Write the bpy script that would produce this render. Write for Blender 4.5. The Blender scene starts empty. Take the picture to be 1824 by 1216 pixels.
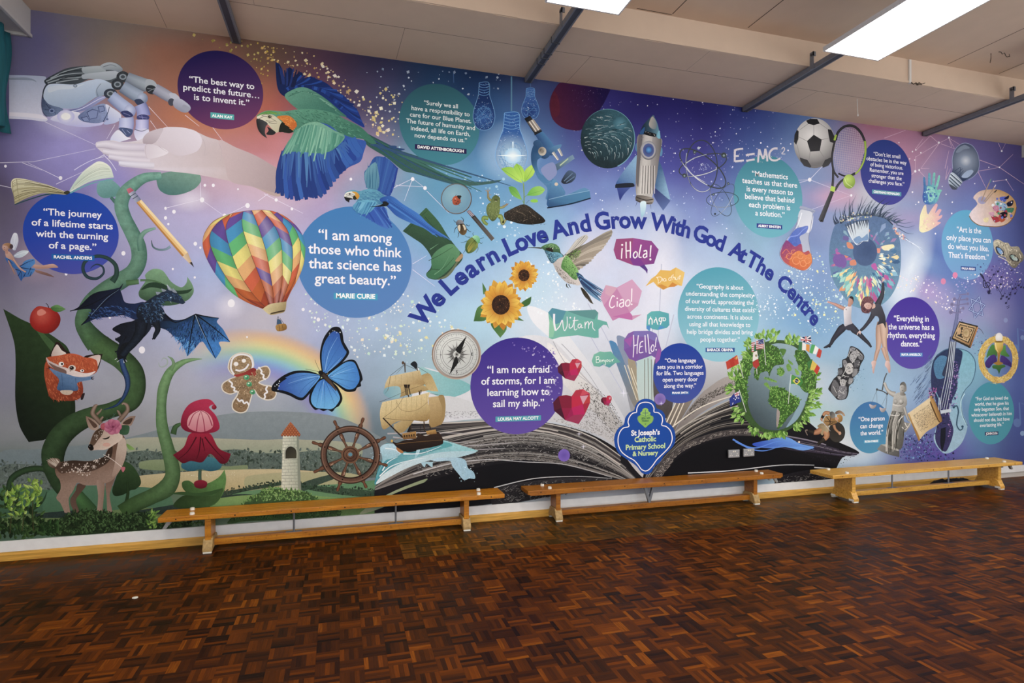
import bpy, bmesh, math, random
import numpy as np
from mathutils import Vector, Matrix
from mathutils.geometry import tessellate_polygon, delaunay_2d_cdt

# ------------------------------------------------------------------ camera, world, exposure
SC = bpy.context.scene
COL = SC.collection
D, H, YAW, FPX, CX, CY = 5.2, 1.527, math.radians(16.3), 1049.5, 912.0, 627.0
ZC1, ZC2, STEP = 4.068, 4.30, 0.90          # low ceiling by the wall, high ceiling, width of the low strip
XL, XR, YB = -2.50, 8.35, -8.0              # side walls, back of the hall
cam = bpy.data.cameras.new('camera')
cam.sensor_width = 36.0
cam.lens = 36.0 * FPX / 1824.0
cam.shift_y = (CY - 608.0) / 1824.0
cam.clip_start = 0.05
camo = bpy.data.objects.new('camera', cam)
camo.location = (0, -D, H)
camo.rotation_euler = (math.pi / 2, 0, -YAW)
COL.objects.link(camo)
SC.camera = camo
W = bpy.data.worlds.new('world'); SC.world = W; W.use_nodes = True
W.node_tree.nodes['Background'].inputs[0].default_value = (0.97, 0.985, 1.0, 1)
W.node_tree.nodes['Background'].inputs[1].default_value = 1.7
SC.view_settings.view_transform = 'Standard'
SC.view_settings.look = 'None'
SC.view_settings.gamma = 1.0
SC.view_settings.use_curve_mapping = False
SC.view_settings.exposure = 0.48
PANEL_POWER = 9.0

rnd = random.Random(7)

# ------------------------------------------------------------------ helpers
def lin(h):
    h = h.lstrip('#')
    if len(h) == 3: h = ''.join(a * 2 for a in h)
    v = [int(h[i:i + 2], 16) / 255 for i in (0, 2, 4)]
    return [c / 12.92 if c <= .04045 else ((c + .055) / 1.055) ** 2.4 for c in v]

def mat(name, col, rough=.5, metal=0., spec=.5, emit=None, est=0., noise=0., scale=20., stretch=(1, 1, 1), bump=0.):
    m = bpy.data.materials.new(name); m.use_nodes = True
    nt = m.node_tree; b = nt.nodes['Principled BSDF']
    c = lin(col) + [1]
    b.inputs['Base Color'].default_value = c
    b.inputs['Roughness'].default_value = rough
    b.inputs['Metallic'].default_value = metal
    b.inputs['Specular IOR Level'].default_value = spec
    if emit:
        b.inputs['Emission Color'].default_value = lin(emit) + [1]
        b.inputs['Emission Strength'].default_value = est
    if noise or bump:
        tc = nt.nodes.new('ShaderNodeTexCoord'); mp = nt.nodes.new('ShaderNodeMapping')
        mp.inputs['Scale'].default_value = stretch
        nz = nt.nodes.new('ShaderNodeTexNoise'); nz.inputs['Scale'].default_value = scale
        nz.inputs['Detail'].default_value = 5
        nt.links.new(tc.outputs['Object'], mp.inputs[0]); nt.links.new(mp.outputs[0], nz.inputs['Vector'])
        if noise:
            mr = nt.nodes.new('ShaderNodeMapRange')
            mr.inputs['From Min'].default_value = .25; mr.inputs['From Max'].default_value = .75
            mr.inputs['To Min'].default_value = 1 - noise; mr.inputs['To Max'].default_value = 1 + noise
            nt.links.new(nz.outputs['Fac'], mr.inputs['Value'])
            vm = nt.nodes.new('ShaderNodeVectorMath'); vm.operation = 'SCALE'
            vm.inputs[0].default_value = c[:3]
            nt.links.new(mr.outputs[0], vm.inputs['Scale']); nt.links.new(vm.outputs[0], b.inputs['Base Color'])
        if bump:
            bp = nt.nodes.new('ShaderNodeBump'); bp.inputs['Strength'].default_value = bump
            bp.inputs['Distance'].default_value = .005
            nt.links.new(nz.outputs['Fac'], bp.inputs['Height']); nt.links.new(bp.outputs[0], b.inputs['Normal'])
    return m

def box(bm, x0, x1, y0, y1, z0, z1, bev=0.):
    vs = [bm.verts.new((x, y, z)) for x in (x0, x1) for y in (y0, y1) for z in (z0, z1)]
    fs = [(0, 1, 3, 2), (4, 6, 7, 5), (0, 4, 5, 1), (2, 3, 7, 6), (0, 2, 6, 4), (1, 5, 7, 3)]
    faces = [bm.faces.new([vs[i] for i in f]) for f in fs]
    if bev:
        es = list({e for f in faces for e in f.edges})
        bmesh.ops.bevel(bm, geom=es, offset=bev, segments=2, affect='EDGES', profile=.5)
    return vs

def prism(bm, pts, axis, a0, a1, bev=0.):
    """extrude a 2-D outline along an axis (0 x, 1 y, 2 z)"""
    def co(p, a):
        q = list(p); q.insert(axis, a); return q
    A = [bm.verts.new(co(p, a0)) for p in pts]; B = [bm.verts.new(co(p, a1)) for p in pts]
    n = len(pts); fs = [bm.faces.new(A[::-1]), bm.faces.new(B)]
    for i in range(n): fs.append(bm.faces.new((A[i], A[(i + 1) % n], B[(i + 1) % n], B[i])))
    if bev:
        es = list({e for f in fs for e in f.edges})
        bmesh.ops.bevel(bm, geom=es, offset=bev, segments=2, affect='EDGES', profile=.5)

def cyl(bm, p0, p1, r, seg=16, r2=None):
    p0 = Vector(p0); p1 = Vector(p1); d = p1 - p0
    q = d.to_track_quat('Z', 'Y').to_matrix().to_4x4()
    bmesh.ops.create_cone(bm, cap_ends=True, segments=seg, radius1=r, radius2=r if r2 is None else r2, depth=d.length,
                          matrix=Matrix.Translation((p0 + p1) / 2) @ q)

def tube(bm, pts, r, seg=8):
    rings = []
    for i, p in enumerate(pts):
        p = Vector(p)
        t = (Vector(pts[min(i + 1, len(pts) - 1)]) - Vector(pts[max(i - 1, 0)])).normalized()
        q = t.to_track_quat('Z', 'Y')
        rings.append([bm.verts.new(p + q @ Vector((r * math.cos(a), r * math.sin(a), 0))) for a in [2 * math.pi * k / seg for k in range(seg)]])
    for a, b in zip(rings, rings[1:]):
        for k in range(seg): bm.faces.new((a[k], a[(k + 1) % seg], b[(k + 1) % seg], b[k]))
    bm.faces.new(rings[0][::-1]); bm.faces.new(rings[-1])

def obj(name, bm, m, parent=None, smooth=False, loc=None):
    me = bpy.data.meshes.new(name)
    bmesh.ops.recalc_face_normals(bm, faces=bm.faces)
    if loc is not None:
        bmesh.ops.translate(bm, verts=bm.verts, vec=-Vector(loc))
    bm.to_mesh(me); bm.free()
    me.materials.append(m)
    if smooth:
        for p in me.polygons: p.use_smooth = True
    o = bpy.data.objects.new(name, me); COL.objects.link(o)
    if loc is not None: o.location = loc
    if parent: o.parent = parent
    return o

def struct(name, bm, m, parent=None):
    o = obj(name, bm, m, parent)
    if not parent: o['kind'] = 'structure'
    return o

def thing(name, label, cat, loc=(0, 0, 0), group=None):
    o = bpy.data.objects.new(name, None); COL.objects.link(o)
    o.empty_display_size = .1
    o.location = loc; o['label'] = label; o['category'] = cat
    if group: o['group'] = group
    return o

def tag(o, label, cat, group=None):
    o['label'] = label; o['category'] = cat
    if group: o['group'] = group
    return o
# ------------------------------------------------------------------ materials of the room
M_ceil = mat('ceiling_paint', 'd2bba6', .85, spec=.2, noise=.03, scale=6)
M_wallp = mat('wall_paint', 'cfcac4', .8, spec=.2, noise=.03, scale=5)
M_white = mat('skirting_paint', 'f0f0f0', .45, noise=.05, scale=14)
M_pine = mat('pine_strip', 'd2a048', .45, noise=.3, scale=5, stretch=(1, 14, 14))
M_joint = mat('joint_line', '6a5f58', .9)
M_crack = mat('crack_line', '3a2e26', .9)
M_steel = mat('rail_steel', '74767e', .5, metal=.15, noise=.1, scale=30)
M_steel_d = mat('rail_dark', '3c3d44', .5)
M_casing = mat('white_casing', 'c4c2c0', .5)
M_glow = mat('panel_diffuser', 'ffffff', .6, emit='fff8ee', est=PANEL_POWER)
M_frame = mat('panel_frame', 'c9c9cb', .5)
M_pvc = mat('white_plastic', 'd5d2cd', .5)
M_curt = mat('teal_cloth', '0b5560', .8, noise=.25, scale=8, stretch=(6, 6, .6))
M_curt2 = mat('dark_teal_cloth', '0a2f3a', .8, noise=.2, scale=8, stretch=(6, 6, .6))

def floor_mat():
    m = bpy.data.materials.new('parquet'); m.use_nodes = True
    nt = m.node_tree; N = nt.nodes; L = nt.links; b = N['Principled BSDF']
    def ma(op, a, bb=None, cc=None):
        n = N.new('ShaderNodeMath'); n.operation = op
        for i, v in enumerate((a, bb, cc)):
            if v is None: continue
            if isinstance(v, (int, float)): n.inputs[i].default_value = v
            else: L.new(v, n.inputs[i])
        return n.outputs[0]
    tc = N.new('ShaderNodeTexCoord'); sp = N.new('ShaderNodeSeparateXYZ')
    L.new(tc.outputs['Object'], sp.inputs[0])
    S = 1 / .114
    u = ma('MULTIPLY', sp.outputs[0], S); v = ma('MULTIPLY', sp.outputs[1], S)
    fu = ma('FLOOR', u); fv = ma('FLOOR', v)
    par = ma('FLOORED_MODULO', ma('ADD', fu, fv), 2.0)
    ru = ma('SUBTRACT', u, fu); rv = ma('SUBTRACT', v, fv)
    t = ma('ADD', ma('MULTIPLY', ru, par), ma('MULTIPLY', rv, ma('SUBTRACT', 1.0, par)))
    ln = ma('ADD', ma('MULTIPLY', rv, par), ma('MULTIPLY', ru, ma('SUBTRACT', 1.0, par)))
    t5 = ma('MULTIPLY', t, 5.0); fi = ma('FLOOR', t5); tf = ma('SUBTRACT', t5, fi)
    cb = N.new('ShaderNodeCombineXYZ'); L.new(fu, cb.inputs[0]); L.new(fv, cb.inputs[1]); L.new(fi, cb.inputs[2])
    wn = N.new('ShaderNodeTexWhiteNoise'); wn.noise_dimensions = '3D'; L.new(cb.outputs[0], wn.inputs['Vector'])
    cb2 = N.new('ShaderNodeCombineXYZ'); L.new(fu, cb2.inputs[0]); L.new(fv, cb2.inputs[1])
    wn2 = N.new('ShaderNodeTexWhiteNoise'); wn2.noise_dimensions = '3D'; L.new(cb2.outputs[0], wn2.inputs['Vector'])
    # grain along the finger
    g = N.new('ShaderNodeCombineXYZ'); L.new(ma('MULTIPLY', t5, 2.2), g.inputs[0]); L.new(ma('MULTIPLY', ln, .8), g.inputs[1])
    L.new(ma('MULTIPLY', wn.outputs['Value'], 97.0), g.inputs[2])
    nz = N.new('ShaderNodeTexNoise'); nz.inputs['Scale'].default_value = 1.6; nz.inputs['Detail'].default_value = 4
    L.new(g.outputs[0], nz.inputs['Vector'])
    val = ma('ADD', ma('ADD', ma('MULTIPLY', wn.outputs['Value'], .54), ma('MULTIPLY', wn2.outputs['Value'], .22)), ma('MULTIPLY', nz.outputs['Fac'], .30))
    cr = N.new('ShaderNodeValToRGB'); L.new(val, cr.inputs[0]); e = cr.color_ramp.elements
    stops = [(.14, '180a02'), (.4, '381a05'), (.62, '4e2606'), (.82, '683409'), (1.0, '925512')]
    e[0].position = stops[0][0]; e[0].color = lin(stops[0][1]) + [1]
    e[1].position = stops[-1][0]; e[1].color = lin(stops[-1][1]) + [1]
    for p, c in stops[1:-1]:
        q = e.new(p); q.color = lin(c) + [1]
    # gaps between the fingers and the squares
    edge = ma('MINIMUM', ma('MINIMUM', tf, ma('SUBTRACT', 1.0, tf)), ma('MULTIPLY', ma('MINIMUM', ln, ma('SUBTRACT', 1.0, ln)), 5.0))
    gap = N.new('ShaderNodeMapRange'); gap.inputs['From Min'].default_value = .0; gap.inputs['From Max'].default_value = .05
    gap.inputs['To Min'].default_value = .55; L.new(edge, gap.inputs['Value'])
    # wear: large soft patches
    wz = N.new('ShaderNodeTexNoise'); wz.inputs['Scale'].default_value = .9; L.new(tc.outputs['Object'], wz.inputs['Vector'])
    wr = N.new('ShaderNodeMapRange'); wr.inputs['From Min'].default_value = .3; wr.inputs['From Max'].default_value = .7
    wr.inputs['To Min'].default_value = .85; wr.inputs['To Max'].default_value = 1.15; L.new(wz.outputs['Fac'], wr.inputs['Value'])
    sc = N.new('ShaderNodeVectorMath'); sc.operation = 'SCALE'; L.new(cr.outputs[0], sc.inputs[0])
    L.new(ma('MULTIPLY', gap.outputs[0], wr.outputs[0]), sc.inputs['Scale'])
    # strip of paler, worn blocks in front of the benches
    wm = ma('MULTIPLY', ma('GREATER_THAN', sp.outputs[0], .456), ma('MULTIPLY', ma('LESS_THAN', sp.outputs[0], 5.7), ma('GREATER_THAN', sp.outputs[1], -.798)))
    pl = N.new('ShaderNodeMix'); pl.data_type = 'RGBA'; pl.blend_type = 'MIX'
    gb = N.new('ShaderNodeVectorMath'); gb.operation = 'MULTIPLY_ADD'; L.new(sc.outputs[0], gb.inputs[0]); gb.inputs[1].default_value = (1.15, 1.5, 1.9); gb.inputs[2].default_value = (.012, .011, .003)
    L.new(wm, pl.inputs['Factor']); L.new(sc.outputs[0], pl.inputs['A']); L.new(gb.outputs[0], pl.inputs['B'])
    L.new(pl.outputs['Result'], b.inputs['Base Color'])
    rz = N.new('ShaderNodeMapRange'); rz.inputs['To Min'].default_value = .26; rz.inputs['To Max'].default_value = .5
    L.new(ma('ADD', ma('MULTIPLY', wn.outputs['Value'], .5), ma('MULTIPLY', wz.outputs['Fac'], .5)), rz.inputs['Value'])
    L.new(rz.outputs[0], b.inputs['Roughness'])
    b.inputs['Specular IOR Level'].default_value = .06
    bp = N.new('ShaderNodeBump'); bp.inputs['Strength'].default_value = .25; bp.inputs['Distance'].default_value = .002
    L.new(ma('ADD', gap.outputs[0], ma('MULTIPLY', wn.outputs['Value'], .6)), bp.inputs['Height']); L.new(bp.outputs[0], b.inputs['Normal'])
    return m
M_floor = floor_mat()

# ------------------------------------------------------------------ shell
bm = bmesh.new(); box(bm, XL - .2, XR + .2, YB, .2, -.12, 0); struct('floor', bm, M_floor)
bm = bmesh.new(); box(bm, XL - .2, XR + .2, 0, .2, 0, ZC2 + .2); struct('wall_back', bm, M_wallp)
def side_wall(name, xa, xb, hi, lo=.8):
    bm = bmesh.new(); y1 = -1.1
    box(bm, xa, xb, y1, 0, 0, ZC2 + .2); box(bm, xa, xb, YB, y1, 0, lo); box(bm, xa, xb, YB, y1, hi, ZC2 + .2); box(bm, xa, xb, YB, YB + .25, lo, hi)
    struct(name, bm, M_wallp)
def window(name, xa, xb, hi, lo=.8):
    xm = (xa + xb) / 2; bm = bmesh.new(); n = 5; y1 = -1.1; y0 = YB + .25
    for i in range(n + 1):
        y = y0 + (y1 - y0) * i / n; box(bm, xm - .03, xm + .03, max(y - .03, y0), min(y + .03, y1), lo, hi)
    for z in (lo, (lo + hi) / 2, hi - .06): box(bm, xm - .03, xm + .03, y0, y1, z, z + .06)
    struct(name, bm, M_casing)
side_wall('wall_left', XL - .2, XL, 3.7, 2.5); window('window_1', XL - .2, XL, 3.7, 2.5)
side_wall('wall_right', XR, XR + .2, 3.6); window('window_2', XR, XR + .2, 3.6)
bm = bmesh.new()
box(bm, XL, XR, YB, -STEP, ZC2, ZC2 + .15)
box(bm, XL, XR, -STEP, 0, ZC1, ZC2 + .15)
# small rounded plaster lip where the low strip turns up
for k in range(60):
    x = XL + (XR - XL) * k / 60
    box(bm, x, x + (XR - XL) / 60, -STEP - .012, -STEP, ZC1 - .001 + rnd.uniform(0, .004), ZC1 + .02)
ceil = struct('ceiling', bm, M_ceil)
bm = bmesh.new()
def cline(x0, y0, x1, y1, z, w=.004):
    d = Vector((x1 - x0, y1 - y0, 0)).normalized(); n = Vector((-d.y, d.x, 0)) * w / 2
    bm.faces.new([bm.verts.new(p) for p in [(x0 - n.x, y0 - n.y, z), (x1 - n.x, y1 - n.y, z), (x1 + n.x, y1 + n.y, z), (x0 + n.x, y0 + n.y, z)]])
YJ = -.53
cline(XL + .02, YJ, XR - .02, YJ, ZC1 - .0006, .005)
for x in (-1.3, .47, 2.05, 4.45, 6.65): cline(x, -.01, x + .02, YJ, ZC1 - .0006, .003)
for x in (-.6, 3.0, 5.6): cline(x, YJ, x, -STEP + .01, ZC1 - .0006, .002)
struct('joint_lines', bm, M_joint, ceil)
bm = bmesh.new()
for x in (2.62, 3.35, 5.62, 6.3, 7.0): cline(x, -STEP - .03, x + .01, -STEP - 1.1, ZC2 - .0006, .008)
cline(2.3, -STEP - .02, 2.62, -STEP - .02, ZC2 - .0006, .008)
struct('panel_cracks', bm, M_crack, ceil)
bm = bmesh.new(); box(bm, XL + .01, XR - .01, -.016, -.0005, .062, .141, .002); struct('baseboard_back', bm, M_white)
bm = bmesh.new(); prism(bm, [(-.03, 0), (-.03, .045), (-.018, .062), (-.0005, .062), (-.0005, 0)], 0, XL + .01, 7.3)
struct('trim_1', bm, M_pine)

# pelmet boxes at the two ends of the wall
bm = bmesh.new(); box(bm, XL + .001, XL + .30, -2.6, -.004, ZC1 - .19, ZC1 - .001)
box(bm, XL + .285, XL + .312, -2.6, -.002, ZC1 - .21, ZC1 - .185, .004); box(bm, XL + .001, XL + .3, -.03, -.002, ZC1 - .21, ZC1 - .185, .004)
struct('trim_2', bm, M_casing)
bm = bmesh.new(); box(bm, XR - .30, XR - .001, -2.6, -.004, ZC1 - .15, ZC1 - .001); box(bm, XR - .12, XR - .001, -2.6, -.003, ZC1 - .2, ZC1 - .15)
struct('trim_3', bm, M_casing)

# ------------------------------------------------------------------ curtains
def curtain(name, x, y0, y1, z0, z1, m, label, amp=.035, n=5):
    bm = bmesh.new(); rows = []
    for k in range(16):
        z = z1 + (z0 - z1) * k / 15; r = []
        for i in range(n * 10 + 1):
            t = i / (n * 10)
            r.append(bm.verts.new((x + amp * (.6 + .5 * k / 15) * math.sin(t * n * 2 * math.pi + .3 * math.sin(k * .5)) + .01 * math.sin(7 * t + k * .4), y0 + (y1 - y0) * t, z + .006 * math.sin(t * 31))))
        rows.append(r)
    for a, b in zip(rows, rows[1:]):
        for i in range(len(a) - 1): bm.faces.new((a[i], a[i + 1], b[i + 1], b[i]))
    o = obj(name, bm, m, smooth=True)
    md = o.modifiers.new('thick', 'SOLIDIFY'); md.thickness = .006
    return tag(o, label, 'curtain')
curtain('curtain', XL + .185, -.9, -.05, 3.12, ZC1 - .215, M_curt, 'teal cloth curtain hanging under the white box above the robot hand')
curtain('curtain', XR - .075, -.9, -.05, 2.93, ZC1 - .21, M_curt2, 'dark teal curtain at the far end of the mural beyond the paint palette', n=4)

# ------------------------------------------------------------------ ceiling rails
def rail(x, label):
    t = thing('ceiling_rail', label, 'rail', (x, -.02, ZC1), 'steel rails running out from the mural wall')
    w, h, y0 = .034, .052, -6.2
    bm = bmesh.new()
    prism(bm, [(-w, -.008), (w, -.008), (w, -h), (w - .012, -h), (w - .012, -h + .008), (-w + .012, -h + .008), (-w + .012, -h), (-w, -h)], 1, -.0, y0)
    obj('channel', bm, M_steel, t)
    bm = bmesh.new(); box(bm, -w + .0125, w - .0125, y0, -.004, -h + .002, -h + .0075); obj('slot', bm, M_steel_d, t)
    bm = bmesh.new(); box(bm, -w - .001, w + .001, -.003, .001, -h - .002, -.006); obj('end_cap', bm, M_steel_d, t)
    br = STEP + .03
    bm = bmesh.new(); box(bm, -w - .008, -w, -br - .03, -br + .01, -.05, .1); box(bm, -w - .008, -w + .02, -br - .03, -br - .024, .06, .1)
    b = obj('bracket', bm, M_steel, t)
    bm = bmesh.new(); cyl(bm, (-w - .014, -br - .01, .075), (-w - .006, -br - .01, .075), .012, 6); obj('bolt', bm, M_steel_d, b)
    for y in (-1.9, -3.6, -5.4):
        bm = bmesh.new(); cyl(bm, (w + .01, y, -h + .01), (w + .01, y, ZC2 - ZC1), .011, 12); obj('hanger', bm, M_pvc, t)
    return t
for x, l in ((-.80, 'dark steel ceiling rail above the round quote beside the robot hand'),
             (1.67, 'dark steel ceiling rail meeting the wall above the small pale light bulb by the microscope'),
             (4.03, 'dark steel ceiling rail meeting the wall just right of the rocket'),
             (6.47, 'dark steel ceiling rail meeting the wall above the tennis racket and the clear bulb')):
    t = rail(x, l)
    if abs(x - 1.67) < .1:
        for y in (-.36, -.46, -.54, -.72):
            bm = bmesh.new(); box(bm, -.037, .037, y - .004, y + .004, -.056, -.006); obj('cable_tie', bm, M_steel_d, t)

# ------------------------------------------------------------------ light panels
def light(x, y, label):
    t = thing('ceiling_light', label, 'ceiling light', (x, y, 3.982), 'flat light panels under the steel rails')
    bm = bmesh.new(); hw, hl, r = .274, .60, .012
    box(bm, -hw - r, -hw, -hl - r, hl + r, -.003, .032); box(bm, hw, hw + r, -hl - r, hl + r, -.003, .032)
    box(bm, -hw, hw, -hl - r, -hl, -.003, .032); box(bm, -hw, hw, hl, hl + r, -.003, .032); box(bm, -hw, hw, -hl, hl, .02, .032)
    obj('frame', bm, M_frame, t)
    bm = bmesh.new(); box(bm, -hw + .001, hw - .001, -hl + .001, hl - .001, 0, .018); obj('diffuser', bm, M_glow, t)
    return t
light(1.667, -1.91, 'white light panel above the microscope part of the mural')
light(4.07, -1.91, 'large bright white light panel nearest the tennis racket end of the ceiling')
for x, y, l in ((-.80, -1.91, 'light panel under the rail nearest the teal curtain'), (6.47, -1.91, 'light panel under the rail nearest the dark curtain'),
                (-.80, -5.2, 'light panel over the middle of the hall by the curtain side'), (1.667, -5.2, 'light panel over the middle of the hall behind the microscope rail panel'),
                (4.07, -5.2, 'light panel over the middle of the hall behind the large bright panel'), (6.47, -5.2, 'light panel over the middle of the hall by the dark curtain side')):
    light(x, y, l)

# ------------------------------------------------------------------ small ceiling fittings
bm = bmesh.new(); box(bm, 5.16, 5.185, -STEP - .016, -STEP - .0005, ZC1 - .002, ZC2 - .01)
tag(obj('cable_trunking', bm, M_pvc), 'short white cable trunking on the ceiling step right of the large light panel', 'trunking')
def wires(pts, label):
    bm = bmesh.new()
    for p in pts: tube(bm, p, .003, 6)
    tag(obj('loose_wire', bm, M_crack), label, 'wire')
r2 = random.Random(3)
def curl(cx, cy, cz, n, s):
    return [(cx + s * (i / n - .5) * 2 + r2.uniform(-.02, .02), cy + r2.uniform(-.012, .004), cz + r2.uniform(-.02, .012)) for i in range(n)]
wires([curl(5.26, -STEP - .03, ZC1 + .0, 9, .09), curl(5.24, -STEP - .03, ZC1 - .008, 8, .07)], 'loose dark wires sticking out below the white cable trunking')
wires([curl(5.9, -1.25, ZC2 - .02, 8, .09), [(5.8, -1.2, ZC2 - .002), (5.8, -1.2, ZC2 - .05), (5.79, -1.2, ZC2 - .09)]], 'loose dark wires hanging from the high ceiling near its edge')
bm = bmesh.new(); tube(bm, [(4.98, -.5, ZC1 - .001), (4.985, -.5, ZC1 - .08), (4.99, -.5, ZC1 - .155)], .003, 6)
cyl(bm, (4.99, -.5, ZC1 - .155), (4.99, -.5, ZC1 - .175), .006, 10)
tag(obj('pull_cord', bm, M_pvc), 'thin white pull cord hanging from the low ceiling above the football', 'cord')
# ------------------------------------------------------------------ benches
def wood(name, c1, c2, c3):
    m = bpy.data.materials.new(name); m.use_nodes = True
    nt = m.node_tree; N = nt.nodes; L = nt.links; b = N['Principled BSDF']
    tc = N.new('ShaderNodeTexCoord'); mp = N.new('ShaderNodeMapping'); mp.inputs['Scale'].default_value = (1, 16, 16)
    L.new(tc.outputs['Object'], mp.inputs[0])
    nz = N.new('ShaderNodeTexNoise'); nz.inputs['Scale'].default_value = 3.5; nz.inputs['Detail'].default_value = 8; nz.inputs['Roughness'].default_value = .65
    L.new(mp.outputs[0], nz.inputs['Vector'])
    cr = N.new('ShaderNodeValToRGB'); e = cr.color_ramp.elements
    e[0].position = .3; e[0].color = lin(c1) + [1]; e[1].position = .72; e[1].color = lin(c3) + [1]
    q = e.new(.5); q.color = lin(c2) + [1]
    L.new(nz.outputs['Fac'], cr.inputs[0])
    n2 = N.new('ShaderNodeTexNoise'); n2.inputs['Scale'].default_value = 60; n2.inputs['Detail'].default_value = 3
    L.new(tc.outputs['Object'], n2.inputs['Vector'])
    r2_ = N.new('ShaderNodeMapRange'); r2_.inputs['From Min'].default_value = .28; r2_.inputs['From Max'].default_value = .42; r2_.inputs['To Min'].default_value = .6
    L.new(n2.outputs['Fac'], r2_.inputs['Value'])
    vm = N.new('ShaderNodeVectorMath'); vm.operation = 'SCALE'; L.new(cr.outputs[0], vm.inputs[0]); L.new(r2_.outputs[0], vm.inputs['Scale'])
    L.new(vm.outputs[0], b.inputs['Base Color']); b.inputs['Roughness'].default_value = .38
    return m
M_oak = wood('honey_wood', '96580a', 'b87416', 'd8982e')
M_teak = wood('teak_wood', '7e480a', '9c5e12', 'b4761a')
M_pale = wood('pale_pine', 'b88230', 'd6a248', 'e6ba66')
M_foot = mat('worn_foot', 'a88a58', .6, noise=.35, scale=40)
M_screw = mat('screw_hole', '2a170a', .7)
M_rubber = mat('rubber_stud', 'e0ddd2', .6)
M_galv = mat('galvanised', '8d9096', .4, metal=.8)
M_lab = mat('white_sticker', 'e4e4e0', .6)
M_grey = mat('hook_plate', 'a8a8a6', .45, metal=.5)

def bench(label, x0, x1, yf, w, wood_m, leg_in, ends, style):
    """a low gym bench: plank, two T legs with feet, floor beam, steel struts, rubber studs"""
    L_ = x1 - x0; xm = (x0 + x1) / 2; ym = yf + w / 2
    t = thing('gym_bench', label, 'bench', (xm, ym, 0), 'low wooden gym benches along the mural')
    hx, hy, ZT = L_ / 2, w / 2, .297
    bm = bmesh.new()
    th = .036
    box(bm, -hx, hx, -hy, hy, ZT - th, ZT, .004)
    if style == 'lip':       # a thinner top with a raised strip along each edge
        box(bm, -hx + .02, hx - .02, -hy, -hy + .035, ZT - .045, ZT - .03, .002)
    plank = obj('plank', bm, wood_m, t)
    bm = bmesh.new()
    k = 7
    for i in range(k):
        x = -hx + .12 + (L_ - .24) * i / (k - 1)
        cyl(bm, (x, -hy - .0012, ZT - .018), (x, -hy + .002, ZT - .018), .0055, 10)
    o = obj('screw_hole', bm, M_screw, plank); o['kind'] = 'stuff'
    for sx in (-1, 1):
        xl = sx * (hx - leg_in)
        bm = bmesh.new(); lt = .022
        box(bm, xl - lt, xl + lt, -hy + .035, hy - .035, .085, ZT - th, .003)
        leg = obj('leg', bm, wood_m, t)
        bm = bmesh.new(); fy = hy - .005
        prism(bm, [(-fy, .012), (-fy + .028, .012), (-fy + .06, .03), (fy - .06, .03), (fy - .028, .012), (fy, .012), (fy, .035), (fy - .035, .105), (fy - .06, .112), (-fy + .06, .112), (-fy + .035, .105), (-fy, .035)],
              0, xl - .034, xl + .034, .004)
        foot = obj('foot', bm, M_foot if style != 'pale' else wood_m, leg)
        for sy in (-1, 1):
            bm = bmesh.new(); box(bm, xl - .03, xl + .03, sy * (fy - .014) - .013, sy * (fy - .014) + .013, 0, .0125, .002)
            obj('rubber_pad', bm, M_rubber, leg)
            if style == 'pale':
                bm = bmesh.new(); yy = sy * (fy + .0005)
                box(bm, xl - .034 - .0012, xl - .034 - .0004, sy * fy - (.06 if sy > 0 else 0), sy * fy + (.06 if sy < 0 else 0), .016, .036)
                obj('sticker', bm, M_lab, leg)
    bm = bmesh.new(); box(bm, -hx + leg_in, hx - leg_in, -.028, .028, .036, .085, .003)
    obj('floor_beam', bm, wood_m, t)
    if style == 'lip':
        bm = bmesh.new(); xs = -.1
        for s in (-1, 1):
            d = Vector((s * .055, 0, ZT - th - .085)); n = Vector((d.z, 0, -d.x)).normalized() * .012
            a = Vector((xs, 0, .085)); bb = a + d
            prism(bm, [((a - n).x, (a - n).z), ((a + n).x, (a + n).z), ((bb + n).x, (bb + n).z), ((bb - n).x, (bb - n).z)], 1, -.012 + s * .004, .012 + s * .004)
        obj('strut', bm, M_galv, t)
    else:
        for xs in (-L_ * .14 + (-.02), L_ * .155):
            bm = bmesh.new(); cyl(bm, (xs, 0, .085), (xs, 0, ZT - th), .008, 12); box(bm, xs - .06, xs + .06, -.02, .02, .083, .087)
            obj('strut', bm, M_galv, t)
    for sx in (-1, 1):
        for yy, dx in ((-hy + .045, .22), (hy - .05, .19)):
            bm = bmesh.new(); xs = sx * (hx - dx)
            cyl(bm, (xs, yy, ZT), (xs, yy, ZT + .016), .018, 18, .016)
            obj('stud', bm, M_rubber, t, smooth=False)
    for sx in ends:      # hook plates below the overhanging ends
        xs = sx * (hx - .05)
        for yy in (-.05, .05):
            bm = bmesh.new()
            prism(bm, [(xs, ZT - th), (xs + sx * -.035, ZT - th), (xs + sx * .012, ZT - th - .065), (xs + sx * .035, ZT - th - .062)], 1, yy - .012, yy + .012)
            obj('hook', bm, M_grey, t)
    return t
bench('honey coloured wooden bench nearest the leafy bushes at the left of the mural', -1.295, 1.375, -.272, .242, M_oak, .33, (-1,), 'plain')
bench('darker wooden bench in front of the blue school badge with a steel V brace', 1.60, 4.315, -.235, .215, M_teak, .30, (1,), 'lip')
bench('pale pine bench below the violin and scroll, closest to the far end', 4.72, 7.36, -.46, .30, M_pale, .30, (1,), 'pale')

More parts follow.
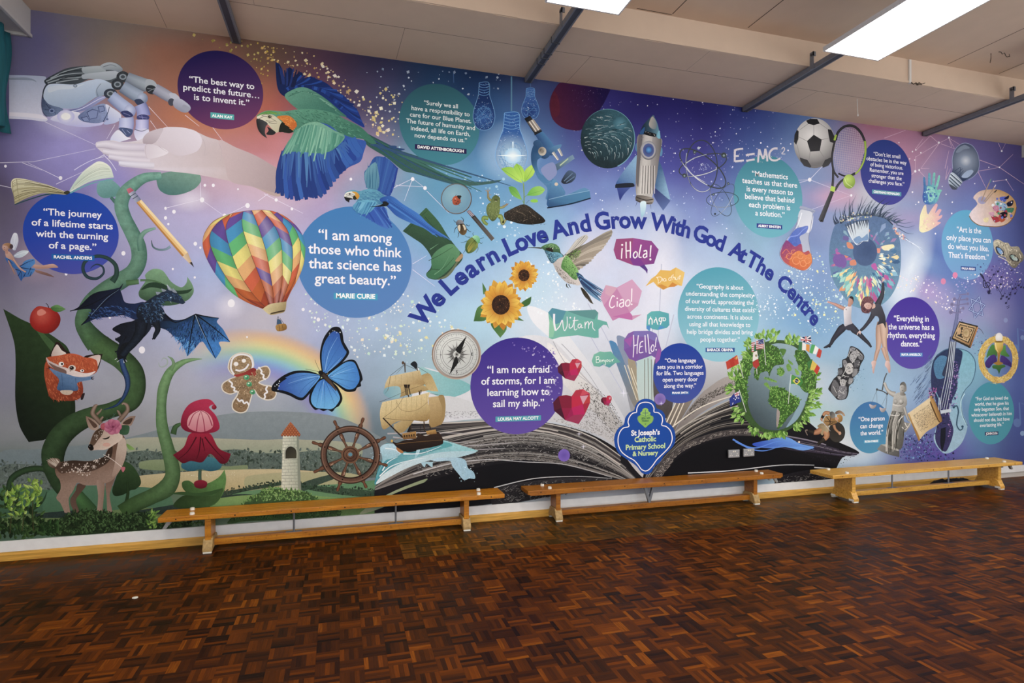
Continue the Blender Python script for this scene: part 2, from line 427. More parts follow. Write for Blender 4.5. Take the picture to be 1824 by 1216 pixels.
# black cloth lying on the floor behind the pale bench
bm = bmesh.new(); n = 22
rr = random.Random(5); g = []
for i in range(n):
    row = []
    for j in range(9):
        u, v = i / (n - 1), j / 8
        env = math.sin(math.pi * u) ** .5 * math.sin(math.pi * v) ** .5
        row.append(bm.verts.new((6.50 + .62 * u, -.13 + .1 * v + .02 * math.sin(u * 9), .002 + env * (.035 + .03 * abs(math.sin(u * 11 + v * 4)) + rr.uniform(0, .015)))))
    g.append(row)
for i in range(n - 1):
    for j in range(8): bm.faces.new((g[i][j], g[i + 1][j], g[i + 1][j + 1], g[i][j + 1]))
o = obj('dropped_cloth', bm, mat('black_cloth', '0b0b0d', .8)); o.modifiers.new('thick', 'SOLIDIFY').thickness = .004
for p in o.data.polygons: p.use_smooth = True
tag(o, 'crumpled black cloth lying on the floor under the pale bench by its far legs', 'cloth')
def crumb(x, y, s, label):
    bm = bmesh.new(); bmesh.ops.create_icosphere(bm, subdivisions=2, radius=s)
    for v in bm.verts: v.co = Vector((v.co.x * 1.3, v.co.y, max(v.co.z, -.3 * s) * .5 + .15 * s)) * rr.uniform(.85, 1.1)
    mz = min(v.co.z for v in bm.verts)
    for v in bm.verts: v.co.z -= mz; v.co += Vector((x, y, 0))
    tag(obj('paper_scrap', bm, M_rubber), label, 'scrap')
crumb(-1.22, -1.03, .014, 'white scrap of paper lying on the dark floor in front of the left bench')

# twin sockets on the wall
M_plate = mat('steel_plate', 'a9aaad', .35, metal=.5)
M_dark = mat('socket_black', '101012', .6)
def P0(px, py):
    """point of the wall plane seen at a pixel of the photograph"""
    th = math.atan((px - CX) / FPX) + YAW
    X = D * math.tan(th)
    dep = D * math.cos(th - YAW) / math.cos(th)
    return X, H + (CY - py) * dep / FPX
def socket(px, py, label):
    x, z = P0(px, py)
    t = thing('wall_socket', label, 'socket', (x, -.03, z), 'steel double sockets on the dark page of the mural')
    bm = bmesh.new(); box(bm, -.066, .066, 0, .018, -.04, .04, .004); obj('face_plate', bm, M_plate, t)
    for s in (-1, 1):
        bm = bmesh.new()
        for dx, dz in ((0, .004), (-.011, -.014), (.011, -.014)): cyl(bm, (s * .036 + dx, -.001, dz - .004), (s * .036 + dx, .004, dz - .004), .0055, 10)
        obj('outlet', bm, M_rubber, t)
        bm = bmesh.new(); box(bm, s * .011 - .007, s * .011 + .007, -.004, .002, .016, .03, .001); obj('rocker_switch', bm, M_rubber, t)
socket(1304.5, 807, 'steel double socket nearer the blue school badge')
socket(1331, 805, 'steel double socket nearer the globe')
# ------------------------------------------------------------------ the printed mural: a thin sheet on the wall with its printed motifs
# Motifs are traced in the pixel frame of the photograph and carried onto the wall plane at their true size.
def W2(px, py):
    t = np.arctan((np.asarray(px, float) - CX) / FPX) + YAW
    X = D * np.tan(t)
    return X, H + (CY - np.asarray(py, float)) * D * np.cos(t - YAW) / np.cos(t) / FPX

def print_mat():
    m = bpy.data.materials.new('mural_print'); m.use_nodes = True
    nt = m.node_tree; N = nt.nodes; L = nt.links; b = N['Principled BSDF']
    at = N.new('ShaderNodeAttribute'); at.attribute_name = 'Col'
    an = N.new('ShaderNodeAttribute'); an.attribute_name = 'Tex'
    sp = N.new('ShaderNodeSeparateXYZ'); L.new(an.outputs['Vector'], sp.inputs[0])
    ge = N.new('ShaderNodeNewGeometry')
    fac = None
    for i, (sc, det) in enumerate(((90, 3), (22, 5), (5, 6))):
        nz = N.new('ShaderNodeTexNoise'); nz.inputs['Scale'].default_value = sc; nz.inputs['Detail'].default_value = det
        nz.inputs['Roughness'].default_value = .6
        L.new(ge.outputs['Position'], nz.inputs['Vector'])
        s = N.new('ShaderNodeMath'); s.operation = 'SUBTRACT'; L.new(nz.outputs['Fac'], s.inputs[0]); s.inputs[1].default_value = .5
        mu = N.new('ShaderNodeMath'); mu.operation = 'MULTIPLY_ADD'; L.new(s.outputs[0], mu.inputs[0]); L.new(sp.outputs[i], mu.inputs[1])
        if fac is None: mu.inputs[2].default_value = 1.0
        else: L.new(fac, mu.inputs[2])
        fac = mu.outputs[0]
    vm = N.new('ShaderNodeVectorMath'); vm.operation = 'SCALE'; L.new(at.outputs['Color'], vm.inputs[0]); L.new(fac, vm.inputs['Scale'])
    L.new(vm.outputs[0], b.inputs['Base Color'])
    b.inputs['Roughness'].default_value = .5; b.inputs['Specular IOR Level'].default_value = .12
    return m
M_print = print_mat()
SHEET = .002                      # thickness of the printed sheet
FONT = None
TO = (0., 0.); TS = 4.0
def T(x, y, s=4.0):
    """origin and scale of the tracing window that the next points are given in"""
    global TO, TS
    TO = (x, y); TS = s
def pts_(s):
    out = []
    if isinstance(s, str):
        for k in s.split():
            c = k.endswith('!'); a, b_ = k.rstrip('!').split(',')
            out.append((TO[0] + float(a) / TS, TO[1] + float(b_) / TS, c))
    else:
        for k in s: out.append((TO[0] + k[0] / TS, TO[1] + k[1] / TS, len(k) > 2 and k[2]))
    return out
def crom(p, closed=True, n=5):
    """smooth curve through points; points flagged True are corners"""
    q = []; N_ = len(p)
    rng = range(N_) if closed else range(N_ - 1)
    for i in rng:
        p1 = p[i]; p2 = p[(i + 1) % N_]
        p0 = p[i - 1] if (closed or i > 0) else p1
        p3 = p[(i + 2) % N_] if (closed or i + 2 < N_) else p2
        if p1[2]: p0 = p1
        if p2[2]: p3 = p2
        d = math.hypot(p2[0] - p1[0], p2[1] - p1[1])
        k = 1 if (p1[2] and p2[2]) else max(2, min(n, int(d / 1.6) + 1))
        def tan(a, b_, c):
            # limited tangent so long and short spans do not overshoot
            l = math.hypot(c[0] - a[0], c[1] - a[1]) or 1
            m_ = min(d, l * .5) if l else 0
            return ((c[0] - a[0]) / l * m_, (c[1] - a[1]) / l * m_)
        t1 = tan(p0, p1, p2); t2 = tan(p1, p2, p3)
        for j in range(k):
            t = j / k; t2_ = t * t; t3 = t2_ * t
            h1 = 2 * t3 - 3 * t2_ + 1; h2 = t3 - 2 * t2_ + t; h3 = -2 * t3 + 3 * t2_; h4 = t3 - t2_
            q.append((h1 * p1[0] + h2 * t1[0] + h3 * p2[0] + h4 * t2[0], h1 * p1[1] + h2 * t1[1] + h3 * p2[1] + h4 * t2[1]))
    if not closed: q.append(p[-1][:2])
    return q

class Motif:
    def __init__(s, name, label, level, parent):
        s.name, s.label, s.level, s.parent = name, label, level, parent
        s.V = []; s.F = []; s.C = []; s.X = []; s.k = []
    def add(s, px, faces, cols, tex=(0, 0, 0), per=0):
        """px: pixel points, faces: index tuples, cols: one rgb per point; per: faces per piece when the call holds many pieces"""
        px = np.asarray(px, float); X, Z = W2(px[:, 0], px[:, 1])
        s.addw(list(zip(X.tolist(), Z.tolist())), faces, None, tex, cols, per)
    def addw(s, XZ, faces, col, tex=(0, 0, 0), cols=None, per=0):
        o = len(s.V); s.V += [[a, 0., c] for a, c in XZ]; f0 = len(s.F)
        s.F += [tuple(i + o for i in f) for f in faces]
        s.C += [list(c) for c in cols] if cols is not None else [list(col)] * len(XZ); s.X += [tex] * len(XZ)
        per = per or len(faces)
        s.k += [(f, min(f + per, len(s.F))) for f in range(f0, len(s.F), per)]
    def done(s):
        if not s.V: return None
        V = np.array(s.V); c = V.mean(axis=0); c[1] = -SHEET
        o = bpy.data.objects.new(s.name, bpy.data.meshes.new(s.name)); COL.objects.link(o)
        base = WORLD[s.parent.name] if s.parent else np.zeros(3)
        if s.parent: o.parent = s.parent
        o.location = (c - base).tolist(); WORLD[o.name] = c; s.c = c; s.o = o
        if s.label: o['label'] = s.label
        MOTIFS.append(s)
        return o
MOTIFS = []
def print_all():
    """lay every printed shape on the ones below it, a hundredth of a millimetre each, and make the meshes"""
    cs = .008; Hm = np.zeros((1400, 520), np.int32); top = 0
    for s in sorted(MOTIFS, key=lambda m: m.level):
        V = np.array(s.V); gi = ((V[:, 0] + 2.6) / cs).astype(int).clip(0, 1398); gj = (V[:, 2] / cs).astype(int).clip(0, 518)
        gi = gi.tolist(); gj = gj.tolist()
        for f0, f1 in s.k:
            bb = []; m = 0
            for f in s.F[f0:f1]:
                I = [gi[i] for i in f]; J = [gj[i] for i in f]; q = (min(I), max(I) + 1, min(J), max(J) + 1); bb.append(q)
                m = max(m, int(Hm[q[0]:q[1], q[2]:q[3]].max()))
            m += 1; top = max(top, m)
            for q in bb: Hm[q[0]:q[1], q[2]:q[3]] = m
            for f in s.F[f0:f1]:
                for i in f: s.V[i][1] = -SHEET - 1e-5 * m
        V = np.array(s.V); V[V[:, 1] == 0, 1] = -SHEET
        me = s.o.data; me.from_pydata((V - s.c).tolist(), [], s.F)
        C = np.array(s.C, float); lum = C @ np.array([.2126, .7152, .0722]); C = lum[:, None] + (C - lum[:, None]) * .9
        C = C * (.88 + .12 * lum[:, None])
        at = me.color_attributes.new('Col', 'FLOAT_COLOR', 'POINT')
        at.data.foreach_set('color', np.hstack([np.clip(C, 0, 1), np.ones((len(C), 1))]).ravel())
        tx_ = me.attributes.new('Tex', 'FLOAT_VECTOR', 'POINT'); tx_.data.foreach_set('vector', np.array(s.X, float).ravel())
        me.materials.append(M_print)
WORLD = {}
M_ = None
MURAL = None
def begin(name, label=None, level=1, parent=None):
    global M_
    M_ = Motif(name, label, level, parent if parent is not None else MURAL)
    return M_
def end():
    return M_.done()
def mix(a, b, t): return [a[i] + (b[i] - a[i]) * t for i in range(3)]
def colf(c, c2, g, c3=None):
    """colour function over pixel space: flat, linear 'x0 y0 x1 y1' or radial 'cx cy r' (given in window units)"""
    a = lin(c)
    if c2 is None: return lambda x, y: a
    if g is None: return (lambda m: (lambda x, y: m))(mix(a, lin(c2), .5))
    b = lin(c2); m3 = lin(c3) if c3 else None
    def ramp(t):
        t = max(0., min(1., t))
        if m3 is None: return mix(a, b, t)
        return mix(a, m3, t * 2) if t < .5 else mix(m3, b, t * 2 - 1)
    v = [float(k) for k in g.split()]
    if len(v) == 4:
        x0, y0, x1, y1 = TO[0] + v[0] / TS, TO[1] + v[1] / TS, TO[0] + v[2] / TS, TO[1] + v[3] / TS
        dx, dy = x1 - x0, y1 - y0; l = dx * dx + dy * dy or 1
        return lambda x, y: ramp(((x - x0) * dx + (y - y0) * dy) / l)
    cx, cy, r = TO[0] + v[0] / TS, TO[1] + v[1] / TS, v[2] / TS
    ry = (v[3] if len(v) > 3 else v[2]) / TS
    return lambda x, y: ramp(math.hypot((x - cx) / r, (y - cy) / ry))
def fill(q, f, tex=(0, 0, 0), dense=None):
    """fill a closed pixel outline"""
    q = [q[i] for i in range(len(q)) if math.hypot(q[i][0] - q[i - 1][0], q[i][1] - q[i - 1][1]) > .02]
    if len(q) < 3: return
    if dense:
        xs = [a for a, b in q]; ys = [b for a, b in q]
        P = [Vector(a) for a in q]; n = len(P)
        y = min(ys) + dense / 2; r = 0
        while y < max(ys):
            x = min(xs) + dense * (.5 if r % 2 else 0)
            while x < max(xs): P.append(Vector((x, y))); x += dense
            y += dense * .87; r += 1
        vs, es, fs, *_ = delaunay_2d_cdt(P, [], [list(range(n))], 1, 1e-4)
        q = [(v.x, v.y) for v in vs]; tri = [tuple(t) for t in fs]
    else:
        tri = [tuple(t) for t in tessellate_polygon([[Vector((a, b, 0)) for a, b in q]])]
    if tri: M_.add(q, tri, [f(a, b) for a, b in q], tex)
def P(s, c, c2=None, g=None, n=0, sm=1, dn=None, c3=None):
    """filled shape. n: number or triple of print mottling"""
    p = pts_(s)
    q = crom(p) if sm else [(a, b) for a, b, _ in p]
    f = colf(c, c2, g, c3)
    if dn is None and c2 and g and (len(g.split()) == 3 or len(g.split()) > 4 or c3):
        xs = [a for a, b in q]; ys = [b for a, b in q]; dn = max(2.0, max(max(xs) - min(xs), max(ys) - min(ys)) / 18)
    fill(q, f, tx(n), dn)
def tx(n): return n if isinstance(n, tuple) else (n, n * .6, 0)
def ell(cx, cy, rx, ry, rot=0., n=None):
    n = n or max(8, min(48, int(max(rx, ry) / TS * 2.2) + 8))
    c, s = math.cos(math.radians(rot)), math.sin(math.radians(rot))
    return [(TO[0] + (cx + rx * math.cos(a) * c - ry * math.sin(a) * s) / TS, TO[1] + (cy + rx * math.cos(a) * s + ry * math.sin(a) * c) / TS) for a in [2 * math.pi * k / n for k in range(n)]]
def E(cx, cy, rx, ry, c, c2=None, g=None, rot=0., n=0, c3=None, dn=None):
    f = colf(c, c2, g, c3)
    if dn is None and c2 and g and (len(g.split()) == 3 or len(g.split()) > 4 or c3): dn = max(1.5, max(rx, ry) / TS / 9)
    fill(ell(cx, cy, rx, ry, rot), f, tx(n), dn)
def stroke_px(q, w0, w1, f, wm=None, tex=(0, 0, 0)):
    """ribbon along pixel points, width tapering from w0 to w1 (px), through wm at the middle"""
    n = len(q); A = []; B = []
    for i, (x, y) in enumerate(q):
        x0, y0 = q[max(i - 1, 0)]; x1, y1 = q[min(i + 1, n - 1)]
        l = math.hypot(x1 - x0, y1 - y0) or 1; nx, ny = -(y1 - y0) / l, (x1 - x0) / l
        t = i / (n - 1)
        w = w0 + (w1 - w0) * t if wm is None else (w0 + (wm - w0) * math.sin(t * math.pi) if t < .5 else w1 + (wm - w1) * math.sin(t * math.pi))
        A.append((x + nx * w / 2, y + ny * w / 2)); B.append((x - nx * w / 2, y - ny * w / 2))
    P_ = A + B
    M_.add(P_, [(i, i + 1, n + i + 1, n + i) for i in range(n - 1)], [f(a, b) for a, b in P_], tex)
def S(s, w, c, w2=None, wm=None, c2=None, g=None, sm=1, n=0, seg=6):
    """brush stroke; widths in window units"""
    p = pts_(s); q = crom(p, False, seg) if sm else [(a, b) for a, b, _ in p]
    stroke_px(q, w / TS, (w if w2 is None else w2) / TS, colf(c, c2, g), None if wm is None else wm / TS, tx(n))
def SS(strokes, w, c, w2=None, **k):
    for s in strokes.split('|'): S(s, w, c, w2, **k)
def along(q, t):
    """point at fraction t of the length of a polyline"""
    L_ = [0]
    for a, b in zip(q, q[1:]): L_.append(L_[-1] + math.hypot(b[0] - a[0], b[1] - a[1]))
    d = max(0, min(1, t)) * L_[-1]
    for i in range(len(q) - 1):
        if L_[i + 1] >= d:
            k = (d - L_[i]) / ((L_[i + 1] - L_[i]) or 1)
            return q[i][0] + (q[i + 1][0] - q[i][0]) * k, q[i][1] + (q[i + 1][1] - q[i][1]) * k
    return q[-1]
def F(a, b, n, w, cols, w2=0, wm=None, jit=.05, bend=0., seed=1, t0=0., t1=1., edge=None):
    """n feather or hair strokes from guide a to guide b"""
    R = random.Random(seed); A = crom(pts_(a), False); B = crom(pts_(b), False)
    cols = cols.split() if isinstance(cols, str) else cols
    for i in range(n):
        t = t0 + (t1 - t0) * (i + .5) / n
        p = along(A, t + R.uniform(-jit, jit) / max(1, n) * 3); e = along(B, t + R.uniform(-jit, jit) / max(1, n) * 3)
        dx, dy = e[0] - p[0], e[1] - p[1]; k = 1 + R.uniform(-jit, jit)
        e = (p[0] + dx * k, p[1] + dy * k)
        m = ((p[0] + e[0]) / 2 - dy * bend, (p[1] + e[1]) / 2 + dx * bend)
        q = crom([(*p, 0), (*m, 0), (*e, 0)], False, 4)
        c = lin(cols[i % len(cols)] if jit == 0 else R.choice(cols))
        if edge:
            ce = lin(edge); stroke_px(q, (w + 1.6) / TS, w2 / TS, lambda x, y: ce, None if wm is None else (wm + 1.8) / TS)
        stroke_px(q, w / TS, w2 / TS, lambda x, y: c, None if wm is None else wm / TS)
def SC(s, n, a, b, cols, seed=1, shape=4, sm=0, fade=None):
    """scatter n small flecks of size a..b (window units) inside an outline"""
    R = random.Random(seed); p = pts_(s); q = crom(p) if sm else [(x, y) for x, y, _ in p]
    xs = [x for x, y in q]; ys = [y for x, y in q]; cols = [lin(c) for c in cols.split()]
    V = []; Fc = []; C = []; k = 0; tries = 0
    while k < n and tries < n * 20:
        tries += 1
        x = R.uniform(min(xs), max(xs)); y = R.uniform(min(ys), max(ys))
        if not inside(x, y, q): continue
        if fade:
            fx, fy, fr = TO[0] + fade[0] / TS, TO[1] + fade[1] / TS, fade[2] / TS
            if R.random() < math.hypot(x - fx, y - fy) / fr: continue
        k += 1; r = (a + (b - a) * R.random() ** 2) / TS / 2; c = R.choice(cols); o = len(V); ph = R.uniform(0, 6.28)
        for j in range(shape):
            an = ph + 2 * math.pi * j / shape; rr_ = r * (R.uniform(.7, 1.3) if shape < 7 else 1)
            V.append((x + rr_ * math.cos(an), y + rr_ * math.sin(an))); C.append(c)
        Fc.append(tuple(range(o, o + shape)))
    if V: M_.add(V, Fc, C, per=1)
def inside(x, y, q):
    r = False; j = len(q) - 1
    for i in range(len(q)):
        xi, yi = q[i]; xj, yj = q[j]
        if (yi > y) != (yj > y) and x < (xj - xi) * (y - yi) / (yj - yi) + xi: r = not r
        j = i
    return r
def hair(s, n, ln, w, cols, ang, seed=1, spread=20, sm=1, w2=0):
    """short hairs of one direction (degrees, or a function of px) scattered in an outline"""
    R = random.Random(seed); p = pts_(s); q = crom(p) if sm else [(x, y) for x, y, _ in p]
    xs = [x for x, y in q]; ys = [y for x, y in q]; cols = [lin(c) for c in cols.split()]; k = 0; tries = 0
    V = []; Fc = []; C = []
    while k < n and tries < n * 20:
        tries += 1
        x = R.uniform(min(xs), max(xs)); y = R.uniform(min(ys), max(ys))
        if not inside(x, y, q): continue
        k += 1
        a = math.radians((ang(x, y) if callable(ang) else ang) + R.uniform(-spread, spread)); l = ln / TS * R.uniform(.6, 1.3); hw = w / TS / 2
        c = R.choice(cols); o = len(V); dx, dy = math.cos(a), math.sin(a)
        V += [(x - dy * hw, y + dx * hw), (x + dx * l * .5 - dy * hw * .8, y + dy * l * .5 + dx * hw * .8), (x + dx * l, y + dy * l), (x + dx * l * .5 + dy * hw * .8, y + dy * l * .5 - dx * hw * .8), (x + dy * hw, y - dx * hw)]
        C += [c] * 5; Fc.append((o, o + 1, o + 2, o + 3, o + 4))
    if V: M_.add(V, Fc, C, per=1)
def leafy(s, n, ln, w, cols, seed=1, sm=1, ang0=-90, spread=75):
    """many small pointed leaves in an outline"""
    R = random.Random(seed); p = pts_(s); q = crom(p) if sm else [(x, y) for x, y, _ in p]
    xs = [x for x, y in q]; ys = [y for x, y in q]; cols = [lin(c) for c in cols.split()]; k = 0; tries = 0
    V = []; Fc = []; C = []
    while k < n and tries < n * 20:
        tries += 1
        x = R.uniform(min(xs), max(xs)); y = R.uniform(min(ys), max(ys))
        if not inside(x, y, q): continue
        k += 1
        a = math.radians(ang0 + R.uniform(-spread, spread)); l = ln / TS * R.uniform(.6, 1.2); hw = w / TS / 2 * R.uniform(.7, 1.1)
        c = R.choice(cols); d = mix(c, [0, 0, 0], .4); o = len(V); dx, dy = math.cos(a), math.sin(a)
        mid = (x + dx * l, y + dy * l)
        def pt(t, h): return (x + dx * l * t - dy * h, y + dy * l * t + dx * h)
        V += [(x, y), pt(.3, hw * .8), pt(.6, hw * .8), mid, pt(.6, -hw * .8), pt(.3, -hw * .8), (x, y), mid]
        C += [c] * 4 + [d] * 4
        Fc += [(o, o + 1, o + 2, o + 3), (o + 6, o + 7, o + 4, o + 5)]
    if V: M_.add(V, Fc, C, per=2)
def circ(px, py, rpx, c, c2=None, g=None, c3=None, n=0):
    """a true circle on the wall: centre pixel and vertical pixel radius (source pixels)"""
    X, Z = W2(px, py); _, Zt = W2(px, py - rpx); R_ = float(Zt - Z)
    N_ = 72
    f = colf(c, c2, g, c3)
    q = []
    for k in range(N_):
        a = 2 * math.pi * k / N_; q.append(PX(float(X) + R_ * math.cos(a), float(Z) + R_ * math.sin(a)))
    fill(q, f, tx(n), max(3., rpx / 9) if c2 else None)
def PX(X, Z):
    th = math.atan2(X, D); dep = D * math.cos(th - YAW) / math.cos(th)
    return CX + FPX * math.tan(th - YAW), CY - (Z - H) * FPX / dep

def LO(a, b, n, w, cols, seed=1, t0=0., t1=1., jit=.3, w2=None):
    """n long lines lofted between two guide curves"""
    R = random.Random(seed); A = crom(pts_(a), False); B = crom(pts_(b), False); cols = cols.split()
    for i in range(n):
        t = t0 + (t1 - t0) * (i + .5 + R.uniform(-jit, jit)) / n
        s0, s1 = (0, 1) if jit == 0 else (R.choice([0, 0, R.uniform(0, .5)]), R.choice([1, 1, R.uniform(.6, 1)]))
        q = []
        for k in range(15):
            u = s0 + (s1 - s0) * k / 14; p = along(A, u); e = along(B, u)
            tt = t + R.uniform(-jit, jit) * .15 / n
            q.append((p[0] + (e[0] - p[0]) * tt, p[1] + (e[1] - p[1]) * tt))
        c = lin(R.choice(cols)); ww = w * R.uniform(.5, 1.4) if jit else w
        stroke_px(q, ww / TS, (ww if w2 is None else w2) / TS, lambda x, y: c)
def RB(s, ca, cb, ea, eb, hl=0., n=0, seg=6, rim=None):
    """rounded limb: tokens x,y,width; lighter middle and darker rim colours running from start to end"""
    t3 = [[float(v) for v in k.split(',')] for k in s.split()]
    p = [(TO[0] + a / TS, TO[1] + b / TS, False) for a, b, w in t3]
    q = []; ws = []
    N_ = len(p)
    q = crom(p, False, seg)
    # width along the path by nearest control fraction
    L_ = [0]
    for a, b in zip(q, q[1:]): L_.append(L_[-1] + math.hypot(b[0] - a[0], b[1] - a[1]))
    ci = []; j = 0
    for k in range(N_):
        best = min(range(j, len(q)), key=lambda i: (q[i][0] - p[k][0]) ** 2 + (q[i][1] - p[k][1]) ** 2); ci.append(L_[best]); j = best
    ws = np.interp(L_, ci, [a[2] / TS for a in t3])
    cols_ = [-1, -.8, -.35, hl, .35, .8, 1] if abs(hl) < .3 else sorted([-1, -.8, hl, hl * .4, .8, 1])
    ca, cb, ea, eb = lin(ca), lin(cb), lin(ea), lin(eb); V = []; C = []; n_ = len(q); m = len(cols_)
    for i, (x, y) in enumerate(q):
        x0, y0 = q[max(i - 1, 0)]; x1, y1 = q[min(i + 1, n_ - 1)]
        l = math.hypot(x1 - x0, y1 - y0) or 1; nx, ny = -(y1 - y0) / l, (x1 - x0) / l; t = L_[i] / (L_[-1] or 1)
        c = mix(ca, cb, t); e = mix(ea, eb, t)
        for u in cols_:
            V.append((x + nx * ws[i] / 2 * u, y + ny * ws[i] / 2 * u))
            d = abs(u - hl) / (1 + abs(hl)); C.append(mix(c, e, min(1, d) ** 1.6))
    M_.add(V, [(i * m + k, i * m + k + 1, (i + 1) * m + k + 1, (i + 1) * m + k) for i in range(n_ - 1) for k in range(m - 1)], C, tx(n))

# lettering ---------------------------------------------------------------
_glyph = {}
def glyphs(txt, bold, shear=0.):
    k = (txt, bold, shear)
    if k not in _glyph:
        cu = bpy.data.curves.new('lettering', 'FONT'); cu.body = txt; cu.offset = bold; cu.shear = shear; cu.resolution_u = 3
        o = bpy.data.objects.new('lettering', cu); COL.objects.link(o)
        dg = bpy.context.evaluated_depsgraph_get(); dg.update()
        me = bpy.data.meshes.new_from_object(o.evaluated_get(dg))
        v = [(a.co.x, a.co.y) for a in me.vertices]; f = [tuple(p.vertices) for p in me.polygons]
        bpy.data.objects.remove(o); bpy.data.curves.remove(cu); bpy.data.meshes.remove(me)
        _glyph[k] = (v, f)
    return _glyph[k]
def text(txt, xl, xr, yb, c, bold=.02, hs=1.0):
    """one level line of lettering: left and right pixel ends, baseline pixel at the left end (source pixels)"""
    v, f = glyphs(txt, bold)
    if not v: return
    x0 = min(a for a, b in v); x1 = max(a for a, b in v)
    X0, Z0 = W2(xl, yb); X1, _ = W2(xr, yb)
    s = (float(X1) - float(X0)) / (x1 - x0)
    M_.addw([(float(X0) + (a - x0) * s, float(Z0) + b * s * hs) for a, b in v], f, lin(c))
def word_on(txt, pts, size, c, bold=.03):
    """letters one by one: each at a source pixel baseline point with an angle (degrees in the wall)"""
    for ch, (px, py, ang) in zip(txt, pts):
        v, f = glyphs(ch, bold); X, Z = W2(px, py); X, Z = float(X), float(Z)
        x0 = min(a for a, b in v); x1 = max(a for a, b in v); xm = (x0 + x1) / 2
        ca, sa = math.cos(math.radians(ang)), math.sin(math.radians(ang))
        M_.addw([(X + ((a - xm) * ca - b * sa) * size, Z + ((a - xm) * sa + b * ca) * size) for a, b in v], f, lin(c))
def bar(xl, yl, xr, hpx, c):
    """level name bar: left end, pixel of its middle line at the left end, height in pixels at the left end"""
    X0, Z0 = W2(xl, yl); X1, _ = W2(xr, yl); _, Za = W2(xl, yl - hpx / 2); h = float(Za - Z0)
    M_.addw([(float(X0), float(Z0) - h), (float(X1), float(Z0) - h), (float(X1), float(Z0) + h), (float(X0), float(Z0) + h)], [(0, 1, 2, 3)], lin(c))
# ------------------------------------------------------------------ printed sheet with its sky colours
SKY = '''6a6272 76707c 7a6f70 6e5a58 665048 4a3a38 3a2e40 222038 101c38 0a1430 202a48 20124a 160e40 140e42 1a1a50 3a3a78 7a3c50 6a3a50 48346a 3c3466
6c6890 7a728a 8a7668 9a6650 8a5a48 6c5040 553a50 2c2848 14284a 10244a 303c62 201048 180e48 160e48 1c1c58 3c4080 7c4054 6c3c54 4c3a70 3e3868
5a5a90 8078a0 a07c78 b8745c c8784c b45c50 7c4a60 4c4a70 204e78 1c4272 3c4c80 34307e 2a2470 26226c 2c3880 5070a8 9c5468 9a5a70 5c4478 48407a
544a72 7068a8 8c84c8 a890b8 c08090 c88088 c890a0 a898b8 6aa0c0 5090c0 5a80b8 5a5cac 4a50a8 444498 5070b0 7c98c8 b08cb0 a884a8 7068a8 544c88
645c78 7868a0 98a0c8 b0acd8 b8b0dc c4b0d0 b0a0cc 80a8d0 5c9cc8 64a4d0 84b4dc 84a0d8 8cacdc 7c90cc 80b0d0 8494c8 98a8c8 8898c8 6c80c0 50589c
6a6484 8c809c 8c88b4 a0a4d4 a4b4e0 a8b0dc a4aede 90a8d8 88b0e0 98bce0 b0d0ec c0cce8 d0d4ec b8cce8 a0c0e0 7898cc 88a4cc 5c7cc0 5878c0 4c5aa0
848298 9494b2 9c9cc0 a8b0d2 b8b6d2 c4bece a8b4dc a8c4e4 a4c8e4 a8d0e8 c4d8ec d4dcee d8dcf0 b0d0e8 a4cce4 7cacd4 90b4d8 a0b0d0 8890c0 5a60a0
8c8ca4 9094ac a4a8b8 acaec2 a8acc6 aab0c2 98a0bc 98b4cc a4c8d4 b8d0dc d0d8e4 dadfe8 c8ccd8 a8b4c8 98a8b8 a0bccc 88b0cc 88a8cc 70a0c0 5468a8
888c94 90949c 9c9ea6 989ca0 98a0a6 98a4ac 8c9cac 687c88 6c8088 a0b0b8 c0c8d0 c8ccd4 a0a4ac 8890a0 8898a8 b8ccd4 a8c8d8 7c98c4 6088b8 4c5c9c
486450 506a58 506a58 587058 607860 68806c 688070 607868 607068 8898a0 a0a8b0 b0b4bc 9094a0 8088a0 88a0b0 a8c0d0 a8b8d8 5c50a0 5870b0 484c90
486450 506a58 506a58 587058 607860 68806c 688070 607868 607068 8898a0 a0a8b0 b0b4bc 9094a0 8088a0 88a0b0 a8c0d0 a8b8d8 5c50a0 5870b0 484c90'''
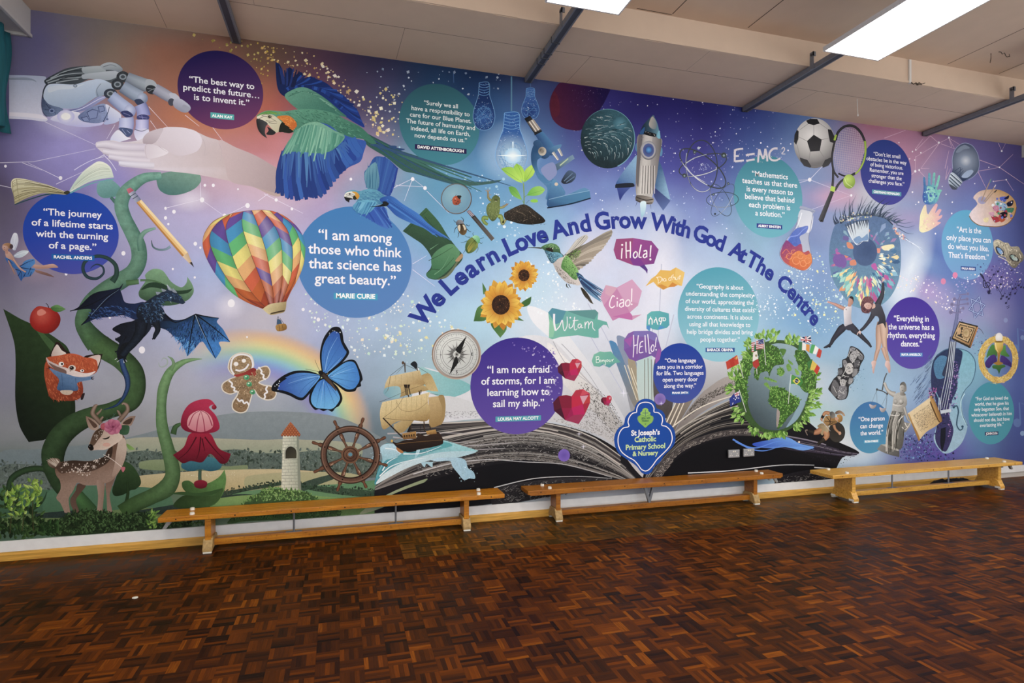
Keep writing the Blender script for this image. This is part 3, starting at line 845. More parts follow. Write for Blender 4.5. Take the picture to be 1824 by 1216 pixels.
GLOWS = [(120, 260, 150, 110, 'b0a8f0', .75), (115, 205, 60, 45, 'd8d4ff', .8), (400, 300, 130, 45, 'd0a8a0', .5, 25), (395, 185, 120, 60, 'd07c48', .6, -20), (280, 45, 160, 40, '8a8478', .4), (70, 70, 60, 120, '54549a', .5),
    (330, 310, 200, 60, 'c4b4cc', .5, 20), (470, 330, 120, 60, 'd4c0d8', .6), (560, 260, 90, 80, 'd490a0', .5), (250, 420, 60, 90, 'b0a0cc', .5), (410, 545, 30, 26, 'e8e4f4', .8), (340, 355, 40, 25, 'ece8f8', .8), (60, 460, 50, 50, 'c0a8b4', .5),
    (908, 270, 60, 60, 'd0ecff', .9), (910, 250, 100, 110, '4c90d0', .6), (860, 200, 60, 70, '1c4c88', .5), (820, 420, 120, 70, '78bce0', .5), (780, 330, 90, 60, '4c9cc4', .5), (945, 190, 50, 60, '40508c', .5), (1080, 330, 90, 60, '7ca0dc', .5),
    (1130, 420, 110, 80, 'd8dcf0', .55), (1050, 440, 60, 70, 'e0dcec', .7, 20), (1180, 480, 40, 110, 'e8e8f4', .8), (1150, 620, 60, 130, 'e4e6f2', .7), (990, 560, 130, 90, 'dce8f4', .5), (1120, 590, 90, 80, 'dcdff0', .7), (940, 520, 90, 60, 'b4dcf0', .6), (840, 560, 80, 50, 'b0dcf0', .5),
    (1395, 470, 80, 50, '9cc0e8', .5), (1420, 560, 100, 70, '68a4dc', .5), (1270, 440, 60, 50, 'b8d4f0', .5), (1400, 640, 60, 60, 'a8c8e0', .6), (1450, 690, 90, 50, 'd0d4e0', .8), (1440, 730, 60, 26, '8cc8c8', .5), (1500, 790, 80, 40, 'dcdfe6', .7),
    (1470, 350, 60, 30, 'd4a0c0', .5), (1600, 280, 60, 60, 'd088a4', .6), (1650, 520, 70, 40, 'c49cd4', .7, 20), (1700, 560, 80, 30, 'a898d0', .5), (1500, 350, 60, 30, 'e0a8c0', .6), (1620, 390, 90, 26, 'b89cc8', .5), (1660, 450, 40, 60, '3c60b4', .5), (1590, 510, 40, 60, 'd4e8f4', .8, -40), (1600, 440, 50, 40, 'c0d4ec', .6), (1640, 460, 60, 26, '8cb0dc', .6, 30),
    (1560, 690, 90, 60, 'a8ccec', .5), (1500, 690, 70, 40, '88b8d4', .5), (1640, 800, 80, 60, '4c3c94', .8), (1690, 800, 60, 60, '6448ac', .7), (1680, 720, 40, 90, '3c4c90', .5), (1790, 500, 60, 70, '6c58a8', .6), (1755, 490, 50, 40, '8c74b8', .5), (1760, 560, 60, 60, '9c98c4', .6), (1740, 640, 50, 90, '7cbcd0', .6), (1750, 850, 90, 40, '6c74c0', .5), (1815, 700, 26, 200, '4458a4', .6), (1625, 470, 34, 80, 'dce8f4', .9, 20), (1610, 520, 30, 60, 'dce8f4', .7, 30), (1560, 345, 50, 40, 'd4dce0', .7)]
def vnoise(x, y, seed):
    R = np.random.RandomState(seed); G = R.rand(256, 256)
    xi = np.floor(x).astype(int); yi = np.floor(y).astype(int); u = x - xi; v = y - yi
    u = u * u * (3 - 2 * u); v = v * v * (3 - 2 * v)
    g = lambda a, b: G[a % 256, b % 256]
    return (g(xi, yi) * (1 - u) + g(xi + 1, yi) * u) * (1 - v) + (g(xi, yi + 1) * (1 - u) + g(xi + 1, yi + 1) * u) * v
def fbm(x, y, seed, o=5):
    s = 0; a = .5
    for k in range(o): s = s + a * vnoise(x * 2 ** k, y * 2 ** k, seed + k); a *= .55
    return s / 1.1
def build_sheet():
    global MURAL
    G = np.array([[lin(c) for c in r.split()] for r in SKY.split('\n')])      # 11 x 20 x 3
    G = np.sqrt(G)
    nx, nz = 420, 170
    x0, x1, z0, z1 = XL + .004, XR - .004, .1415, ZC1 - .0015
    X = np.linspace(x0, x1, nx)[None, :].repeat(nz, 0); Z = np.linspace(z0, z1, nz)[:, None].repeat(nx, 1)
    th = np.arctan2(X, D); dep = D * np.cos(th - YAW) / np.cos(th)
    px = CX + FPX * np.tan(th - YAW); py = CY - (Z - H) * FPX / dep
    wx = px + 60 * (fbm(px / 150, py / 150, 3) - .5); wy = py + 60 * (fbm(px / 150, py / 150, 13) - .5)
    gx = np.clip(wx / 96, 0, 18.999); gy = np.clip(wy / 96, 0, 9.999)
    def cub(t): return t * t * (3 - 2 * t) * .5 + t * .5
    i = gx.astype(int); j = gy.astype(int); u = cub(gx - i)[..., None]; v = cub(gy - j)[..., None]
    C = (G[j, i] * (1 - u) + G[j, i + 1] * u) * (1 - v) + (G[j + 1, i] * (1 - u) + G[j + 1, i + 1] * u) * v
    C = C * C
    m = fbm(px / 70, py / 70, 21)[..., None]
    C = C * (1 + .3 * (m - .48))
    def soft(a, col):
        nonlocal C
        C = C * (1 - a[..., None]) + np.array(lin(col)) * a[..., None]
    def glow(x, y, rx, ry, col, al, rot=0, pw=1.):
        c_, s_ = math.cos(math.radians(rot)), math.sin(math.radians(rot)); dx, dy = px - x, py - y
        d = np.sqrt(((dx * c_ + dy * s_) / rx) ** 2 + ((dy * c_ - dx * s_) / ry) ** 2)
        soft(al * np.clip(1 - d, 0, 1) ** pw * (.75 + .5 * fbm(px / 40, py / 40, 5)), col)
    for g in GLOWS: glow(*g)
    # rainbow
    dx, dy = px - 432, py - 778; rr = np.sqrt((dx / 1.20) ** 2 + dy ** 2); an = np.degrees(np.arctan2(-dy, dx / 1.2))
    fade = np.clip((an + 8) / 30, 0, 1) * np.clip((125 - an) / 45, 0, 1)
    tb = (186 - rr) / 82
    stops = [(-.12, 'c8b0a8', 0), (0., 'dcae84', .75), (.14, 'e8c07c', .95), (.27, 'dcd890', .95), (.4, 'a4d4a4', .95), (.53, '84c4dc', .95), (.66, '7c9ce4', .9), (.82, '8c84d8', .65), (1.05, '9c98c8', 0)]
    tt = [k[0] for k in stops]
    for ch in range(3):
        v = np.interp(tb, tt, [lin(k[1])[ch] for k in stops]); a = np.interp(tb, tt, [k[2] for k in stops]) * fade
        C[..., ch] = C[..., ch] * (1 - a) + v * a
    lum = (C @ np.array([.2126, .7152, .0722]))[..., None]; C = (lum + (C - lum) * .84) * 1.0
    V = np.stack([X, np.full_like(X, -SHEET), Z], -1).reshape(-1, 3)
    idx = np.arange(nx * nz).reshape(nz, nx)
    Fq = np.stack([idx[:-1, :-1], idx[:-1, 1:], idx[1:, 1:], idx[1:, :-1]], -1).reshape(-1, 4)
    me = bpy.data.meshes.new('wall_mural'); me.from_pydata(V.tolist(), [], Fq.tolist())
    a = me.color_attributes.new('Col', 'FLOAT_COLOR', 'POINT')
    a.data.foreach_set('color', np.hstack([np.clip(C.reshape(-1, 3), 0, 1), np.ones((nx * nz, 1))]).ravel())
    t = me.attributes.new('Tex', 'FLOAT_VECTOR', 'POINT'); t.data.foreach_set('vector', np.tile([.10, .08, .0], nx * nz))
    me.materials.append(M_print)
    MURAL = bpy.data.objects.new('wall_mural', me); COL.objects.link(MURAL)
    MURAL['kind'] = 'thing'; WORLD['wall_mural'] = np.zeros(3)
    tag(MURAL, 'colourful printed mural of science, stories and music covering the whole back wall', 'mural')
build_sheet()
# ------------------------------------------------------------------ round quotes
def block(lines, c, bold, o, level):
    """centred lines of one size with even leading"""
    bold = min(.0155, bold * .75); n = len(lines); sc = []; Zs = []
    for s, xl, xr, yb in lines:
        v, f = glyphs(s, bold); w = max(a for a, b in v) - min(a for a, b in v)
        sc.append(float(W2(xr, yb)[0] - W2(xl, yb)[0]) / w); Zs.append(float(W2(xl, yb)[1]))
    k = sorted(sc)[n // 2] if n % 2 else (sorted(sc)[n // 2] + sorted(sc)[n // 2 - 1]) / 2
    fit = np.polyfit(range(n), Zs, 1) if n > 1 else (0, Zs[0])
    for i, (s, xl, xr, yb) in enumerate(lines):
        v, f = glyphs(s, bold); x0 = min(a for a, b in v); x1 = max(a for a, b in v)
        Xm = float(W2(xl, yb)[0] + W2(xr, yb)[0]) / 2; kk = k * .6 + sc[i] * .4; Z = fit[0] * i + fit[1]
        begin('lettering', None, level, o)
        M_.addw([(Xm + (a - (x0 + x1) / 2) * kk, Z + b * k) for a, b in v], f, lin(c)); end()
def quote(name, label, cx, cy, r, c, c2, g, lines, who, tb=None, barc='4cb4b4', txt='f4f4fa', tc='ffffff', level=2, c3=None, bold=.02, tbold=.03):
    T(0, 0, 1)
    begin(name, label, level); circ(cx, cy, r, c, c2, g, c3); o = end()
    block(lines, txt, bold, o, level + 1)
    begin('name_bar', None, level + 1, o)
    xl, xr, ym, h = who[1:]
    bar(xl, ym, xr, h, barc)
    # lettering inset in the bar
    k = (xr - xl) * .045 + .6
    X0, Z0 = W2(xl, ym); _, Zb = W2(xl, ym + h * .27)
    text(who[0], xl + k, xr - k, PX(float(W2(xl + k, ym)[0]), float(Zb))[1], tc, tbold)
    end()
    return o
quote('round_quote', 'deep violet round quote by the robot hand', 394, 160.5, 69.5, '241a58', '7c3a6a', '380 95 410 235',
      [('“The best way to', 337, 453, 146), ('predict the future…', 326, 462.5, 159.5), ('is to invent it.”', 346, 444, 178)], ('ALAN KAY', 375, 417, 205, 10), level=2, c3='4a2a64')
quote('round_quote', 'blue round quote under the open story book', 128, 415, 73, '0a4cb8', '4a52b4', '120 340 140 490',
      [('“The journey', 79, 180, 381), ('of a lifetime starts', 55.5, 202, 403.5), ('with the turning', 65, 192, 421.5), ('of a page.”', 86, 173, 441)], ('RACHEL ANDERS', 92, 168.5, 457, 10), barc='0a68b8', bold=.028, c3='2448b8')
quote('round_quote', 'large sky blue round quote between the balloon and the boot', 633.5, 467, 99, '3a82c4', '5a8acc', '600 370 650 570',
      [('“I am among', 567, 698, 425), ('those who think', 552.5, 712.5, 451.5), ('that science has', 549, 715.5, 477.5), ('great beauty.”', 560.5, 705, 503)], ('MARIE CURIE', 594.5, 672.5, 527, 11.5), barc='3aa6cc', bold=.028)
quote('round_quote', 'dark teal round quote between the big parrot and the glowing bulbs', 784, 222, 72, '2a5f6c', '3a8a9c', '770 150 790 295',
      [('“Surely we all', 755, 815.5, 186.5), ('have a responsibility to', 732.5, 837, 195.5), ('care for our Blue Planet.', 730.5, 839, 207.5), ('The future of humanity and', 723.5, 846, 218), ('indeed, all life on Earth,', 731, 838, 231.5), ('now depends on us.”', 739.5, 831, 245)],
      ('DAVID ATTENBOROUGH', 739, 831, 261, 9), barc='241a54', bold=.012, txt='e2ecec')
quote('round_quote', 'teal round quote under the chalk formula', 1369, 350, 73, '3c8ca0', '66b4c8', '1360 280 1380 410',
      [('“Mathematics', 1338.5, 1404, 313.5), ('teaches us that there', 1322, 1419.5, 325.5), ('is every reason to', 1330.5, 1411.5, 340.5), ('believe that behind', 1326.5, 1415, 353.5), ('each problem is', 1333.5, 1407.5, 368), ('a solution.”', 1345.5, 1397, 384)],
      ('ALBERT EINSTEIN', 1347.5, 1393, 401.5, 8), barc='2c3c94', bold=.014)
quote('round_quote', 'royal blue round quote between the racket and the painted hand print', 1578.5, 307, 58, '2c4290', '4848a0', '1575 250 1585 365',
      [('“Don’t let small', 1556, 1603, 275.5), ('obstacles be in the way', 1543, 1614.5, 286.5), ('of being victorious.', 1550, 1608, 297), ('Remember, you are', 1549.5, 1608.5, 304.5), ('stronger than the', 1552, 1606, 315), ('challenges you face.”', 1546.5, 1611, 325)],
      ('CRISTIANO RONALDO', 1553, 1605, 341, 7.5), barc='58a0b4', bold=.01)
quote('round_quote', 'pale sky blue round quote under the paint palette', 1723.5, 436, 62, '5ab0d8', '78a4d8', '1720 372 1730 500',
      [('“Art is the', 1705, 1746.5, 413), ('only place you can', 1685, 1765, 426.5), ('do what you like.', 1688.5, 1761, 443), ('That’s freedom.”', 1689, 1761, 458.5)], ('PAULA REGO', 1711, 1738, 477.5, 7.5), barc='2c50a0', bold=.016)
quote('round_quote', 'turquoise round quote left of the leafy globe', 1281, 560, 84, '4aa4bc', '8ccadc', '1275 480 1290 620',
      [('“Geography is about', 1240.5, 1324, 513.5), ('understanding the complexity', 1221, 1343, 525), ('of our world, appreciating the', 1221, 1342, 541), ('diversity of cultures that exists', 1220, 1343.5, 553), ('across continents. It is about', 1224, 1340, 567.5), ('using all that knowledge to', 1227, 1337, 580), ('help bridge divides and bring', 1222, 1342, 594), ('people together.”', 1248, 1317, 608.5)],
      ('BARACK OBAMA', 1256.5, 1308.5, 623, 8), barc='2a5aa4', bold=.01)
quote('round_quote', 'violet round quote with storm words beside the red hearts', 922, 687, 86, '3c2a94', '6a52b0', '900 600 930 765',
      [('“I am not afraid', 867, 979, 664.5), ('of storms, for I am', 858, 987, 684.5), ('learning how to', 868, 978.5, 705), ('sail my ship.”', 878, 969, 725)], ('LOUISA MAY ALCOTT', 882.5, 963.5, 746.5, 9.5), barc='4aa8bc', bold=.026)
quote('round_quote', 'small royal blue round quote right above the school badge', 1211, 664.5, 53.5, '1440a8', '4658ac', '1205 615 1215 720',
      [('“One language', 1183, 1240.5, 645), ('sets you in a corridor', 1171.5, 1251, 657), ('for life. Two languages', 1169, 1253, 668.5), ('open every door', 1180.5, 1242, 679.5), ('along the way.”', 1182.5, 1240, 690.5)], ('FRANK SMITH', 1195, 1227.5, 700, 5.5), barc='1c68b8', bold=.016, level=3)
quote('round_quote', 'violet round quote right of the two dancers', 1625, 593, 64, '4428a0', '5c4ab0', '1620 530 1630 656',
      [('“Everything in', 1592, 1654, 572), ('the universe has a', 1582, 1663.5, 585.5), ('rhythm, everything', 1580.5, 1665, 601.5), ('dances.”', 1604, 1642.5, 617)], ('MAYA ANGELOU', 1603, 1643, 631.5, 7), barc='4a8cd0', bold=.018)
quote('round_quote', 'steel blue round quote below the statue scales', 1550, 761, 46, '3a76b4', '4a98c0', '1540 715 1560 806',
      [('“One person', 1529, 1575.5, 750), ('can change', 1530.5, 1574, 763), ('the world.”', 1532.5, 1572.5, 775)], ('ROSA PARKS', 1538.5, 1565.5, 786.5, 5.5), barc='58b0d4', bold=.018)
quote('round_quote', 'teal round quote under the golden chalice wreath', 1766, 735.5, 55.5, '3c96ac', '4aa0b4', '1760 680 1770 790',
      [('“For God so loved the', 1738.5, 1794.5, 713), ('world, that he gave his', 1736, 1796.5, 722.5), ('only begotten Son, that', 1735, 1797, 732), ('whosoever believeth in him', 1730.5, 1801.5, 742), ('should not die, but have', 1734.5, 1798, 751), ('everlasting life.”', 1744.5, 1788, 760.5)],
      ('JOHN 3:16', 1754, 1778, 772.5, 6.5), barc='24285c', bold=.008)

# ------------------------------------------------------------------ countryside at the foot of the mural
begin('countryside', 'printed valley of hedged fields below the rainbow', 1); T(0, 0, 1)
P('0,806 60,800 150,792 240,776 330,752 420,735 520,733 600,742 660,768 700,800 700,860 0,860', '8c989e', '75868c', '300 740 300 830', n=(.2, .3, .2))
P('225,782 330,779 460,783 520,782 640,790 640,815 225,815', 'b0b09a', '98a48c', '300 780 300 810', n=(.2, .3, 0))
P('0,832 40,826 90,835 90,872 0,872', '66746e', n=(1.2, 1.2, 0))
leafy('0,828 40,824 95,834 95,872 0,872', 160, 7, 5, '5c6c68 6c7c78 4c5a54 7c8a88', 3)
P('222,810 260,802 300,808 350,806 420,800 460,806 520,806 570,802 640,812 680,830 680,850 440,848 300,850 222,842', '5c6c64', n=(1.2, 1.2, 0))
leafy('222,806 260,800 300,806 350,803 420,800 460,804 520,804 570,800 640,812 680,830 680,848 440,846 300,848 222,842', 600, 7, 5, '4c5e54 5c7068 6c7e78 445448 78887e 3c4c40', 4)
P('250,822 300,818 400,830 440,828 440,836 300,838 250,834', '8c9c74', '7a8c64', '300 820 300 840', n=.3)
P('225,852 300,842 420,836 520,836 600,846 600,868 470,874 340,880 225,872', 'cbbd92', 'b8a878', '300 840 300 875', n=.35)
P('440,848 540,840 640,846 650,880 520,878 440,870', 'b4b088', 'a0a478', '500 840 500 880', n=.3)
SC('300,845 420,839 420,846 300,850', 40, 1, 2, 'e8e4cc d8d0b0', 5)
P('0,870 80,872 110,880 110,940 0,940', '4c7458', '3a5c44', '0 870 0 940', n=.3)
P('90,872 225,866 300,878 300,935 90,935', '527c60', '466c4c', '0 870 0 940', n=.3)
P('330,886 420,876 500,868 600,862 700,858 700,920 330,920', '5c8c66', '74985c', '400 865 400 920', n=.3)
P('330,882 380,878 440,868 500,858 500,864 440,874 390,886 330,892', '34483a', n=1)
leafy('330,880 380,876 440,866 500,856 520,858 440,874 390,886 330,892', 160, 5, 4, '2c3c2c 3c5040 4c5c48', 6)
P('535,862 560,852 590,845 600,850 570,862 540,874', '3c5044', n=1)
P('530,864 600,868 680,876 700,884 640,884 560,874', '36503c', n=1)
leafy('530,862 600,866 690,874 700,884 640,884 560,874', 120, 5, 4, '2c4030 3c5444 4c6450', 7)
P('0,924 80,912 160,914 230,905 300,905 330,915 330,932 0,938', '6c8450', n=.4)
P('60,915 150,908 200,914 200,920 60,922', '2c3c38', n=.8)
P('235,912 300,900 360,890 420,880 460,882 460,892 300,915', '2c3c38', n=.8)
P('380,890 470,880 580,884 660,895 640,915 380,915', '7ca05c', '6c9050', '400 885 400 915', n=.35)
end()

# ------------------------------------------------------------------ giant open book
begin('giant_open_book', 'giant printed open book spreading its pages behind the blue school badge', 1); T(0, 0, 1)
P('668,868 690,850 720,840 730,757 800,752 870,748 930,748 990,755 1050,772 1100,800 1130,830 1150,862 1000,872 880,896 668,930!', '1a191e', n=(.4, .8, 0))
P('640,915 690,880 760,852 740,870 690,900', 'a8b08c', '8c9c78', '640 915 760 850', n=.3)
# page faces
P('731,752 735,700 744,656 790,664 838,690 870,640 925,600 985,605 1040,660 1085,720 1130,800 1148,850 1130,835 1098,795 1050,768 990,752 930,745 860,745', 'e2e4ec', 'c4c2c4', '930 600 1080 800', n=(.12, .15, .1))
P('747,655 770,660 800,668 840,688 818,704 790,708 768,700 750,690', '9cccd0', '7cc0c4', '760 660 830 690', n=.3)
P('735,712 800,705 852,722 850,738 735,740', 'd6d8dc', n=.2)
hair('745,735 860,732 860,742 745,745', 160, 3, .8, '7c7c84 9c9ca4', 5, 3)
P('940,545 980,560 1030,620 1080,690 1120,760 1100,740 1050,680 1000,620 950,575', 'eceff6', 'd4d6dc', '960 560 1100 750', n=.1)
P('975,610 1010,640 1060,690 1110,760 1135,815 1110,790 1060,735 1010,690 985,660', 'eceaea', 'a8a4a2', '1000 640 1120 800', n=(.2, .2, .1))
hair('1030,680 1075,700 1110,755 1125,795 1090,770 1050,725', 420, 3.2, 1.0, '4c4844 6c6864 34302c', 48, 3, spread=8)
hair('1050,725 1090,770 1100,790 1060,765 1040,750', 170, 3, .8, '6c6864 8c8884', 40, 4, spread=8)
hair('985,745 1040,752 1075,775 1020,765', 120, 3, .8, '7c7874 9c9894', 25, 4, spread=8)
SS('1000,612 1040,655 1070,700 1090,735|1030,660 1070,705 1110,770|985,608 1010,650 1060,690', 1.2, 'a8aab4', .6)
SS('1030,560 1075,640 1110,700|1047,540 1085,610 1120,690|1150,590 1148,700|1163,560 1158,700|1178,470 1172,600 1160,700|1200,560 1180,640 1160,710', 1.7, 'c0c6de', 1)
P('1098,600 1118,606 1150,700 1158,790 1146,800 1125,740', '8898b8', 'a8a49c', '1100 600 1150 790', n=.15)
P('1085,608 1098,612 1140,720 1130,725 1110,680', '4c8cc0', '8c8880', '1090 610 1130 720', n=.2)
P('1118,640 1130,640 1142,712 1134,716', 'a89c84', n=.3)
SS('1112,650 1134,712|1118,650 1140,712|1124,655 1142,708', 1.6, 'e4dcc4', 1.2)
P('1136,630 1160,630 1164,714 1138,714', 'b8d4d4', 'c4d4d0', '1136 630 1136 714', n=.1)
SS('1148,640 1148,712|1154,638 1155,712|1160,640 1161,712', 1.6, '8c948c', 1.4)
P('1166,640 1190,650 1200,700 1190,745 1166,720', '6c6668', '4c4444', '1166 640 1190 745', n=(.3, .4, 0))
P('1184,752 1215,700 1232,650 1260,640 1240,700 1205,760 1190,790', 'a4988c', '6c6258', '1240 650 1190 780', n=.2)
SS('1187,752 1206,712|1193,756 1216,706|1199,760 1222,708', 2.2, 'e4dcc8', 1.6)
P('1195,780 1225,730 1260,690 1300,665 1345,655 1340,690 1290,712 1240,742 1200,782', 'b4aca8', '847c78', '1320 660 1210 770', n=(.3, .2, 0))
hair('1215,750 1240,715 1280,690 1320,675 1320,688 1280,704 1235,735', 520, 3.2, 1.0, '4c4642 6c6660 38342f', -36, 3, spread=8)
P('1235,640 1300,640 1350,640 1345,665 1290,672 1240,700', 'ccd0d8', 'b0b0b4', '1280 640 1280 690', n=.12)
# left stack of pages
LO('668,866 760,790 850,762 930,752 1000,760 1060,785 1110,825 1140,858', '668,872 740,850 850,826 930,820 1000,828 1060,842 1100,852 1130,862', 34, 1.6, '6c6866 8c8884 4c4848 a8a4a0 3a3638 2a282c 78726e', 3, .03, .97)
LO('735,752 800,752 900,748 980,755 1050,775 1105,812', '720,800 800,780 900,765 980,772 1050,795 1105,830', 10, 2.2, 'a8a29c 5c5654 8c8680 c4bcb4 443e40', 8, 0, 1, .25)
hair('740,830 860,780 960,775 1050,800 1100,840 1000,826 900,822 760,850', 900, 5, .9, '8a8886 5c5a5a 2a282c a4a2a0 161418', 0, 5, spread=60)
P('690,885 800,845 900,824 970,824 1030,838 1080,850 1060,858 940,862 840,878 700,910', '0e0e14', n=.4)
SS('736,844 800,826 870,818 930,822 1000,826 1050,838 1090,850|880,868 950,852 1030,848 1090,852', 1.8, 'c8c8cc', .6)
P('880,872 950,856 1030,850 1100,853 1140,860 1000,880 880,900', '2c2a2e', n=(1, 1, 0))
hair('890,872 950,860 1030,854 1100,856 1100,866 890,895', 400, 5, .9, '6a6868 8a8886 1a181c', 0, 6, spread=50)
SS('690,772 760,770 840,772|700,778 780,788 850,786|740,800 830,794 920,788|730,812 830,802 900,798', 2.6, 'b4b0b4', .8)
# right stack of pages
P('1148,858 1165,812 1190,782 1235,748 1290,718 1340,700 1400,720 1470,775 1530,805 1500,815 1470,860 1400,850 1240,858', '15141a', n=(.4, .6, 0))
LO('1150,850 1170,806 1205,768 1255,733 1310,706 1345,694', '1152,858 1185,825 1225,790 1280,768 1330,765 1370,770', 16, 1.8, '8c8680 5c5652 b8b0a4 3c3836 746c64', 6, 0, .9)
SS('1164,790 1200,758 1250,724 1310,703', 2.4, 'e4dccc', 1.6)
SS('1172,800 1215,760 1275,735 1320,722', 2, 'b8b0a8', 1)
P('1162,855 1175,825 1210,795 1255,775 1300,765 1345,764 1370,772 1350,776 1300,776 1250,788 1205,812 1180,850', '4c4646', n=(1.2, 1, 0))
hair('1165,850 1178,825 1212,798 1258,778 1300,768 1350,766 1350,774 1300,774 1250,788 1205,812 1182,845', 420, 5, .8, 'a8a098 746c66 2a2628', -30, 3, spread=30)
P('1178,858 1205,818 1250,792 1300,780 1350,778 1400,800 1470,820 1480,855 1380,845 1250,846', '0c0c12', n=.3)
LO('1372,770 1400,775 1450,785 1500,800 1532,806', '1372,790 1400,800 1450,806 1500,812 1520,813', 9, 1.5, '8c8494 b0a8b0 5c5468 3c3448', 7)
SC('1420,790 1530,806 1500,830 1440,815', 260, .8, 2, '2c2434 1a1420', 3)
SS('1225,842 1300,838 1390,828 1450,828|1450,832 1520,838', 2, 'd8d8dc', 1)
P('1385,850 1460,834 1500,840 1520,860 1385,880', '242228', n=(1, 1, 0))
hair('1385,855 1460,840 1500,845 1480,868 1390,880', 260, 5, .9, '6a6868 8a8886 141216', -10, 6, spread=40)
P('1340,790 1365,784 1400,778 1425,790 1450,796 1430,802 1400,796 1375,798 1350,796', '2c50c8', '6ca4f0', '1340 790 1400 790', n=.2)
SS('1305,782 1330,795 1350,797 1385,786 1410,790 1450,800|1310,786 1340,800 1365,802 1400,790', 3, '5c90ec', .6)
E(1423, 787, 1.8, 1.8, 'f4dcc0')
end()
begin('water_wave', 'turquoise splashing wave under the sailing ship', 3); T(456, 608)
P('850,1020 855,960 880,880 900,830 890,760 930,725 980,735 1030,760 1080,790 1180,770 1290,745 1330,705 1400,720 1480,745 1560,770 1580,780 1500,800 1440,820 1290,820 1180,850 1060,900 950,960', '3c98a8', '9cd4dc', '950 760 1300 900', n=(.5, .6, .2))
P('855,1015 900,950 1010,880 1140,830 1300,790 1460,780 1570,785 1480,815 1400,830 1290,835 1190,860 1080,900 960,960', 'd4e8f0', 'b0d4e0', '900 950 1400 800', n=.5)
P('1080,800 1180,800 1300,770 1400,740 1340,715 1280,745 1180,770', '2c7c8c', '5cb0b8', '1080 800 1350 730', n=.4)
P('885,755 930,728 1000,735 1040,790 980,830 920,850 880,930 865,985 858,960 900,850', 'b8dcec', '5cacb8', '900 740 880 950', n=.6)
P('1130,830 1145,770 1160,740 1160,690 1170,672 1182,700 1200,745 1175,750 1160,800', '9cccdc', 'd4ecf4', '1130 830 1180 680', n=.4)
P('1180,860 1240,845 1290,855 1380,850 1400,890 1440,940 1480,985 1520,975 1560,975 1550,930 1510,900 1495,850 1460,830 1400,825 1290,830', 'bcdcec', '98c4dc', '1200 850 1520 960', n=.6)
P('1180,860 1200,895 1215,870 1255,895 1260,862 1290,858', 'a8d0e0', n=.3)
SC('1180,700 1240,720 1260,790 1180,790', 26, 3, 9, 'e4f4fc a8d4e4', 3, 6)
SC('1480,880 1580,920 1560,1000 1420,990', 20, 3, 10, 'd4ecf8 a8ccdc', 5, 6)
SC('780,740 900,730 900,800 830,860', 24, 3, 10, 'c4e0f0 8cbcd8', 6, 6)
SS('900,920 940,860 1010,820|880,960 960,890 1080,850 1200,830|1050,800 1180,795 1320,745|920,760 990,770 1030,800', 9, 'eaf6fc', 2)
end()

# ------------------------------------------------------------------ beanstalk
begin('beanstalk', 'winding green beanstalk with big leaves up the left side of the mural', 2)
T(0, 304)
P('1120,40 1180,12 1300,0 1345,15 1362,-8 1352,-30 1385,-32 1422,20 1432,75 1385,130 1290,168 1200,172 1142,142 1120,95', '4c7c78', '7ca494', '1250 170 1300 0', n=(.2, .5, 0))
P('700,90 780,60 850,110 862,150 820,185 740,195 700,170 690,130', '7cb0b0', '5c9490', '750 70 780 190', n=.3)
P('990,860 1040,780 1035,740 1090,700 1160,712 1220,790 1290,830 1328,800 1335,755! 1370,810 1380,865 1340,920 1250,955 1160,960 1080,940 1000,905', '2c4c34', '7ca880', '1150 960 1200 720', n=(.3, .6, 0))
P('1005,850 1060,800 1150,800 1240,850 1330,850 1370,840 1340,870 1260,880 1180,850 1080,830', '24402c', n=.5)
RB('790,190,20 830,230,30', '4c7c70', '4c7c70', '3c645c', '3c645c')
T(0, 608)
P('24,-232! 60,-212 150,-160 280,-100 420,-10 480,40 520,150 532,300 530,430 500,560 440,640 310,702! 205,716! 140,600 110,420 112,150 100,0', '2c4424', '141f14', '500 100 150 500', n=(.3, .8, .2))
P('230,-130 330,-40 430,60 500,180 525,340 515,440 480,300 400,120 300,-20', '44663a', '2c4428', '300 -60 500 400', n=(.3, .6, 0))
P('510,420 535,420 530,560 470,650 430,640 490,560', '1c2c18')
RB('390,930,40 290,905,40 180,918,45 90,970,45 62,1050,36 80,1130,26 150,1185,24 240,1190,20 310,1130,14 335,1070,4', '34502c', '2c4830', '1c2c1c', '1c3020', n=.4)
P('880,860 940,880 990,950 1005,1010 970,1050 930,1060 880,1090 820,1100 800,1060 830,960', '34502c', '1c3018', '900 880 880 1090', n=(.3, .6, 0))
P('900,725 960,765 920,770', '6c9448', '88b05c', '900 740 950 760')
RB('908,1000,16 912,1080,22 898,1150,24', '28401f', '28401f', '1c2c16', '1c2c16')
RB('540,1090,100 600,1160,110 650,1216,110', '4c7c44', '3c6034', '2c4c2c', '2c4c2c', n=.4)
RB('1440,124,4 1370,130,22 1300,150,40 1215,215,64 1165,330,76 1150,460,70 1155,600,84 1190,740,90 1225,880,104 1230,960,110 1190,1040,130 1090,1100,110 960,1160,110 870,1220,120', '84b078', '3c5c2c', '4c7444', '24381c', hl=.1, n=(.3, .8, .3))
RB('1195,105,3 1225,125,18 1238,160,24 1215,205,30', '84a47c', '6c9464', '6c8c6c', '5c8050')
RB('1130,150,3 1140,178,7 1165,180,9 1192,160,9 1190,128,8 1165,118,6 1150,140,3', 'a8b8b0', 'a8b8b0', '98a8a0', '98a8a0')
RB('1290,585,20 1250,610,36 1235,660,44', '4c7444', '3c5c34', '2c4424', '2c4424')
P('1300,1000 1345,990 1400,1020 1480,1010 1560,965 1600,912! 1612,985 1590,1080 1530,1160 1440,1182 1240,1178! 1290,1110 1330,1085 1300,1040', '5c8c48', '2c4824', '1560 960 1350 1160', n=(.4, .8, .2))
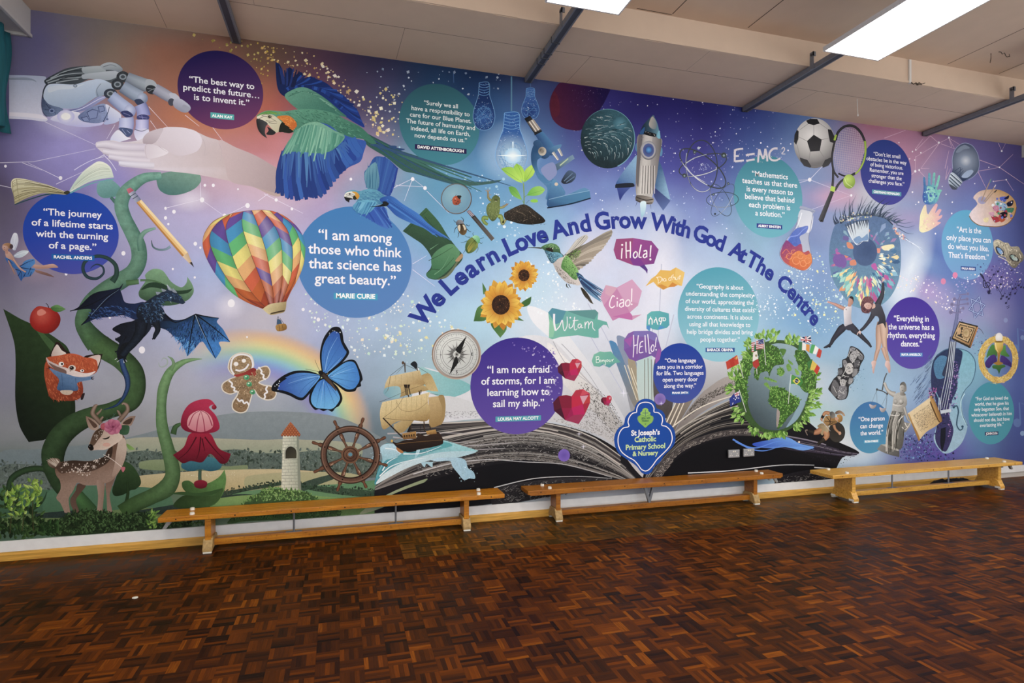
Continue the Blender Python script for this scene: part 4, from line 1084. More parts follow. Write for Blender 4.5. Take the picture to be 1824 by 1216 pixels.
P('1200,1082 1300,1070 1400,1078 1500,1065 1590,1045 1520,1090 1400,1100 1280,1090', '34542c')
P('1240,1178 1300,1100 1400,1100 1520,1092 1590,1050 1550,1140 1440,1182', '243c1c', '3c5c30', '1300 1100 1500 1170', n=(.3, .6, 0))
# main stem from the pencil down to the ground
RB('640,-60,120 720,30,160 860,120,150 950,220,150 968,340,140 930,430,130 790,490,110 640,535,130 520,595,150 430,680,160 380,790,170 385,900,150 430,1010,130 480,1090,100', '4c7040', '2c4428', '24381f', '141e12', hl=.25, n=(.3, 1.0, .3))
T(0, 304)
RB('1150,35,50 1030,52,70 940,110,92 885,170,102 865,250,100 890,340,100 940,440,105 985,540,112 990,640,112 945,725,115 850,790,125 740,855,115 650,930,110 600,1010,100 592,1090,115 640,1170,140 690,1230,160', '7cb0a0', '486c40', '4c8478', '243c24', hl=.2, n=(.3, 1.0, .3))
RB('800,790,46 830,740,36 822,670,30 760,620,26 680,610,24 610,645,24 592,700,24 622,755,24 690,768,20 738,730,16 732,685,14 690,667,10 655,685,6 646,700,3', '2c4c40', '2c4458', '1c342c', '1c3040')
RB('1005,570,44 998,490,40 1035,435,30 1110,410,14', '5c8c78', '8cb4a4', '3c6c5c', '6c9c8c', n=.3)
RB('1080,495,4 1090,540,12 1130,562,14 1180,560,16 1215,540,20', '2c4c4c', '8ca8b8', '2c4c4c', '7c98a8')
RB('990,790,36 900,800,40', '5c8458', '4c7448', '3c5c3c', '3c5c3c')
RB('1000,780,16 1080,782,12 1150,800,8', '5c8458', '4c7448', '3c5c3c', '3c5c3c')
end()

# ------------------------------------------------------------------ bushes along the skirting
begin('leafy_bush', 'bright leafy printed bush in the bottom corner by the deer', 6); T(0, 0, 1)
leafy('0,880 20,870 45,880 70,900 75,930 110,925 110,945 60,955 0,962', 130, 12, 7, '2c4424 3c5c2c 4c7034 24381c', 2)
leafy('0,935 60,928 110,935 115,948 0,962', 110, 13, 8, '1c3018 2c4824 3c5c2c', 9)
SS('18,950 22,910 28,880|40,945 45,905 55,870|60,945 58,900 62,868', 1.4, '4c4a2c', .8)
leafy('8,890 26,862 40,870 44,890 62,880 74,860 66,900 50,915 20,920', 60, 13, 7, '6c9834 88b83c a4c84c 5c8430 b8d468', 4)
leafy('50,885 56,852 68,862 74,875 62,895', 22, 13, 7, '9cc040 b8d860 7ca838', 5)
end()
begin('low_hedge', 'low dark green printed hedge at the feet of the deer', 6); T(0, 780, 3.96)
P('360,650 450,560 540,525 660,515 780,535 900,545 1040,530 1080,560 1100,600 1340,590 1350,622 1000,650 400,690', '24341c', n=(1, 1, 0))
leafy('350,640 450,555 540,515 660,508 780,530 900,540 1040,525 1080,560 1100,600 1340,590 1350,620 1000,646 400,684', 900, 26, 15, '1c2c18 2c4424 3c5830 4c6c3c 587c44 243c20', 3)
leafy('300,640 340,590 400,600 420,680 320,690', 40, 40, 22, '2c4c24 3c6430 24401f', 5)
leafy('1040,540 1080,505 1110,560 1100,640 1050,620', 34, 34, 18, '5c8c38 78a844 94c050', 6)
leafy('1330,600 1450,590 1500,610 1340,622', 40, 20, 12, '3c5c30 5c8044', 8)
end()
begin('round_hedge', 'round leafy printed bush at the foot of the stone tower', 6); T(440, 780, 3.96)
P('-40,500 0,430 60,400 150,360 250,365 330,372 420,385 490,425 560,470 660,520 640,560 0,585 -140,600', '3c5830', n=(1, 1, 0))
leafy('-40,490 0,430 60,395 150,352 250,360 330,368 420,380 490,420 500,440 0,450', 420, 20, 12, '4c7038 64904c 7cac58 3c5c2c 94bc6c', 3)
leafy('-140,580 0,540 300,540 500,510 660,515 650,555 0,580', 240, 18, 11, '2c4424 3c5c30 4c7038 5c8444', 4)
end()
# ------------------------------------------------------------------ hands, parrots and the story corner
begin('robot_hand', 'white robot hand reaching down from the left edge', 4); T(0, 0)
P('66,536! 200,538 322,546 332,575 325,610 298,690 294,760 312,826 342,850 320,866 200,852 66,846!', 'b4c0dc', 'e4e4fa', '150 540 180 850', n=.15)
P('66,556! 180,552 240,566 262,585 230,574 66,568!', '98a4bc'); P('66,800! 200,806 300,820 335,850 200,836 66,828!', 'f4f0ff')
P('300,700 308,640 330,600 345,600 320,690 330,760 340,830 312,812 296,760', '3c4454')
P('318,572 400,522 480,486 600,470 720,472 770,447 830,452 872,490 845,540 810,590 700,575 640,560 540,605 400,596 332,602', '3c444c', '5c666e', '330 600 800 460')
SS('330,580 430,540 520,525 600,520|340,592 450,560 540,555 600,545|360,560 450,515 540,490 600,478|400,590 480,575 560,565', 9, 'a8b4bc', 5)
SS('420,530 500,508 590,500|420,570 500,548 590,535', 5, '1c2228', 3)
P('588,482 660,472 730,472 752,492 750,516 680,526 620,532 588,512', '9caab4', 'c0cad0', '660 530 660 470')
P('588,532 720,514 800,506 852,512 835,548 770,572 640,562 590,562', 'a8b4c0', 'c4ced8', '700 570 700 510')
P('716,470 765,446 825,452 874,490 856,516 800,500 745,496', '8c98a4', 'bcc6ce', '800 515 790 450'); SS('735,478 790,462 830,475', 4, '4c565e', 2)
P('335,612 400,596 530,602 640,572 722,566 800,600 818,624 760,660 690,690 640,722 560,768 450,772 350,742 310,690', 'a4bcdc', 'd4e4fa', '480 770 440 600', n=.1)
P('345,625 430,605 520,612 600,600 520,632 420,640 350,660', 'dce8f8'); E(537, 612, 15, 12, '7c8ca4'); E(537, 612, 9, 7, 'b4c4d8')
P('688,630 718,592 780,590 822,620 800,650 740,680 694,692 682,660', '94a8c4', 'c4d4e8', '740 690 730 590'); SS('700,690 690,640 720,596', 4, '6c7c98', 3)
P('305,700 350,744 450,776 420,812 350,832 318,812 300,770', '4c5a7c', '7c90b8', '310 720 420 800', n=.8)
SS('330,740 370,800|350,760 400,810|320,780 390,790', 4, '2c3858', 3); E(370, 790, 20, 16, '8ca0cc'); E(370, 790, 12, 9, '3c4c78')
P('450,790 560,770 640,730 700,690 760,690 720,720 620,780 540,800 470,806', '6c74b4', 'a8b0e0', '480 790 740 690'); SS('480,800 580,775 700,710 750,690', 6, 'e4e4ff', 3)
P('360,848 450,800 560,800 600,850 740,868 720,892 600,906 480,892 420,872', 'c4c4f4', 'f0f0ff', '500 905 500 800', n=.1)
P('556,832 620,780 700,746 752,742 782,790 762,850 700,878 600,868', '6c7cac', '9cacd8', '580 860 740 750', n=.6)
for a in ('620,800 660,780 700,790 690,840 640,850', '700,760 740,756 745,790 710,800', '580,840 620,830 640,862 600,866'): P(a, '8c9ccc'); S(a + ' ' + a.split()[0], 5, '3c4878', sm=0)
P('752,745 800,768 862,815 852,858 800,882 740,884 770,830', 'b4c0ec', 'e4e8fc', '760 870 820 770'); SS('735,870 770,800 780,760', 7, '4c5880', 4); E(765, 850, 9, 8, '6c78a8')
E(470, 830, 62, 46, 'fdfcff', 'c8c8fa', '470 830 60'); E(470, 830, 34, 24, 'ffffff')
E(788, 668, 48, 36, '3c4454', n=1); E(838, 602, 44, 40, '3a4048', n=1); E(876, 548, 46, 40, '3c4248', n=1)
for x, y, r in ((788, 668, 26), (838, 602, 26), (876, 548, 26)): E(x, y, r, r * .8, '98a4b0'); E(x, y, r * .6, r * .45, '4c565e')
RB('905,552,76 980,585,88 1052,612,92', '9ca8b8', 'b4c0cc', '5c6878', '6c7888', hl=-.2)
P('1040,570 1090,572 1122,610 1112,630 1060,610 1040,630', 'b4bec8'); E(1080, 640, 42, 32, '30363e', rot=20); SS('1050,630 1110,640|1055,655 1105,628', 4, '8c96a0', 3)
RB('1105,632,76 1170,670,78 1232,706,72', 'b0b4c8', 'bcc0d0', '70748c', '787c94', hl=-.2)
P('1205,668 1250,668 1282,705 1240,725', 'c4c8d8'); E(1222, 728, 24, 27, '4c5060'); P('1240,712 1288,705 1350,750 1358,778 1330,802 1290,796 1238,758', '8c90a8', 'c4c8dc', '1270 800 1310 710')
P('1310,745 1352,768 1345,790 1300,770', 'a4a8bc')
RB('872,616,88 940,660,92 1004,694,92', 'a4b4cc', 'b4c4dc', '5c6c88', '6c7c98', hl=-.2)
E(1014, 702, 40, 40, 'c4d0e8', '8494b4', '1005 690 45'); P('958,716 1000,706 1030,740 990,755', '3c4868')
RB('1000,744,84 1018,790,92 1024,826,98', 'b4bcec', 'b4b8ec', '6c74b0', '7478b8', hl=.1); E(1020, 838, 46, 22, '484c84'); SS('990,832 1050,842|1010,822 1020,852', 4, '9ca0dc', 3)
RB('1014,852,94 1014,890,92 1012,930,96', 'd4d4fa', 'd8d8fc', '8488cc', '8c90d0', hl=.1); P('962,924 1056,920 1055,962 1000,1008 966,984', 'd0d0f4', 'f0f0ff', '970 920 1030 1000'); SS('962,922 1010,935 1056,918', 5, '3c4470', 3)
RB('792,684,84 860,742,90 918,786,92', 'b8c8ec', 'c8d4f6', '7484b8', '8490c4', hl=-.2); E(926, 792, 42, 46, 'd8e0fa', '94a0d4', '920 780 50'); P('860,800 910,790 950,825 900,838', '3c4478'); SS('880,805 930,825', 4, '8c94cc', 3)
RB('900,838,104 902,880,106 896,922,104', 'd0d8fa', 'd8dcfc', '8c98d4', '949cd8', hl=.1); P('848,912 944,922 938,960 904,976', '50608c', n=.6); SS('870,920 900,960|905,930 930,950', 4, 'a8b8e4', 3)
P('846,926 904,976 934,986 850,1014 808,1036 786,1000 804,960', 'd8dcfa', 'f4f4ff', '810 1020 900 940')
end()
begin('human_hand', 'pale open human hand held palm up below the robot hand', 4); T(0, 0)
P('690,1012 800,1000 860,1012 960,1005 1020,985 1060,942 1160,914 1240,905 1330,914 1410,944 1480,976 1560,1000 1680,1050 1824,1110 1960,1190 2060,1250 1990,1400 1800,1330 1640,1290 1500,1262 1380,1240 1240,1224 1050,1204 860,1184 842,1152 780,1120 722,1080 684,1042', 'e2dae6', 'c0a8a4', '1100 1050 1900 1250', n=(.08, .1, .1))
P('1560,1000 1680,1050 1824,1110 1960,1190 2080,1262! 2050,1400! 1800,1330 1640,1290 1600,1150', 'd0bcc0', 'a89498', '1560 1100 2080 1320', n=.1)
P('1160,914 1240,905 1330,914 1410,944 1440,1010 1400,1080 1280,1110 1190,1080 1120,1030 1130,980', 'e6deea', 'd8ccd6', '1280 910 1200 1090', n=.05)
P('1020,985 1060,942 1160,914 1140,970 1100,1020 1030,1030', 'd4c8d2', 'b8a8b4', '1090 940 1060 1030')
RB('690,1034,40 760,1030,58 880,1050,62 1040,1052,56', 'f0ecf8', 'e0d8e8', 'b8acc4', 'c4b8cc', hl=-.2)
RB('735,1078,36 820,1094,56 920,1100,54 1040,1105,56', 'f0ecf8', 'e4dce8', 'b4a8c0', 'c0b4c8', hl=-.2)
RB('775,1115,36 860,1130,48 960,1142,48 1070,1150,52', 'ece8f6', 'e4dce8', 'b4a8c4', 'c4b8cc', hl=-.2)
RB('848,1162,34 940,1172,44 1040,1178,46 1100,1180,40', 'ecebfa', 'e4e0ec', 'b8b0cc', 'ccc4d4', hl=-.2)
P('1040,1030 1110,1035 1200,1080 1160,1110 1060,1130 1030,1080', 'dcd2de', 'ece6ee', '1050 1050 1180 1100')
SS('1040,1035 1035,1080 1050,1130|1130,1040 1170,1070 1200,1085|1446,990 1462,1040 1455,1110|1565,1030 1580,1080 1570,1150', 3, 'c0b0bc', 1)
end()
begin('macaw', 'big blue and green macaw with an orange cheek flying right above the title', 4); T(456, 0)
P('138,443! 168,458 188,505 192,580 207,565 214,512 236,478! 263,500 258,552 300,522 322,514 336,538 314,562 392,545! 430,562 500,592 560,640 636,690 660,725 720,782 750,850 772,908 700,872 620,822 540,792 430,782 340,782 290,772 222,702 170,662 148,600', '14285c', '1c3c94', '300 540 700 840', n=.3)
F('215,640 330,620 480,650 620,780', '320,535 430,560 560,640 640,700 720,785 768,900', 26, 26, '1c3c8c 2450a8 183070 2c5cb4', w2=12, jit=.1, seed=4, bend=.04, edge='0c1c4c')
F('180,600 200,600 240,620 270,620', '142,450 200,500 240,482 318,516', 9, 18, '1c2c5c 243c80 182450', w2=8, seed=3, edge='0a1430')
P('205,690 262,640 340,622 430,660 520,722 600,792 642,834 500,802 380,782 312,788', '3c7c6c', '64a48c', '420 800 350 630', n=.5)
F('230,690 300,650 420,680 580,800', '300,660 380,650 480,700 620,830', 60, 7, '5c9c84 4c8c78 7cb49c 3c7464', jit=.5, seed=8)
# tail
P('770,945 880,1000 1000,1062 1160,1116 1090,1105 980,1080 1100,1140 1260,1216 1400,1262 1560,1296 1752,1280! 1720,1300 1560,1322 1420,1316 1280,1280 1130,1236 1050,1216 930,1122 830,1062 780,1020', '2c6058', '3c6460', '800 960 1600 1300', n=.4)
F('790,960 820,1030', '1140,1120 1300,1240 1500,1310 1740,1284', 12, 22, '2c5c58 3c7468 4c8474 244c50 34587c', w2=4, jit=.2, seed=5, edge='1c3c3c')
SS('830,1020 1000,1140 1200,1250 1420,1310|840,1000 1060,1130 1300,1250 1620,1300', 8, '2c5088', 2)
P('980,1050! 1060,1062 1030,1072', '24487c'); P('940,1040 1000,1040 990,1065', '2c5080')
# body
P('6,836 40,802 92,788 200,794 300,780 420,780 540,802 640,852 740,902 806,962 856,1018 826,1026 762,992 640,976 560,936 440,890 340,900 292,936 240,946 190,940 120,860', '3c7c68', '5ca084', '400 950 380 780', n=.4)
hair('200,800 400,785 560,820 780,960 640,960 440,880 300,900', 260, 26, 4, '4c8c74 64a88c 346c5c 3c7c68', 25, 4)
P('10,830 50,802 100,792 150,806 100,812', '5c9c48'); hair('20,825 60,800 140,800 200,805 120,815', 40, 16, 4, '7cac40 5c9448', 10, 2)
# near wing
P('272,960 230,1010 190,1080 175,1150 160,1216 150,1300 133,1378! 186,1352 226,1422! 266,1396 310,1430! 350,1402 412,1414! 428,1386 466,1414! 512,1302 560,1282 612,1232 662,1192 742,1152 766,1090 782,1010 700,986 600,950 520,892 430,872 340,892', '1c3c88', '3460b8', '250 1350 700 1000', n=.3)
F('190,1080 330,1060 520,1080 640,1000 700,980', '142,1370 232,1416 312,1426 412,1408 470,1404 612,1238 772,1080', 22, 40, '2448a0 2c5cb4 1c3c88 3468bc 28509c', w2=22, wm=44, jit=.02, bend=.05, seed=6, edge='10245c')
F('190,1080 330,1060 520,1080 640,1000', '170,1220 260,1300 420,1280 560,1160 700,1060', 26, 20, '3c6cb4 4c84c0 3460a8', w2=4, jit=.2, seed=9)
P('272,960 340,890 440,870 560,930 632,970 600,1024 520,1082 420,1092 330,1082 250,1082 198,1094 222,1020', '4c9080', '7cb89c', '400 1090 400 880', n=.5)
F('290,930 400,890 520,930 620,975', '200,1090 320,1085 470,1090 600,1020', 44, 22, '5ca48c 74b49c 4c9480 88c4a8', w2=8, jit=.4, seed=7, edge='346c64')
# head
P('8,832 60,814 120,820 162,850 196,890 180,920 140,946 80,882 20,858', 'e0dcc4', 'c8c0a0', '60 820 150 940')
SS('20,850 60,830 110,845 150,870|40,825 80,815 130,830|70,860 110,865 140,860|90,875 130,880 150,878', 4, '4c4438', 2)
E(98, 832, 19, 15, 'b8b490'); E(98, 832, 12, 10, '2c2820'); E(101, 829, 3, 3, 'e8e8e0')
P('8,846 4,880 18,930 48,966 80,986! 64,946 70,902 84,882 60,862', '1c1c20', '4c4c50', '10 900 70 880'); P('82,904 140,942 120,962 74,957 90,930', '26262a')
P('150,832 232,825 284,868 288,902 250,932 225,902 182,860', 'e08428', 'c8601c', '200 830 270 930', n=.5); P('184,872 230,902 266,932 240,950 190,942 162,938', '1c2018'); hair('160,835 230,830 280,870 280,905 250,925', 50, 18, 4, 'f09c40 d8701c', 30, 3)
end()
begin('blue_macaw', 'smaller blue and yellow macaw flying over the large blue quote', 4); T(456, 304)
P('772,10 800,-20 830,-80 860,-102 930,-90 1008,-20 1000,10 976,60 972,120 950,182 870,152 800,132 776,80', '2c64a8', '2c48a0', '780 50 1000 50', n=.4)
F('790,120 850,140 940,170', '790,-10 860,-96 930,-88 1000,-10', 16, 22, '3c6cb8 2c54a4 3460b0', w2=14, jit=.03, seed=2, edge='1c3878')
P('774,20 800,-20 850,-60 870,0 880,80 860,140 800,132 778,80', '4c84a4', '6ca4b8', '860 130 800 -20', n=.5); F('790,120 860,130', '790,0 870,-40', 30, 8, '6ca4bc 5490ac 3c7898', jit=.5, seed=3)
F('960,160 980,110', '1000,0 1010,-20', 8, 12, '24409c 2c50b0', w2=8, seed=5)
P('690,262 720,300 800,342 880,392 940,416! 934,384 972,408! 962,372 942,332 930,272 900,255 800,252', '2c50b4', '4c80d0', '760 340 900 260', n=.3)
F('700,260 800,260 910,260', '720,300 830,360 938,412 970,400 940,330', 16, 20, '3460bc 4478cc 2850a8', w2=8, jit=.05, seed=7, edge='1c3c80')
P('640,182 640,152 690,138 740,145 800,130 870,142 920,182 960,190 940,240 880,240 800,262 700,282 690,252 722,212 690,200', '3c7ca8', '5ca4c0', '800 260 780 140', n=.5)
hair('720,160 860,150 930,200 860,230 720,240', 120, 24, 4, '4c90b4 6cb0c8 3c78a4', 20, 3)
P('690,250 740,215 820,210 860,230 820,290 760,310 710,290', '4c94c0', '64b0d0', '760 300 780 215', n=.4); F('730,225 850,225', '700,280 800,310', 24, 12, '54a0c8 3c84b4 70b8d8', w2=4, jit=.4, seed=4)
P('880,205 960,180 1050,240 1160,310 1222,372 1300,432 1372,478! 1290,452 1262,458! 1200,412 1100,372 1000,322 940,262', '2454a8', '3c7cd0', '950 280 1050 230', n=.3)
F('930,200 950,240', '1360,472 1262,452', 9, 14, '2c60b8 4484d4 1c489c 3470c4', w2=4, jit=.1, seed=8, edge='183c80')
P('805,258 880,246 905,232 900,222 920,220 945,232 935,250 900,255', '14181c'); P('905,222 930,220 944,240 925,252', '1c2024')
P('628,180 645,155 690,148 706,170 700,192 670,202 640,195', 'e4e4dc', 'c8c8c0', '650 155 690 200'); SS('640,170 670,165 695,172|640,182 670,178 695,184', 3, '4c4c44', 2); E(668, 166, 7, 6, '2c2c24')
P('628,186 640,212 664,227! 668,208 690,205 680,196 650,190', '1c1c20'); P('682,150 715,152 738,180 720,206 705,190 705,165', 'e0a830', 'c88c1c', '690 150 720 200'); P('700,175 718,200 700,208 690,195', '2c2c20')
end()
begin('story_book', 'open cream story book floating above the blue page quote', 4); T(0, 304)
SS('450,160 330,170 210,205 105,242', 10, '1c4c54', 6); SS('500,160 560,130 640,95 720,75 815,60', 10, '6cb0b8', 6)
P('84,72 110,54 180,60 260,80 340,100 420,130 468,152 498,152 480,170 400,166 300,162 200,192 106,238! 95,170 80,112', 'e4e0bc', 'b4ac80', '250 60 260 190', n=.1)
LO('84,72 110,54 180,60 260,80 340,100 420,130 480,156', '106,236 200,190 300,160 400,164 480,168', 22, 3, '7c7450 a49c70 c8c094 f0ecd0 5c5438', 3, .05, .95, .25)
SS('90,80 95,160 110,235|120,60 125,130 140,215', 4, '8c845c', 2)
P('496,152 520,100 560,45 600,0 650,-38 700,-66 750,-55 790,-20 812,48! 720,60 640,80 560,120', 'f0f4e4', 'c4d8cc', '650 -50 660 80', n=.1)
LO('496,152 540,75 600,5 690,-60 760,-50', '500,152 580,110 660,75 740,58 810,48', 12, 2.4, 'a4b4a0 c4d0bc e4ecdc', 5, .1, .95, .2)
SS('530,-4 580,-36 660,-76 740,-100|740,-110 790,-60 830,0|745,-115 700,-90', 4, 'f0f0ff', 3)
P('455,155 480,142 500,152 482,170 462,166', '3c3c2c')
end()
begin('pencil', 'yellow pencil with a pink eraser slanting over the beanstalk', 5); T(0, 304)
P('902,132! 930,120! 958,143! 918,168!', 'd8788c', 'b05068', '905 130 950 150', sm=0); P('916,165! 955,140! 1006,206! 972,228!', 'c4c8dc', '6c7898', '920 170 970 150', sm=0); SS('930,184 968,158|945,202 984,178', 5, '3c4860', 5)
P('972,228! 1006,206! 1338,582! 1300,612!', 'e0a850', 'f0cc8c', '1140 420 1170 400', sm=0); P('995,222 1006,206 1338,582 1325,590', 'f4dca8', sm=0); P('972,228 980,224 1312,603 1300,612', 'c0843c', sm=0)
P('1300,612! 1338,582! 1376,672! 1358,668!', 'e8d0b0', 'c8a884', '1310 620 1350 600', sm=0); P('1350,655 1368,650 1384,690', '2c2c34', sm=0)
end()
begin('fairy', 'small winged fairy in a blue petal dress left of the page quote', 4); T(0, 304)
P('74,512 98,446 122,448 132,500 112,565 92,562', 'b8c0d8', 'e0e4f0', '90 560 110 450', n=.3); SS('95,560 105,500 110,460|100,560 122,500', 3, 'f0f4fc', 1)
P('98,605 150,570 206,574 172,608 130,622', 'b0c0d4', 'd8e4ec', '110 610 190 575', n=.3); SS('105,605 160,585 200,578', 3, 'f0f4fc', 1)
P('240,668 300,674 380,664 416,688 380,692 300,698 250,694', 'b88c7c', 'd4ac9c', '300 690 300 665'); P('250,706 310,720 352,735 388,758 330,746 262,724', '7c5c58', '9c7468', '300 740 300 710')
P('42,576 70,578 112,640 102,670 60,642 40,600', 'd0a898', 'b08878', '50 580 100 660'); P('38,560 55,560 58,590 40,590', 'c09080')
P('38,618 60,625 90,642 140,682 180,642 240,628 250,660 222,690 252,702 216,752 172,760 152,788! 130,750 110,702 70,672 48,645', '2c5ca4', '4c8cd0', '100 740 200 640', n=.4)
SS('140,682 200,650 245,635|110,702 150,720 152,780|150,690 210,700 248,704|170,755 190,710|130,750 150,715|60,630 90,665', 6, '10204c', 2); SS('222,690 200,740|215,752 225,720', 5, '0c1838', 3)
RB('95,628,16 125,672,15 150,700,13 185,722,10', 'd0a898', 'd0a898', '9c7468', '9c7468'); RB('60,640,12 90,700,11 108,738,8', 'c09888', 'b08878', '8c6458', '8c6458')
E(40, 545, 24, 28, 'd8b0a0', 'b48c7c', '32 540 30'); P('22,528 50,515 78,520 94,540 80,560 62,548 50,535 30,532', '8c6448', 'b88c64', '80 550 40 520'); E(82, 540, 13, 16, '4c3c44'); SS('28,545 36,546', 3, '3c2420'); S('30,558 36,560', 3, '9c3c38')
end()
begin('red_apple', 'shiny red apple with one green leaf on the big beanstalk leaf', 5); T(0, 304)
P('214,1080 224,1012 270,966 330,972 388,988 430,1040 422,1100 372,1150 312,1158 250,1132', 'd05848', '70100e', '300 1030 160', c3='a8241c', n=.3); P('268,1000 300,985 330,1010 300,1030 270,1028', 'e08878'); S('348,975 340,955 328,944', 7, '2c2018', 4)
P('362,975 410,955 470,985! 432,1004 390,1002', '3c6c34', '6c9c58', '400 1000 420 955', n=.4); S('364,977 410,978 465,985', 3, '2c5024', 1)
end()
begin('dragon', 'dark blue black dragon with spread wings on the beanstalk', 5); T(0, 304)
P('498,1002! 560,970 640,892 700,862 770,850 852,832! 870,882 892,936 960,946 1030,936 1060,1000 1000,1052 962,1062 880,1030 800,1040 700,1050 640,1072 580,1102! 620,1052 652,992 600,986', '0c1020', '1c2c54', '700 850 900 1060', n=(.6, .8, 0))
hair('640,1000 800,960 960,1000 940,1050 800,1036 640,1066', 160, 26, 4, '2c4c88 3c64a4 1c3060', 20, 3, spread=25); SS('500,1000 640,955 800,870 860,835|580,1100 700,980 850,840', 7, '0a0c14', 4); SS('650,1030 760,910 850,845', 3, '7c98b8', 1)
P('850,836 880,800! 862,842', '14182a')
P('1100,1110 1130,1010 1170,1012 1240,1062 1330,1052 1392,1020! 1562,1050! 1546,1078 1592,1132 1640,1220! 1562,1220 1576,1272 1536,1340! 1482,1272 1440,1216 1392,1262 1336,1322! 1302,1242 1250,1192 1180,1132 1050,1100', '10182c', '3c84d0', '1300 1040 1420 1300', n=(.6, .8, 0))
hair('1200,1120 1380,1060 1560,1120 1580,1200 1440,1200 1340,1290 1260,1190', 420, 26, 4, '1c3c70 0c1830 2c5ca4 14284c', 100, 3, spread=35); hair('1240,1180 1340,1200 1400,1230 1340,1310', 90, 24, 4, '4c94dc 6cb0ec', 110, 4)
SS('1392,1022 1370,1120 1338,1318|1392,1022 1450,1150 1535,1335|1392,1022 1500,1100 1638,1216|1392,1022 1480,1040 1560,1050|1170,1012 1250,1080 1392,1022', 10, '080a14', 5); SS('1394,1030 1430,1120 1475,1210', 4, 'a8c0d8', 1)
P('800,1130 860,1090 940,1072 1000,1052 1080,1100 1040,1172 980,1216 900,1250 860,1330 830,1300 850,1230 820,1200 860,1170', '101420', '1c2434', '850 1100 1000 1200', n=1)
P('835,1330 845,1280 880,1230 960,1215 990,1225 940,1270 900,1330 905,1360 860,1370', '14181f', n=1)
P('975,1040 985,965 1040,932 1100,892 1160,862 1200,842 1250,862 1292,902 1322,940! 1300,950 1220,932 1172,932 1150,962 1172,1002 1162,1052 1122,1112 1080,1102 1030,1080', '141a28', '24344c', '1000 1050 1200 870', n=(1.2, 1, 0))
hair('985,980 1100,900 1240,870 1290,910 1170,930 1160,1050 1050,1080', 300, 20, 4, '2c4870 3c6088 0c101a 4c7498 1c2c44', 45, 5, spread=60)
for a in ('1200,848 1188,806! 1230,850', '1160,862 1150,838! 1185,852', '1230,862 1232,835! 1262,868', '1120,884 1110,862! 1145,868'): P(a, '8c98a8')
SS('1190,812 1215,850', 5, 'c8d0dc', 2); E(1218, 903, 5, 4, 'c4dcf0'); SS('1215,930 1222,945|1296,948 1290,962', 4, '9cacbc', 1)
RB('1110,1080,50 1125,1130,40 1105,1175,30 1095,1200,18', '1c2430', '1c2430', '0c1018', '0c1018', n=.8); SS('1150,1040 1165,1055|1140,1020 1158,1030|1160,1010 1178,1018', 5, 'a8b8c8', 1)
for a in ('880,1090 905,1112', '830,1130 870,1150', '822,1195 858,1205', '1085,1200 1100,1190', '820,1290 850,1280', '900,1180 880,1215'): S(a, 14, '10141c', 1)
RB('1010,1080,90 1000,1150,80 960,1215,60 900,1280,50 870,1320,46', '1c2434', '1c2838', '0a0e14', '0a0e14', n=1.4)
RB('865,1340,34 880,1400,40 905,1470,42 910,1540,34 880,1615,26 830,1670,18 740,1702,4', '3c5c90', '24406c', '14203c', '101828', n=.6)
SS('820,1345 835,1335|835,1362 850,1350|885,1368 880,1350|905,1360 895,1345', 7, 'c4ccd4', 2)
end()
begin('fox_in_jumper', 'orange fox in a blue jumper hugging the big leaf', 5); T(0, 608)
P('335,140 316,220 332,320 362,402 440,420 530,420 584,390 592,320 560,250 420,200', 'b04c28', '8c3820', '400 220 480 410', n=(.8, .6, 0)); hair('330,180 420,220 560,260 588,330 560,400 440,415 360,395', 300, 24, 4, 'c86038 a04424 8c3a20 d87848', 80, 3, spread=35)
P('352,115 400,2! 425,8 470,62 502,86 430,102', '2c1c18'); P('368,108 404,22 440,62 470,88', 'c8b0a8', 'e8dcd4', '380 100 450 60'); P('598,110 732,88! 702,192 672,216', '2c1c18'); P('622,118 716,98 690,190 660,150', 'd0b8b0', 'e4d4cc', '640 120 690 180')
P('332,116 420,100 500,85 562,95 602,112 660,120 692,142 692,212 640,242 560,252 480,232 400,202 346,162', 'cc5c34', 'b04820', '500 90 480 240', n=(.6, .4, 0)); hair('350,120 500,90 600,112 680,150 660,200 520,180 400,160', 260, 22, 4, 'd86c40 c05430 e08050 a84828', 70, 5, spread=30)
P('330,112 350,135 400,160 450,180 500,196 560,216 620,226 682,212 640,244 560,252 470,232 390,195 345,160', 'ccbab8', 'ecdcd8', '400 180 560 230', n=.3); P('345,150 400,175 470,205 470,232 400,205', '7c6058')
E(438, 160, 19, 15, 'f0ece8'); E(443, 160, 8, 8, '1c1414'); E(586, 208, 15, 9, 'f0ece8'); E(588, 208, 6, 6, '1c1414'); E(514, 190, 27, 22, 'c0a8a0', 'e4d8d0', '505 200 30'); E(512, 188, 16, 14, '241818'); E(508, 184, 5, 4, '9c8c88'); S('505,205 500,214', 4, '3c2420')
P('352,188 420,215 480,232 540,250 600,256 655,250 652,270 572,286 550,300 556,346 480,352 408,342 422,272 380,226', '3c608c', '6488b4', '440 340 480 240', n=.5); SS('415,340 480,348 552,344|440,232 450,340|540,260 545,340', 3, '2c4c74', 2)
P('432,350 520,350 500,378 450,375', 'd0bca8', n=.5); SS('358,190 340,180|358,186 345,176|352,194 336,192|650,258 670,250|652,262 672,262|650,266 668,272', 6, '2c2024', 3); P('575,412 585,375 602,365 605,375 590,414', '2c2024')
end()
begin('deer', 'spotted young deer with a pink flower crown standing at the bottom left', 5); T(0, 608)
P('556,1012 612,1025 572,1082 542,1132 566,1216 530,1210 500,1132 540,1062', '5c4438', '6c5448', '540 1020 560 1200', n=.3); P('756,1002 822,960 792,1052 782,1102 802,1216! 764,1216! 760,1102', '84685a', '9c8070', '770 1000 790 1200', n=.3)
